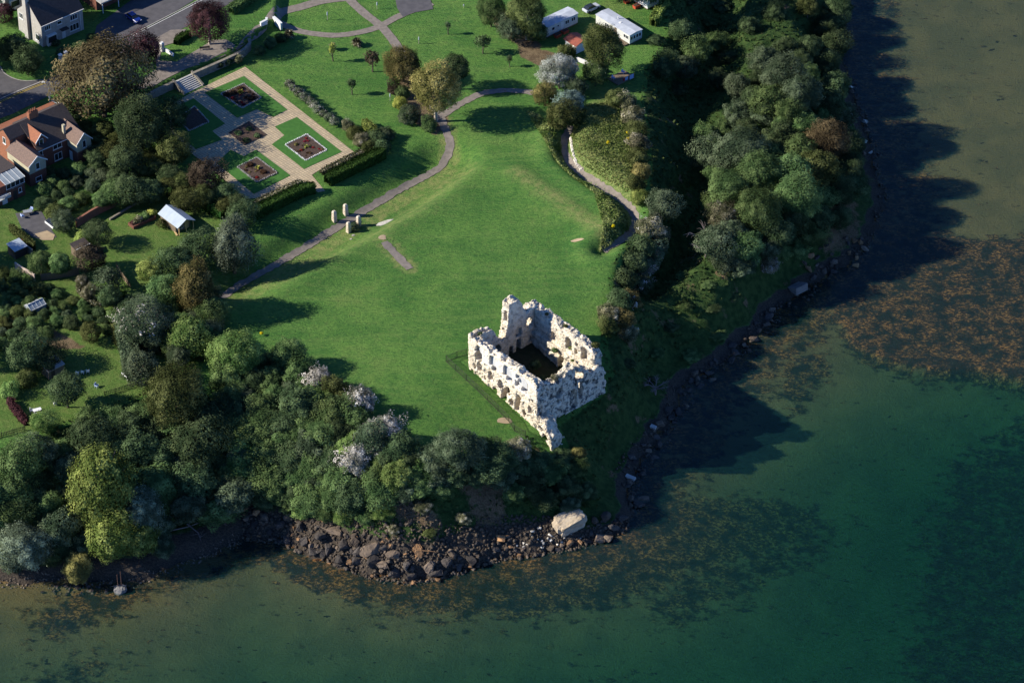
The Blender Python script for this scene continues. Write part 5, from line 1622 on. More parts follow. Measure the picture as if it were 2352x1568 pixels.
for k in range(8):
    MB().box(0.3, wd - .3, -run * (k + 1) / 8, -run * k / 8 - .002, -.3, 1.5 - 1.45 * (k + .5) / 8).build("step", M['concrete'], st_)
for x in (-.1, wd - .3):
    mb = MB(); mb.prism([(-run - .2, -.3), (-run - .2, .45), (.1, 2.0), (.1, -.3)], 0, x, x + .4); mb.build("side_wall", M['stonewall'], st_)

def bench(U, V, rz, mat, label, name="park_bench", wdt=1.7, arm=False):
    g = ground_at(U, V)
    b = empty(name, (g[0], g[1], g[2] + .06), rz, label, "bench")
    mb = MB()
    for k in range(4): mb.box(-wdt / 2, wdt / 2, -.28 + k * .14, -.18 + k * .14, .42, .46)
    mb.build("seat", mat, b)
    mb = MB()
    for k in range(4): mb.box(-wdt / 2, wdt / 2, .27 + .03 * k, .31 + .03 * k, .5 + k * .12, .59 + k * .12)
    mb.build("backrest", mat, b)
    for x in (-wdt / 2 + .12, wdt / 2 - .18):
        mb = MB().box(x, x + .07, -.28, -.2, 0, .42 if not arm else .65).box(x, x + .07, .26, .34, 0, .98).box(x, x + .07, -.28, .34, .36, .42)
        if arm: mb.box(x, x + .07, -.28, .34, .62, .67)
        mb.build("leg_frame", mat, b)
    return b
bench(470, 114, math.radians(190), M['darkwood'], "dark wooden bench on the upper path beneath the purple tree", wdt=2.2)
bench(290, 868, math.radians(130), M['plastic'], "white wooden bench facing the small lawn beside the tall clipped hedge", "garden_bench", 2.0, True)

# caravans
def caravan(U, V, zl, L, W, Hh, rz, label, mats, along, wins):
    """U,V: photo position of the lower corner nearest the viewer"""
    g = ground_at(U, V)
    root = empty("static_caravan", g, rz, label, "caravan")
    MB().box(0, L, 0, W, .35, Hh).build("body", mats[0], root)
    MB().box(.1, L - .1, .1, W - .1, -.6, .34).build("skirt", M['wood'], root)
    mb = MB(); mb.prism([(-.12, Hh), (W / 2, Hh + .22), (W + .12, Hh), (W + .12, Hh + .08), (W / 2, Hh + .32), (-.12, Hh + .08)], 0, -.12, L + .12)
    r_ = mb.build("roof", mats[1], root)
    for w_ in wins: window(root, *w_, sill=False)
    return root, r_
c1, _ = caravan(1253, 90, 0, 9.3, 3.3, 2.7, ANG, "cream static caravan with blue-grey roof beside the tall pine", (M['caravan'], M['caravan_roof']), 0,
             [(2.2, 0, 1.3, .9, .9, 'y-', 1), (3.6, 0, 1.6, .6, .6, 'y-', 1), (6.2, 0, 1.3, 1.2, 1.0, 'y-', 2), (8.0, 0, 1.3, 1.2, 1.0, 'y-', 2)])
MB().box(4.4, 5.2, -.03, .02, .5, 2.4).build("door", M['whitetrim'], c1)
g = ground_at(1446, 104.5)
c2 = empty("static_caravan", g, ANG, "white static caravan with pale flat roof and end windows near the cliff trees", "caravan")
L2 = 11.0
MB().box(0, 3.6, 0, L2, .35, 2.5).build("body", M['caravan'], c2)
MB().box(.1, 3.5, .1, L2 - .1, -.6, .34).build("skirt", M['wood'], c2)
mb = MB(); mb.prism([(-.12, 2.5), (1.8, 2.68), (3.72, 2.5), (3.72, 2.58), (1.8, 2.78), (-.12, 2.58)], 1, -.12, L2 + .12); r_ = mb.build("roof", M['caravan_roof'], c2)
MB().tube([(2.4, 6.4, 2.6), (2.4, 6.4, 3.3)], .12, 8).build("flue", M['whitetrim'], r_)
MB().frustum(1.7, 4.9, 2.6, 2.85, .35, .35, .25, .25).build("roof_vent", M['whitetrim'], r_)
for x in (.55, 1.35, 2.15, 2.95): window(c2, x, 0, 1.1, .75, 1.0, 'y-', 1, False)
window(c2, 0, 1.2, 1.2, 1.6, .95, 'x-', 2, False); window(c2, 0, 7.4, 1.2, 1.2, .9, 'x-', 2, False)
MB().box(-.03, .02, 4.2, 4.95, .4, 2.3).build("door", M['wood'], c2)
MB().box(-1.2, -.02, .3, 4.5, -.2, .3).build("step_deck", M['wood'], c2)
g = ground_at(1487, 24)
c3 = empty("static_caravan", g, ANG, "white caravan cut off by the top edge, with orange-red planters beside it", "caravan")
MB().box(0, 3.4, 0, 9, .35, 2.7).build("body", M['plastic'], c3)
mb = MB(); mb.prism([(-.12, 2.7), (1.7, 2.9), (3.5, 2.7), (3.5, 2.8), (1.7, 3.0), (-.12, 2.8)], 1, -.12, 9); mb.build("roof", M['caravan_roof'], c3)
window(c3, 1.7, 0, 1.2, 2.2, 1.0, 'y-', 3, False)
window(c3, 0, 2.5, 1.3, 1.2, .8, 'x-', 1, False)
MB().box(.1, 3.3, .1, 8.9, -.6, .34).build("skirt", M['wood'], c3)
for (U, V), lab in (((1462, 18), "orange-red planter beside the caravan at the top edge, larger"), ((1440, 6), "orange-red planter beside the caravan at the top edge, farther from the cliff"), ((1298, 76), "orange-red box under the windows of the cream caravan"), ((1281, 85), "small orange-red bin at the end of the cream caravan")):
    g = ground_at(U, V)
    r_ = empty("planter_box", g, ANG, lab, "planter")
    MB().frustum(0, 0, 0, .7, .7, .4, .8, .5).build("box", M['orangeplastic'], r_)
    MB().frustum(0, 0, .7, .74, .7, .4, .7, .4).build("soil", M['soil'], r_)
g = ground_at(1358, 24); 
pc_ = empty("parked_car", (g[0], g[1], g[2] + .05), ANG, "dark car half in shade between the two caravans", "car")
mb = MB(); mb.prism([(-2.0, .3), (2.0, .3), (2.05, .62), (1.95, .82), (.95, .92), (-1.6, .95), (-2.05, .85)], 1, -.83, .83); mb.build("body", M['caravan_roof'], pc_, .06)
mb = MB(); mb.add([(-1.75, -.76, .93), (.95, -.76, .93), (.95, .76, .93), (-1.75, .76, .93), (-1.2, -.6, 1.42), (.25, -.6, 1.42), (.25, .6, 1.42), (-1.2, .6, 1.42)], [(0, 1, 5, 4), (1, 2, 6, 5), (2, 3, 7, 6), (3, 0, 4, 7), (4, 5, 6, 7)]); mb.build("window", M['glass'], pc_)
for x in (-1.3, 1.3):
    for y in (-.8, .8):
        MB().tube([(x, y - .1, .32), (x, y + .1, .32)], .32, 12).build("wheel", M['tyre'], pc_)
# red roofed hut
g = ground_at(1325, 124)
hut = empty("garden_hut", g, ANG, "small white hut with a red felt roof beside the broad pine", "hut")
MB().box(-.2, 3.2, 0, 3.6, -.3, 2.1).build("wall", M['whitepaint'], hut)
mb = MB(); mb.prism([(-.5, 2.05), (1.5, 2.75), (3.5, 2.05), (3.5, 2.17), (1.5, 2.87), (-.5, 2.17)], 1, -.3, 3.9); mb.build("roof", M['red_felt'], hut)
MB().box(-.24, -.18, 1.2, 2.1, 0, 1.9).build("door", M['wood'], hut)
wall_line("garden_wall", [(1325, 132), (1345, 140), (1372, 148), (1392, 160)], -.2, .9, .3, M['whitepaint'], "low white garden wall in front of the red-roofed hut")
# terrace with washing
g = ground_at(1425, 182)
dk = empty("timber_terrace", g, ANG, "small shaded timber terrace with railing below the white caravan", "terrace")
MB().box(-2.2, 2.6, -1.6, 1.8, .1, .3).build("deck", M['wood'], dk)
mb = MB()
for x in (-2.2, -.6, 1.0, 2.55): mb.bar((x, -1.6, .3), (x, -1.6, 1.2), .07, .07)
for x in (-2.2, -.6, 1.0, 2.55): mb.bar((x, -1.6, -1.2), (x, -1.6, .1), .1, .1)
mb.bar((-2.2, -1.6, 1.2), (2.6, -1.6, 1.2), .07, .07); mb.build("railing", M['wood'], dk)
for (x, y, wv, hv, m_, lab) in ((1.7, -1.66, 1.1, 1.0, 'bluecloth', "pale blue towel hanging over the terrace railing, larger"), (.25, -1.66, .8, .7, 'bluecloth', "turquoise-blue towel hanging mid-way on the terrace railing"), (-.5, -1.66, .5, .6, 'redcloth', "small purplish-red cloth beside the towels on the terrace railing")):
    p = np.array(g[:2]) + E1 * x + E2 * y
    r_ = MB().box(-wv / 2, wv / 2, -.03, .03, -hv, .05).build("towel", M[m_], None, .01, (p[0], p[1], g[2] + 1.2), ANG)
    tag(r_, lab, "towel", "washing on the terrace railing")

def chair(U, V, rz, mat, label, group=None, name="garden_chair", up=0.0):
    g = ground_at(U, V)
    c = empty(name, (g[0], g[1], g[2] + up), rz, label, "chair", group)
    MB().box(-.3, .3, -.3, .3, .4, .46).build("seat", mat, c)
    MB().box(-.3, .3, .27, .33, .46, .95).build("backrest", mat, c)
    for x in (-.27, .21):
        for y in (-.27, .21):
            MB().box(x, x + .06, y, y + .06, 0, .4).build("leg", mat, c)
    for x in (-.33, .27):
        MB().box(x, x + .06, -.3, .3, .62, .67).build("armrest", mat, c)
    return c
p = np.array(g[:2])
for dx_, dy_, lab in ((-1.5, .6, "pale blue deck chair on the timber terrace, beside the pine"), (1.6, .9, "pale folding chair on the timber terrace, at its seaward end")):
    q = p + E1 * dx_ + E2 * dy_
    c = chair(1425, 182, 1.0, M['bluecloth'], lab, name="terrace_chair")
    c.location = (q[0], q[1], g[2] + .3)
GW = "white chairs on the bench lawn"
chair(178, 860, math.radians(170), M['plastic'], "white plastic chair in the row by the shed, half hidden by foliage", GW)
chair(190, 858, math.radians(175), M['plastic'], "white plastic chair in the middle of the row by the shed", GW)
chair(202, 856, math.radians(180), M['plastic'], "white plastic chair at the open end of the row by the shed", GW)
chair(222, 889, math.radians(60), M['bluecloth'], "pale lounger chair in the tree shade by the picket fence")
chair(127, 930, math.radians(200), M['plastic'], "single white chair on the lawn beneath the dark apple tree")
chair(73, 946, math.radians(90), M['plastic'], "white chair drawn up to the white garden table")
g = ground_at(86, 947)
tb = empty("garden_table", g, .4, "white garden table with benches beside the bright round bush", "table")
MB().box(-.8, .8, -.45, .45, .68, .74).build("table_top", M['plastic'], tb)
for y in (-.75, .6): MB().box(-.8, .8, y, y + .2, .42, .47).build("bench_seat", M['plastic'], tb)
for x in (-.6, .6): MB().bar((x, -.7, 0), (x, 0, .7), .08, .06).bar((x, .7, 0), (x, 0, .7), .08, .06).build("leg", M['plastic'], tb)

# garden buildings
g = ground_at(410, 540)
sh = empty("summerhouse", g, ANG, "summerhouse with a blue-grey pitched roof and glazed timber front", "summerhouse")
MB().box(0, 3.6, .9, 6.0, -.3, 2.1).build("wall", M['wood'], sh)
mb = MB(); mb.prism([(-.4, 2.0), (1.8, 3.2), (4.0, 2.0), (4.0, 2.1), (1.8, 3.32), (-.4, 2.1)], 1, -.5, 6.3); mb.build("roof", M['metalroof'], sh)
mb = MB(); mb.prism([(0, 2.1), (3.6, 2.1), (1.8, 3.12)], 1, .95, 1.1); mb.build("gable", M['whitepaint'], sh)
for x in (0, 1.75, 3.5): MB().box(x, x + .12, -.3, -.18, -.2, 2.05).build("post", M['newwood'], sh)
window(sh, 1.1, .9, .5, 1.5, 1.3, 'y-', 3, False)
MB().box(2.2, 3.2, .84, .92, 0, 1.95).build("door", M['newwood'], sh)
for (a, b), lab in ((((380, 470), (404, 502)), "long pale timber plank lying on the lawn above the summerhouse"), (((399, 478), (414, 494)), "shorter pale timber plank beside the summerhouse roof"), (((398, 526), (407, 542)), "pale timber plank propped at the summerhouse front")):
    A, B = ground_at(*a), ground_at(*b)
    d = np.array(B) - np.array(A)
    o = MB().bar((0, 0, .12), (d[0], d[1], d[2] + .12), .35, .1).build("timber_plank", M['newwood'], None, .01, A)
    tag(o, lab, "plank", "timber planks around the summerhouse")
def shed(U, V, L, W, h0, h1_, rz, wall, roof, label, name="garden_shed"):
    g = ground_at(U, V)
    s_ = empty(name, g, rz, label, "shed")
    mb = MB(); mb.prism([(0, -.3), (W, -.3), (W, h1_), (0, h0)], 0, 0, L); mb.build("wall", wall, s_)
    sl = (h1_ - h0) / W
    mb = MB(); mb.prism([(-.2, h0 - .2 * sl + .002), (W + .2, h1_ + .2 * sl + .002), (W + .2, h1_ + .2 * sl + .1), (-.2, h0 - .2 * sl + .1)], 0, -.15, L + .15); r_ = mb.build("roof", roof, s_)
    return s_, r_
s1, r1 = shed(113, 872, 3.6, 2.5, 2.0, 2.6, ANG, M['wood'], M['concrete'], "garden shed with a two-tone grey roof beside the white chairs")
MB().box(.6, 1.4, -.03, .02, 0, 1.8).build("door", M['darkwood'], s1)
mb = MB(); mb.prism([(-.2, 2.06), (2.7, 2.76), (2.7, 2.79), (-.2, 2.09)], 0, -.16, 1.5); mb.build("felt_half", M['slate'], r1)
s2, r2 = shed(176, 592, 3.2, 1.8, 1.9, 2.3, ANG, M['wood'], M['slate'], "dark lean-to roof with pale battens under the dusky brown tree", "lean_to_shed")
mb = MB()
for k in range(3): mb.box(.3 + k * 1.2, .36 + k * 1.2, -.2, 2.0, 2.16, 2.42)
mb = MB(); mb.prism([(-.22, 1.98), (-.12, 1.98), (-.12, 2.08), (-.22, 2.08)], 0, -.15, 3.35); mb.build("fascia", M['whitetrim'], r2)
s3, r3 = shed(36, 596, 2.8, 2.6, 2.0, 2.3, ANG, M['darkwood'], M['metalroof'], "small shed with pale grey-green flat roof beside the red parasol", "garden_shed")
# cold frame and greenhouse
g = ground_at(103, 512)
cf = empty("cold_frame", g, ANG - math.pi / 2, "white framed cold frame with sloping glass lid by the patio", "cold frame")
mb = MB(); mb.prism([(0, 0), (1.6, 0), (1.6, 1.0), (0, .45)], 0, 0, 2.8); mb.build("box", M['whitetrim'], cf)
for k in range(2):
    mb = MB(); mb.prism([(.06, .50), (1.54, 1.01), (1.54, 1.05), (.06, .54)], 0, .08 + k * 1.36, 1.32 + k * 1.36); mb.build("glass_lid", M['glass'], cf)
g = ground_at(73, 728)
gh = empty("greenhouse", g, ANG, "small white framed greenhouse with glass roof among the left gardens", "greenhouse")
mb = MB(); mb.prism([(0, 0), (2.4, 0), (2.4, 1.5), (1.2, 2.2), (0, 1.5)], 0, .03, 3.57); mb.build("glass_walls", M['greenhouse'], gh)
mb = MB()
for k in range(5):
    x = k * .88
    mb.bar((x, 0, 0), (x, 0, 1.5), .06, .06).bar((x, 2.4, 0), (x, 2.4, 1.5), .06, .06).bar((x, 0, 1.5), (x, 1.2, 2.24), .06, .06).bar((x, 2.4, 1.5), (x, 1.2, 2.24), .06, .06)
mb.bar((0, 1.2, 2.26), (3.6, 1.2, 2.26), .07, .07).bar((0, -.02, 1.5), (3.6, -.02, 1.5), .07, .07).bar((0, 2.42, 1.5), (3.6, 2.42, 1.5), .07, .07)
mb.build("frame", M['whitetrim'], gh)
# planter bed, brick wall, patio, parasol
g = ground_at(307, 527)
pl = empty("raised_planter", g, ANG, "long brick raised bed of flowers on the summerhouse lawn", "raised bed")
mb = MB().box(0, 5.6, 0, .25, -.3, .65).box(0, 5.6, 1.65, 1.9, -.3, .65).box(0, .25, .25, 1.65, -.3, .65).box(5.35, 5.6, .25, 1.65, -.3, .65); mb.build("brick_sides", M['brick'], pl)
MB().box(.25, 5.35, .25, 1.65, -.2, .5).build("soil", M['soil'], pl)
for U, V, r, c, lab in ((318, 505, 12, 'pale', "pale feathery plant in the raised brick bed"), (334, 496, 12, 'mid', "green plant in the middle of the raised brick bed"), (350, 488, 12, 'yellow', "yellow-green plant at the far end of the raised brick bed"), (306, 512, 8, 'purple', "low purple plant at the near end of the raised brick bed"), (370, 512, 13, 'olive', "low tufted plant on the lawn beside the raised brick bed")):
    T(U, V, r, c, 'small', .7, lab, "plant", None, "flowering_plant", trunk=False, hfac=.9)
M['brickwall'] = simple("garden_wall_brick", (.30, .13, .08), (.20, .09, .06), 3, .9, .4, .03)
wall_line("brick_garden_wall", [(174, 505), (210, 482), (250, 462), (290, 447), (330, 440)], -.3, 1.9, .35, M['brickwall'], "brick garden wall dividing the shaded house gardens from the summerhouse lawn")
wall_line("border_kerb", [(252, 502), (280, 485), (310, 466), (330, 458)], -.2, .4, .3, M['stonewall'], "low stone edging along the shaded border of the summerhouse lawn")
wall_line("patio_wall", [(40, 548), (58, 562), (74, 573)], -.2, 1.4, .25, M['stonewall'], "pale patio wall under the shaggy olive hedge")
M['pinkwall'] = simple("pale_pink_render", (.62, .50, .42), (.52, .42, .35), 2, .9)
wall_line("rendered_garden_wall", [(34, 602), (50, 613), (66, 622), (79, 630)], -.3, 1.8, .22, M['pinkwall'], "white-topped garden wall running down beside the touching round trees")
g = ground_at(52, 568)
struct(sheet("patio_paving", [(g[0] + 2.2 * math.cos(k), g[1] + 2.6 * math.sin(k)) for k in np.linspace(0, 6.1, 18)], M['sandpatch'], .05))
struct(sheet("patio_paving", px_poly([(35, 490), (95, 485), (120, 530), (130, 545), (100, 552), (75, 545), (50, 525)]), M['dark_tarmac'], .05))  # pale concrete in reality; its shade is put into this dark colour
struct(sheet("patio_paving", px_poly([(80, 538), (108, 530), (126, 540), (122, 552), (95, 552)]), M['sandpatch'], .09))
g = ground_at(53, 572)
um = empty("closed_parasol", g, 0, "closed red parasol standing on the round pink patio", "parasol")
MB().tube([(0, 0, 0), (0, 0, 2.6)], .04, 6).build("pole", M['wood'], um)
MB().tube([(0, 0, .8), (0, 0, 1.3), (0, 0, 2.5)], [.30, .24, .04], 8).build("canopy", M['redcloth'], um)
MB().frustum(0, 0, 0, .12, .3, .3, .25, .25).build("base", M['concrete'], um)
g = ground_at(64, 492)
t2 = empty("patio_table", (g[0], g[1], g[2] + .06), .3, "dark patio table set with chairs behind the glazed house", "table")
MB().box(-.9, .9, -.5, .5, .68, .74).build("table_top", M['steel'], t2)
for x in (-.8, .72):
    for y in (-.42, .36): MB().box(x, x + .06, y, y + .06, 0, .68).build("leg", M['steel'], t2)
chair(52, 500, 2.2, M['bluecloth'], "pale blue chair at the dark patio table, on its garden side", up=.06)
chair(72, 486, -.5, M['bluecloth'], "pale blue chair at the dark patio table, on its house side", up=.06)

def picket(name, pxs, h, mat, label, gap=.28, boards=False):
    P = resample(world_line(pxs), gap)
    zz = gz(P[:, 0], P[:, 1])
    o0 = np.array([P[0][0], P[0][1], zz[0]])
    root = empty(name, o0, 0, label, "fence")
    mb = MB()
    for p, z in zip(P, zz):
        q = np.array([p[0], p[1], z]) - o0
        if boards: continue
        mb.bar((q[0], q[1], q[2] + .05), (q[0], q[1], q[2] + h), .1, .04)
    Q = np.concatenate([P, zz[:, None]], 1) - o0
    if boards:
        vs, fs = [], []
        for q in Q: vs += [(q[0], q[1], q[2]), (q[0], q[1], q[2] + h)]
        for i in range(len(Q) - 1): fs.append((2 * i, 2 * i + 2, 2 * i + 3, 2 * i + 1))
        mb.add(vs, fs)
    mb.build("boards" if boards else "pickets", mat, root)
    k = max(1, int(2.2 / gap))
    mb2 = MB()
    for i in range(0, len(Q) - k, k):
        for hh in ((.3, h - .2)):
            mb2.bar(Q[i] + (0, 0, hh), Q[min(i + k, len(Q) - 1)] + (0, 0, hh), .05, .08)
    mb2.build("rails", mat, root)
    for i in range(0, len(Q), k):
        MB().bar(Q[i] + (0, 0, -.1), Q[i] + (0, 0, h + .12), .12, .12).build("post", mat, root)
    return root
picket("picket_fence", [(240, 908), (262, 902), (290, 893), (322, 883)], 1.0, M['darkwood'], "dark picket fence along the foot of the bench lawn")
picket("picket_fence", [(-20, 1008), (15, 1000), (40, 992), (58, 987)], 1.0, M['darkwood'], "dark picket fence below the lawn at the far left edge")
picket("board_fence", [(95, 645), (130, 640), (175, 632), (182, 630)], 1.7, M['wood'], "grey board fence in shade behind the touching round trees", .4, True)
picket("board_fence", [(268, 617), (282, 640), (300, 662)], 1.4, M['wood'], "weathered board fence beside the thin apple tree", .4, True)

# ---- park details
for U, V, hgt, lab in ((866, 22, 2.0, "bare tree stake on the small grass triangle at the top of the park"), (752, 46, 2.2, "bare sapling stake on the grass island of the path loop"), (962, 101, 1.9, "pale tree guard post standing alone on the park lawn"), (896, 232, 2.0, "thin post at the edge of the golden willow border"), (1065, 18, .9, "short marker post in the grass near the conifers")):
    g = ground_at(U, V)
    r_ = empty("tree_stake", g, 0, lab, "stake")
    MB().tube([(0, 0, -.2), (0.03, 0, hgt)], [.07, .06], 6).build("post", M['palebark'], r_)
    MB().tube([(0, 0, hgt * .55), (0.02, 0, hgt * .9)], [.13, .13], 8).build("guard", M['metalroof'], r_)
def spiky(U, V, h, r, label, trunk_h=.5, col='yellow', n=70, name="cabbage_palm", cat="palm"):
    g = ground_at(U, V)
    root = empty(name, g, random.random() * 6, label, cat)
    if trunk_h > .1:
        MB().tube([(0, 0, -.1), (0, 0, trunk_h)], [.16, .12], 7).build("trunk", M['bark'], root)
    vs, fs, ti = [], [], []
    for k in range(n):
        a = random.random() * 6.28
        e = random.uniform(-.25, 1.3)
        L = r * random.uniform(.7, 1.1)
        d = np.array([math.cos(a) * math.cos(e), math.sin(a) * math.cos(e), math.sin(e)])
        s = np.array([-math.sin(a), math.cos(a), 0]) * .07 * (1 + r)
        b = np.array([0, 0, trunk_h])
        m_ = b + d * L * .55
        tip = b + d * L - np.array([0, 0, .25 * L])
        i = len(vs)
        vs += [b, m_ - s, tip, m_ + s]
        fs.append((i, i + 1, i + 2, i + 3))
        ti += [random.random()] * 4
    link("fronds" if name == "cabbage_palm" else "leaves", np_mesh("fronds", np.array(vs), np.array(fs), False, dict(tint=ti)), LEAF[col], root)
    return root
spiky(664, 88, 2, 1.5, "spiky cabbage palm at the end of the dark shrub border", 1.0, 'pale', 150)
spiky(764, 115, 2, 1.1, "narrow spiky cabbage palm below the curved path, nearer the paved garden", 1.0, 'pale', 110)
spiky(820, 105, 2, 1.5, "bushy spiky cabbage palm below the curved path, nearer the path crossing", .8, 'pale', 150)
spiky(553, 215, 1, 1.0, "yellow spiky plant in the dark red flower bed", .3, 'yellow', 46, "spiky_plant", "plant")
spiky(704, 340, 1, .75, "spiky plant in the centre of the white-edged flower bed", .3, 'yellow', 34, "spiky_plant", "plant")
spiky(592, 388, 1, .8, "spiky plant in the lower corner flower bed", .3, 'yellow', 34, "spiky_plant", "plant")
LEAF['redflower'] = leaf_mat("red_flowers", (.10, .015, .018), (.38, .035, .05))
LEAF['bronzebed'] = leaf_mat("bronze_bedding", (.03, .018, .014), (.13, .075, .04))
def bedding(U, V, r, col, label, n=1):
    T(U, V, r, col, 'small', .55, label, "bedding plant", None, "bedding_plant", trunk=False, hfac=.45)
bedding(703, 318, 4, 'redflower', "red flower clump at the top corner of the white-edged bed")
bedding(692, 345, 4.5, 'redflower', "red flower clump at the lower side of the white-edged bed")
bedding(719, 339, 4, 'redflower', "red flower clump on the right of the white-edged bed")
bedding(680, 332, 6, 'goldolive', "yellow-bronze bedding at the left of the white-edged bed")
bedding(712, 352, 5, 'bronzebed', "bronze bedding at the lower right of the white-edged bed")
for U, V, c, lab in ((520, 218, 'bronzebed', "dark bronze bedding on the left of the dark red flower bed"), (535, 226, 'redflower', "red bedding low in the dark red flower bed"), (560, 240, 'redflower', "red bedding at the lower corner of the dark red flower bed"), (578, 226, 'bronzebed', "dark bronze bedding on the right of the dark red flower bed"), (552, 203, 'bronzebed', "dark bedding behind the yellow spiky plant"), (535, 213, 'bronzebed', "dark bedding beside the yellow spiky plant"), (575, 378, 'bronzebed', "bronze bedding at the top of the lower corner bed"), (605, 395, 'bronzebed', "bronze bedding on the right of the lower corner bed"), (590, 408, 'redflower', "red bedding at the bottom of the lower corner bed"),
                      (548, 305, 'dark', "dark shrub on the left of the square crossing bed"), (572, 296, 'dark', "dark shrub at the top of the square crossing bed"), (590, 312, 'dark', "dark shrub on the right of the square crossing bed"), (565, 322, 'dark', "dark shrub at the bottom of the square crossing bed")):
    bedding(U, V, 9 if c != 'redflower' else 5, c, lab)
for (bx, by), (ax_, ay_), (cx_, cy_), nm, kinds in (((553, 222), (24, 10), (-24, 13), "the dark red flower bed by the steps", ('bronzebed', 'redflower', 'bronzebed')), ((703, 340), (25, 17), (-26, 13), "the white-edged flower bed", ('bronzebed', 'goldolive', 'redflower')), ((591, 391), (23, 16), (-24, 13), "the lower corner flower bed", ('bronzebed', 'bronzebed', 'goldolive'))):
    for k in range(16):
        a_, c_ = random.uniform(-.78, .78), random.uniform(-.78, .78)
        kd = kinds[k % 3]
        cw = {'bronzebed': "bronze", 'redflower': "red", 'goldolive': "yellow-bronze"}[kd]
        T(bx + ax_ * a_ + cx_ * c_, by + ay_ * a_ + cy_ * c_, random.uniform(2.6, 4.6), kd, 'small', .55, "small %s bedding plant among others filling %s" % (cw, nm), "bedding plant", "bedding plants in " + nm, "bedding_plant", trunk=False, hfac=.4)
# shrub and stones between the pillars
T(815, 520, 16, 'grey', 'spread', .7, "wispy grey-green shrub growing between the stone pillars", name="shrub", hfac=.5)
ROCKM = {}
def rock_mesh(seed, n=16, flat=.75, elong=1.4):
    r = np.random.default_rng(seed)
    bm = bmesh.new()
    p = r.normal(size=(n, 3))
    p /= np.linalg.norm(p, axis=1)[:, None]
    p = np.sign(p) * np.abs(p) ** .7
    p *= (.8 + .35 * r.random(n))[:, None] * np.array([elong, 1.0, flat])
    for q in p: bm.verts.new(q)
    res = bmesh.ops.convex_hull(bm, input=bm.verts)
    bmesh.ops.delete(bm, geom=[v for v in bm.verts if not v.link_faces], context='VERTS')
    bmesh.ops.bevel(bm, geom=list(bm.edges), offset=.09, segments=1, affect='EDGES')
    bmesh.ops.triangulate(bm, faces=bm.faces[:])
    bmesh.ops.subdivide_edges(bm, edges=bm.edges[:], cuts=1, use_grid_fill=True)
    for v in bm.verts:
        v.co += Vector(r.normal(size=3)) * .035
    bmesh.ops.recalc_face_normals(bm, faces=bm.faces)
    me = bpy.data.meshes.new("boulder")
    bm.to_mesh(me)
    bm.free()
    return me
BOULD = [rock_mesh(100 + i, 14 + i % 4, .6 + .08 * (i % 4), 1.2 + .2 * (i % 3)) for i in range(10)]
def rockm(name, a, b, c):
    t = NT(name)
    o = t.coords("Object")
    n1 = t.noise(o, 1.3, 6, .7)
    n2 = t.noise(t.coords("Position"), 2.5, 5, .7)
    oi = t.n("ShaderNodeObjectInfo").outputs["Random"]
    col = t.mix(t.ramp(n1, .35, .65), a, b)
    col = t.mix(t.math('MULTIPLY', t.ramp(n2, .55, .7), .6), col, c)
    hv = t.n("ShaderNodeHueSaturation")
    t.l(t.math('ADD', t.math('MULTIPLY', oi, .8), .6), hv.inputs["Value"])
    t.l(col, hv.inputs["Color"])
    t.principled(hv.outputs[0], .9, t.bump(n2, .8, .12), .2)
    return t.m
RMAT = {'dark brown': rockm("boulder_dark", (.075, .064, .056), (.045, .040, .038), (.13, .11, .09)),
        'brown': rockm("boulder_brown", (.16, .12, .085), (.095, .075, .06), (.22, .17, .125)),
        'orange-brown': rockm("boulder_orange", (.32, .18, .085), (.22, .13, .07), (.36, .25, .15)),
        'pale': rockm("boulder_pale", (.62, .58, .50), (.48, .44, .37), (.70, .68, .62))}
NB = [0]
def boulder(U, V, s, kind, label, group, sink=.25):
    g = ground_at(U, V)
    NB[0] += 1
    o = bpy.data.objects.new("boulder", BOULD[NB[0] % 10])
    ROOT.objects.link(o)
    if len(BOULD[NB[0] % 10].materials) == 0: BOULD[NB[0] % 10].materials.append(RMAT['brown'])
    o.material_slots[0].link = 'OBJECT'
    o.material_slots[0].material = RMAT[kind]
    o.location = (g[0], g[1], max(g[2], -.45) + s * (.45 - sink))
    o.rotation_euler = (random.uniform(-.5, .5), random.uniform(-.5, .5), random.random() * 6.28)
    o.scale = (s, s, s)
    return tag(o, label, "boulder", group)
GP = "boulders of the rocky shore below the thicket"
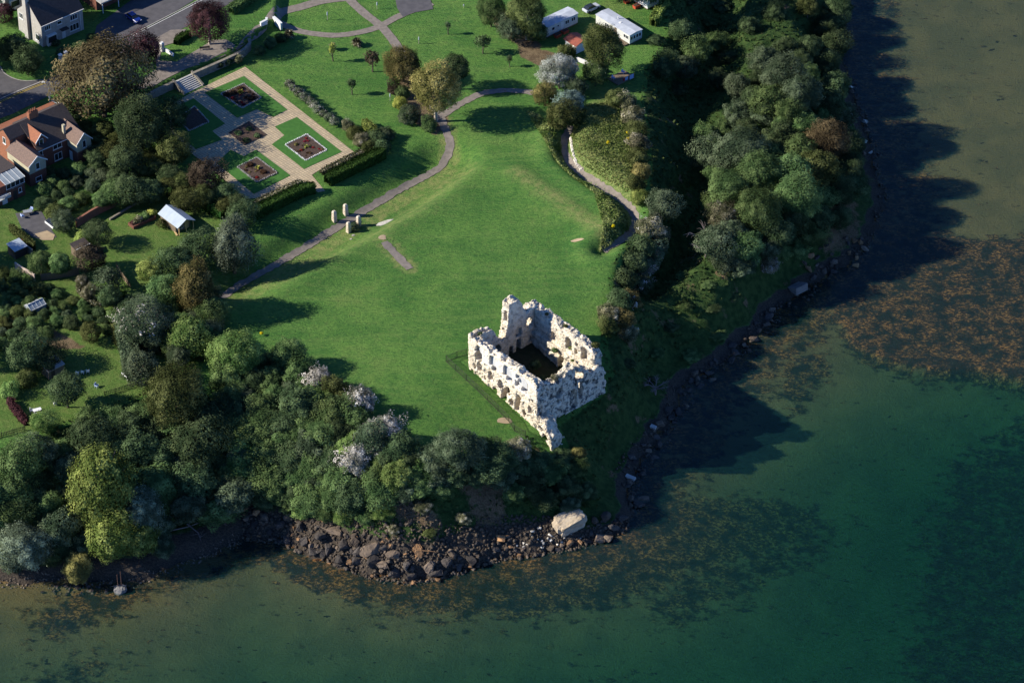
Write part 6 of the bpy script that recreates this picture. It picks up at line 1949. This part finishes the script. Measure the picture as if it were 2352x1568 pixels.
# hand-placed big ones along the lit shore
ROCKS_PX = [(565, 1190, .8, 'brown'), (585, 1205, .7, 'dark brown'), (610, 1190, 1.0, 'brown'), (645, 1205, 1.1, 'dark brown'), (665, 1190, 1.0, 'brown'), (690, 1210, 1.3, 'dark brown'), (620, 1222, .8, 'dark brown'), (660, 1240, 1.0, 'dark brown'), (700, 1245, 1.2, 'dark brown'), (735, 1232, 1.4, 'dark brown'), (770, 1225, 1.5, 'brown'), (718, 1265, 1.0, 'dark brown'), (755, 1262, 1.3, 'dark brown'), (790, 1255, 1.4, 'dark brown'), (820, 1268, 1.3, 'dark brown'), (780, 1285, 1.4, 'dark brown'), (820, 1292, 1.2, 'dark brown'), (850, 1265, 1.7, 'brown'), (815, 1245, 1.2, 'brown'), (855, 1290, 1.5, 'dark brown'), (880, 1300, 1.6, 'brown'), (900, 1275, 1.1, 'brown'), (905, 1320, 1.4, 'dark brown'), (935, 1300, 1.2, 'dark brown'), (960, 1270, 1.4, 'orange-brown'), (945, 1325, 1.1, 'dark brown'), (985, 1300, 1.3, 'brown'), (1000, 1318, 1.2, 'dark brown'), (1025, 1295, 1.4, 'dark brown'), (1040, 1275, 1.1, 'brown'), (1055, 1305, .8, 'dark brown'), (1080, 1285, 1.0, 'dark brown'), (1110, 1270, .9, 'dark brown'), (1140, 1262, .8, 'dark brown'), (1150, 1238, 1.2, 'orange-brown'), (1365, 1195, 1.0, 'brown'), (1395, 1190, 1.3, 'brown'), (1430, 1192, 1.1, 'dark brown'), (1375, 1240, 1.3, 'brown'), (1395, 1238, 1.3, 'brown'), (1350, 1245, 1.0, 'dark brown'), (1410, 1212, 1.0, 'dark brown'), (590, 1178, .9, 'orange-brown'), (560, 1172, .8, 'orange-brown'), (520, 1170, .8, 'brown')]
ROCKP = []
for U, V, s, k in ROCKS_PX:
    boulder(U, V, s * .85, k, None, None)
    ROCKP.append((U, V, s, k))
def shore_rocks(n, poly, srange, kinds, minpx, zone, sink=.25):
    us = [p[0] for p in poly]; vs = [p[1] for p in poly]
    k = 0; tries = 0
    while k < n and tries < 20000:
        tries += 1
        U, V = random.uniform(min(us), max(us)), random.uniform(min(vs), max(vs))
        if not inside(poly, np.array(U), np.array(V)): continue
        s = random.uniform(*srange) * random.uniform(.7, 1)
        if any((a - U) ** 2 + ((b - V) * 1.4) ** 2 < (minpx * (s + c) / 2) ** 2 for a, b, c, _ in ROCKP): continue
        kd = random.choice(kinds)
        boulder(U, V, s * .72, kd, "%s boulder in the %s" % (kd, zone), "boulders in the " + zone, sink)
        ROCKP.append((U, V, s, kd)); k += 1
    return k
for o, (U, V, s, kd) in zip([o for o in bpy.data.objects if o.name.startswith("boulder")], ROCKP):
    big = "large " if s > 1.2 else ""
    tag(o, "%s%s boulder in the lit rock bank at the foot of the thicket" % (big, kd), "boulder", "boulders in the lit rock bank at the foot of the thicket")
LIT = [(545, 1172), (640, 1176), (720, 1192), (830, 1208), (930, 1235), (1020, 1262), (1130, 1235), (1250, 1215), (1340, 1225), (1440, 1190), (1450, 1215), (1350, 1258), (1250, 1275), (1140, 1292), (1040, 1325), (945, 1345), (850, 1332), (760, 1295), (640, 1250), (560, 1240)]
k1 = shore_rocks(175, LIT, (.35, 1.0), ['dark brown', 'dark brown', 'brown', 'brown', 'orange-brown'], 8.0, "lit rock bank at the foot of the thicket")
k2 = shore_rocks(26, [(1180, 1215), (1260, 1205), (1350, 1225), (1340, 1240), (1250, 1258), (1180, 1265)], (.3, .55), ['pale'], 7, "rubble beside the fallen masonry block")
k3 = shore_rocks(55, [(1450, 1180), (1420, 1110), (1450, 1050), (1500, 990), (1540, 920), (1590, 860), (1680, 800), (1760, 700), (1800, 710), (1740, 790), (1660, 860), (1600, 900), (1560, 970), (1530, 1030), (1490, 1090), (1480, 1150)], (.7, 1.7), ['dark brown', 'brown', 'dark brown'], 12, "shaded rock shore east of the ruin")
k4 = shore_rocks(26, [(1860, 560), (1960, 540), (2010, 560), (1960, 620), (1870, 650), (1840, 620)], (.6, 1.2), ['brown', 'dark brown', 'orange-brown'], 11, "rock cove beyond the broken concrete steps")
k5 = shore_rocks(20, [(1925, 200), (1950, 190), (2000, 300), (2000, 370), (1960, 330)], (.5, 1.0), ['pale', 'brown'], 12, "rocky foot of the east wood")
k6 = shore_rocks(40, [(155, 1335), (290, 1335), (275, 1362), (170, 1370), (90, 1360)], (.3, .7), ['dark brown', 'dark brown', 'brown'], 7, "weedy stones beside the concrete block")
print("rocks", len(ROCKP), k1, k2, k3, k4, k5, k6)
def rubble(name, poly, n, smin, smax, mat, label, z=0.0):
    W = px_poly(poly, z)
    xs = [p[0] for p in W]; ys = [p[1] for p in W]
    X = RNG.uniform(min(xs), max(xs), n * 4); Y = RNG.uniform(min(ys), max(ys), n * 4)
    k = inside(W, X, Y)
    X, Y = X[k][:n], Y[k][:n]
    base = np.array([(1, 0, 0), (-1, 0, 0), (0, 1, 0), (0, -1, 0), (0, 0, .8), (0, 0, -.8), (.7, .7, .3), (-.6, .7, -.2)])
    fc = np.array([(0, 2, 4), (2, 1, 4), (1, 3, 4), (3, 0, 4), (2, 0, 5), (1, 2, 5), (3, 1, 5), (0, 3, 5)])
    V = []; F = []
    for i, (x, y) in enumerate(zip(X, Y)):
        s = smin + (smax - smin) * random.random() ** 2
        R = Matrix.Rotation(random.random() * 6.28, 3, 'Z') @ Matrix.Rotation(random.uniform(-1, 1), 3, 'X')
        B = (base[:6] * (1 + .35 * RNG.normal(size=(6, 3)))) * s @ np.array(R).T
        V.append(B + np.array([x, y, float(gz(x, y)) + s * .25])); F.append(fc + i * 6)
    o = link(name, np_mesh(name, np.concatenate(V), np.concatenate(F)), mat)
    return tag(o, label, "rubble", kind="stuff")
M['rubble'] = rockm("shore_rubble", (.16, .125, .09), (.08, .065, .055), (.26, .21, .16))
rubble("shore_rubble", LIT, 3600, .12, .5, M['rubble'], "loose small stones filling the lit rock bank")
rubble("shore_rubble", [(1450, 1190), (1400, 1100), (1440, 1040), (1500, 980), (1540, 900), (1600, 850), (1720, 760), (1780, 700), (1860, 640), (1980, 560), (2020, 450), (1990, 300), (1940, 180), (1960, 180), (2010, 300), (2040, 450), (2000, 570), (1880, 670), (1750, 780), (1620, 880), (1540, 1010), (1490, 1090), (1480, 1180)], 2200, .15, .5, M['rubble'], "loose stones along the shaded eastern shore")
rubble("shore_rubble", [(0, 1330), (150, 1320), (280, 1335), (400, 1300), (550, 1225), (560, 1250), (400, 1315), (290, 1355), (150, 1350), (0, 1350)], 500, .1, .3, M['rubble'], "loose stones along the sandy beach under the willows")
for (U, V), s, lab in (((900, 512), .7, "pale rubble stone on the lawn beside the wispy shrub"), ((812, 541), .35, "small pale stone at the foot of the wispy shrub, towards the lawn"), ((806, 549), .25, "smallest pale stone below the wispy shrub")):
    o = boulder(U if U < 890 else 884, V, s, 'pale', lab, None, .3)
    o.rotation_euler = (0, 0, .5)
    o.scale = (s * (2.0 if U > 890 else 1), s, s * .3)

# fallen masonry block
px_, py_, pz_ = ground_at(1306, 1217)
bm = bmesh.new()
bmesh.ops.create_cube(bm, size=2)
for vv in bm.verts: vv.co += Vector((random.uniform(-.18, .18), random.uniform(-.18, .18), random.uniform(-.15, .15)))
bmesh.ops.subdivide_edges(bm, edges=bm.edges[:], cuts=7, use_grid_fill=True)
for vv in bm.verts:
    q = np.array(vv.co)
    k = 1 - .10 * (abs(q[0]) > .8) * (abs(q[1]) > .8) - .10 * (abs(q[2]) > .8) * (abs(q[0]) > .8)
    dv = vnoise(q[0] + q[2] * .7, q[1] - q[2] * .6, 1.6, 9, 3) - .5
    vv.co = Vector(q * (k + .32 * float(dv)) + RNG.normal(0, .02, 3))
bmesh.ops.recalc_face_normals(bm, faces=bm.faces)
BL = bpy.data.meshes.new("masonry_block"); bm.to_mesh(BL); bm.free()
fb = link("fallen_masonry_block", BL, rock_mat("fallen_masonry", (.44, .35, .24), (.32, .25, .17), (.50, .43, .33), (.17, .14, .09)))
fb.location = (px_, py_ + 1.3, pz_ + .8)
fb.scale = (2.9, 1.8, 1.45)
fb.rotation_euler = (.12, -.16, .55)
tag(fb, "big pale block of fallen castle masonry lying on the rocks", "masonry block")
# concrete block with two posts
M['oldconcrete'] = simple("old_concrete", (.20, .19, .18), (.14, .135, .13), 1.2, .9, .3, .03)
g = ground_at(277, 1358)
cb = empty("mooring_block", (g[0], g[1], max(g[2], -.2)), .3, "grey concrete block with two rusty posts standing in the shallows", "concrete block")
NBK = rock_mesh(301, 40, .8, 1.1)
ob_ = link("block", NBK, M['oldconcrete'], cb); ob_.scale = (1.15, 1.0, 1.0); ob_.location = (0, 0, .35)
for x, h in ((-.35, 3.9), (.3, 4.5)):
    MB().tube([(x, .3, 1.2), (x, .3, h)], .07, 6).build("post", simple("rusty_iron", (.12, .06, .04), (.07, .04, .03), 4, .8), cb)
# broken concrete steps
g = ground_at(1822, 656)
cs_ = empty("broken_steps", (g[0], g[1], g[2]), 2.3, "tilted slab of broken concrete steps on the eastern shore", "steps")
for k in range(7):
    MB().box(-1.5, 1.5, k * .42, k * .42 + .44, -.3, .35 + k * .16).build("step", M['oldconcrete'], cs_)
cs_.rotation_euler = (.12, .06, math.radians(-145))
# white slab and timber on shore
for (U, V), lab, dims in (((1448, 1100), "pale rectangular slab among the shaded rocks below the ruin", (1.0, .4, .25)), ((1500, 985), "small white stone slab on the shaded rock shore", (.6, .4, .3))):
    g = ground_at(U, V)
    o = MB().box(-dims[0], dims[0], -dims[1], dims[1], 0, dims[2] * 2).build("stone_slab", M['concrete'], None, .05, (g[0], g[1], g[2] + .25), -.5)
    o.rotation_euler = (.1, .1, -.5)
    tag(o, lab, "slab")
# dead trees and driftwood
M['deadwood'] = simple("dead_grey_wood", (.22, .18, .17), (.15, .125, .12), 4, .9)
def dead_tree(U, V, h, label, n=6, spread=.8, seed=1, name="dead_tree"):
    r = random.Random(seed)
    g = ground_at(U, V)
    root = empty(name, g, 0, label, "dead tree")
    mb = MB()
    mb.tube([(0, 0, -.4), (.1, 0, h * .25), (.0, .1, h * .5)], [.22, .17, .12], 6)
    mb.build("trunk", M['deadwood'], root)
    for i in range(n):
        mb = MB()
        a = i * 6.28 / n + r.uniform(-.4, .4)
        p0 = Vector((.03, .06, h * r.uniform(.3, .5)))
        p1 = p0 + Vector((math.cos(a) * h * .28 * spread, math.sin(a) * h * .28 * spread, h * .22))
        p2 = p1 + Vector((math.cos(a + .3) * h * .25 * spread, math.sin(a + .3) * h * .25 * spread, h * .12))
        mb.tube([p0, p1, p2], [.10, .07, .03], 5)
        for j in range(6):
            b = a + r.uniform(-1.2, 1.2)
            q = p1.lerp(p2, r.random())
            e = q + Vector((math.cos(b), math.sin(b), r.uniform(-.1, .9))) * h * .17
            f = e + Vector((math.cos(b + .5), math.sin(b + .5), r.uniform(-.4, .5))) * h * .1
            mb.tube([q, e, f], [.05, .035, .015], 4)
        mb.build("branch", M['deadwood'], root)
    return root
dead_tree(1620, 590, 6.5, "bare dead tree with pale forked branches in the dark cliff hollow", 5, 1.0, 3)
dead_tree(1505, 905, 3.2, "leafless grey bush on the shaded cliff below the ruin", 11, 1.2, 5, "dead_shrub")
dead_tree(1185, 1098, 2.0, "small leafless grey bush under the pale seed-head bush", 8, 1.2, 8, "dead_shrub")
for (a, b, c), lab in ((((385, 1222), (430, 1212), (480, 1195)), "long pale driftwood branch on the beach beside the willows"), (((430, 1205), (455, 1225), (462, 1244)), "forked driftwood branch nearest the water by the willows"), (((470, 1190), (500, 1195), (520, 1208)), "driftwood branch at the shaded end of the beach")):
    A, B, Cc = ground_at(*a), ground_at(*b), ground_at(*c)
    P = [Vector(q) - Vector(A) + Vector((0, 0, .25)) for q in (A, B, Cc)]
    mb = MB().tube(P, [.14, .10, .03], 6)
    for k in range(5):
        q = P[1].lerp(P[2], random.random()); mb.tube([q, q + Vector((random.uniform(-1.5, 1.5), random.uniform(-1.5, 1.5), .5))], [.05, .015], 4)
    o = mb.build("driftwood_branch", M['deadwood'], None, 0, A)
    tag(o, lab, "driftwood", "driftwood on the beach")
# pale stone edging of the cliff path
E = resample(world_line([(1311, 318), (1316, 350), (1324, 378), (1335, 390)]), .45)
er_ = empty("stone_path_edging", (E[0][0], E[0][1], float(gz(*E[0]))), 0, "row of pale limestone lumps edging the cliff path", "stone edging")
mb = MB()
for p in E:
    z = float(gz(*p)); s = random.uniform(.18, .34)
    mb.frustum(p[0] - E[0][0] + random.uniform(-.1, .1), p[1] - E[0][1], z - float(gz(*E[0])) - .1, z - float(gz(*E[0])) + s * 1.2, s, s, s * .6, s * .6)
mb.build("stones", RMAT['pale'], er_)
# yellow ragwort
for (U, V), lab in (((1397, 327), "yellow ragwort clump on the mound beside the cliff path"), ((1449, 275), "yellow ragwort clump high in the cliff hedge"), ((1443, 318), "yellow ragwort clump low in the cliff hedge"), ((1409, 519), "yellow ragwort in the long grass where the cliff path bends"), ((553, 764), "yellow flower clump at the lawn edge of the vine-covered mound"), ((601, 765), "yellow flower sprig at the tip of the vine-covered mound"), ((1442, 305), "yellow ragwort clump midway up the cliff hedge")):
    LEAF.setdefault('ragwort', leaf_mat("ragwort_yellow", (.45, .33, .01), (.75, .58, .02)))
    T(U, V, 4.5, 'ragwort', 'small', .7, lab, "wild flower", None, "ragwort", trunk=False, hfac=1.4)
# plants on the castle
for (u_, v_, w_), r, c, lab in (((6.6, 3.2, 5.0), .9, 'grey', "grey shrub tuft growing inside the sunlit castle wall by its middle"), ((19.0, 5.3, 6.3), .8, 'pale', "straw-coloured tuft on the broken top of the shaded castle wall"), ((9.5, 13.7, 3.0), .7, 'mid', "green shrub growing from the inner corner of the ruin"), ((1.6, 1.8, 8.4), .5, 'dark', "dark ivy tuft on the west corner top of the ruin"), ((12, 15.5, 4.2), .45, 'lime', "bright weeds in the tall inner window of the ruin"), ((14.5, 13.8, 3.5), .4, 'lime', "bright weeds on the inner ledge of the ruin"), ((5, 15.6, 8.3), .4, 'olive', "small weeds on top of the back wall of the ruin"), ((10, 16, 8.1), .5, 'olive', "weedy tuft midway along the top of the landward castle wall"), ((17.5, 16.9, 7.2), .9, 'olive', "grassy tuft at the cliff end of the landward castle wall"), ((13, 8, .4), 1.3, 'dark', "dark bush on the shaded floor inside the ruin"), ((8, 10, .4), 1.2, 'dark', "dark bush against the shaded inner floor of the ruin, nearer the turret"), ((16, 5, .3), 1.2, 'dark', "dark bush in the shaded south corner inside the ruin")):
    x, y = castle_xy(u_, v_)
    U, V = project((x, y, CZ0 + w_))
    root = empty("wall_plant", (x, y, CZ0 + w_), random.random() * 6, lab, "plant")
    o = bpy.data.objects.new("foliage", CROWN['small', 0]); ROOT.objects.link(o); o.parent = root
    o.material_slots[0].link = 'OBJECT'; o.material_slots[0].material = LEAF[c]; o.scale = (r, r, r * .7); o.location = (0, 0, r * .3)

# ------------------------------------------------------------------ labels for the unnamed bushes
LM = [("the fallen masonry block", 1306, 1195), ("the huge bronze tree", 232, 172), ("the silvery willow by the summerhouse", 535, 560), ("the golden willow of the gardens", 452, 655), ("the lime-green poplar", 235, 1105),
      ("the domed olive-brown tree", 402, 905), ("the bench lawn", 260, 850), ("the greenhouse", 90, 715), ("the thin apple tree", 250, 640), ("the summerhouse lawn", 300, 560), ("the vine-covered mound", 540, 812),
      ("the ruin's stub", 1265, 1000), ("the dead tree", 1620, 560), ("the broken concrete steps", 1825, 645), ("the cliff path bend", 1460, 505), ("the white caravan", 1430, 60), ("the timber terrace", 1425, 172),
      ("the silver-white poplar", 1285, 165), ("the golden weeping willow", 1000, 205), ("the stone pillars", 795, 505), ("the paved garden", 640, 320), ("the brick house", 110, 340), ("the concrete block", 277, 1345),
      ("the driftwood", 450, 1215), ("the bronze-topped shore tree", 1905, 325), ("the rock bank", 800, 1230), ("the white seed-head bushes", 830, 1000), ("the tip of the thicket", 662, 812), ("the end of the picket fence", 322, 885),
      ("the leafless grey bush", 1505, 890), ("the cliff hedge", 1465, 330), ("the ruin's landward corner", 1385, 790), ("the silver-grey beach willow", 55, 1255), ("the wide thorn bush", 1055, 1030), ("the eastern rock cove", 1950, 580),
      ("the pale grey shore trees", 1810, 195), ("the top edge", 1700, 0), ("the white garden table", 86, 945), ("the touching round trees", 115, 603), ("the curved path", 760, 85)]
used = set(p['label'] for p in PLANTS if p['label'])
GRP = {}
for p in PLANTS:
    if p['label']: continue
    R_ = p['r']
    size = "small" if R_ < 1.9 else ("large" if R_ > 3.6 else "mid-sized")
    form = {'cone': "tapering tree", 'big': "broad tree", 'med': "rounded tree", 'dome': "domed bush", 'bush': "bush", 'small': "shrublet", 'spread': "open tree"}[p['form']]
    seed = " topped with white seed heads" if len(p['o'].children) > 2 and any(c.name.startswith("blossom") for c in p['o'].children) else ""
    cands = []
    for nm, U, V in sorted(LM, key=lambda l: (l[1] - p['U']) ** 2 + (1.3 * (l[2] - p['V'])) ** 2)[:7]:
        du, dv = p['U'] - U, (p['V'] - V) * 1.3
        d = math.hypot(du, dv)
        dist = "close" if d < 55 else ("a little way" if d < 110 else ("some way" if d < 190 else "far"))
        if abs(du) > 2.2 * abs(dv): dirn = "right of" if du > 0 else "left of"
        elif abs(dv) > 2.2 * abs(du): dirn = "below" if dv > 0 else "above"
        else: dirn = ("below and " if dv > 0 else "above and ") + ("right of" if du > 0 else "left of")
        cands.append("%s %s %s%s, %s %s %s" % (size, WORDC[p['col']], form, seed, dist, dirn, nm))
    lab = next((c for c in cands if c not in used and len(c.split()) <= 16), None) or cands[0]
    used.add(lab)
    p['label'] = lab
    w_ = p['where'] or "gardens and park"
    tag(p['o'], lab, None, "bushes and trees of the " + w_ if not w_.startswith("trees") else "trees by the brick house")
dups = len(PLANTS) - len(set(p['label'] for p in PLANTS))
print("plants", len(PLANTS), "shared labels", dups)
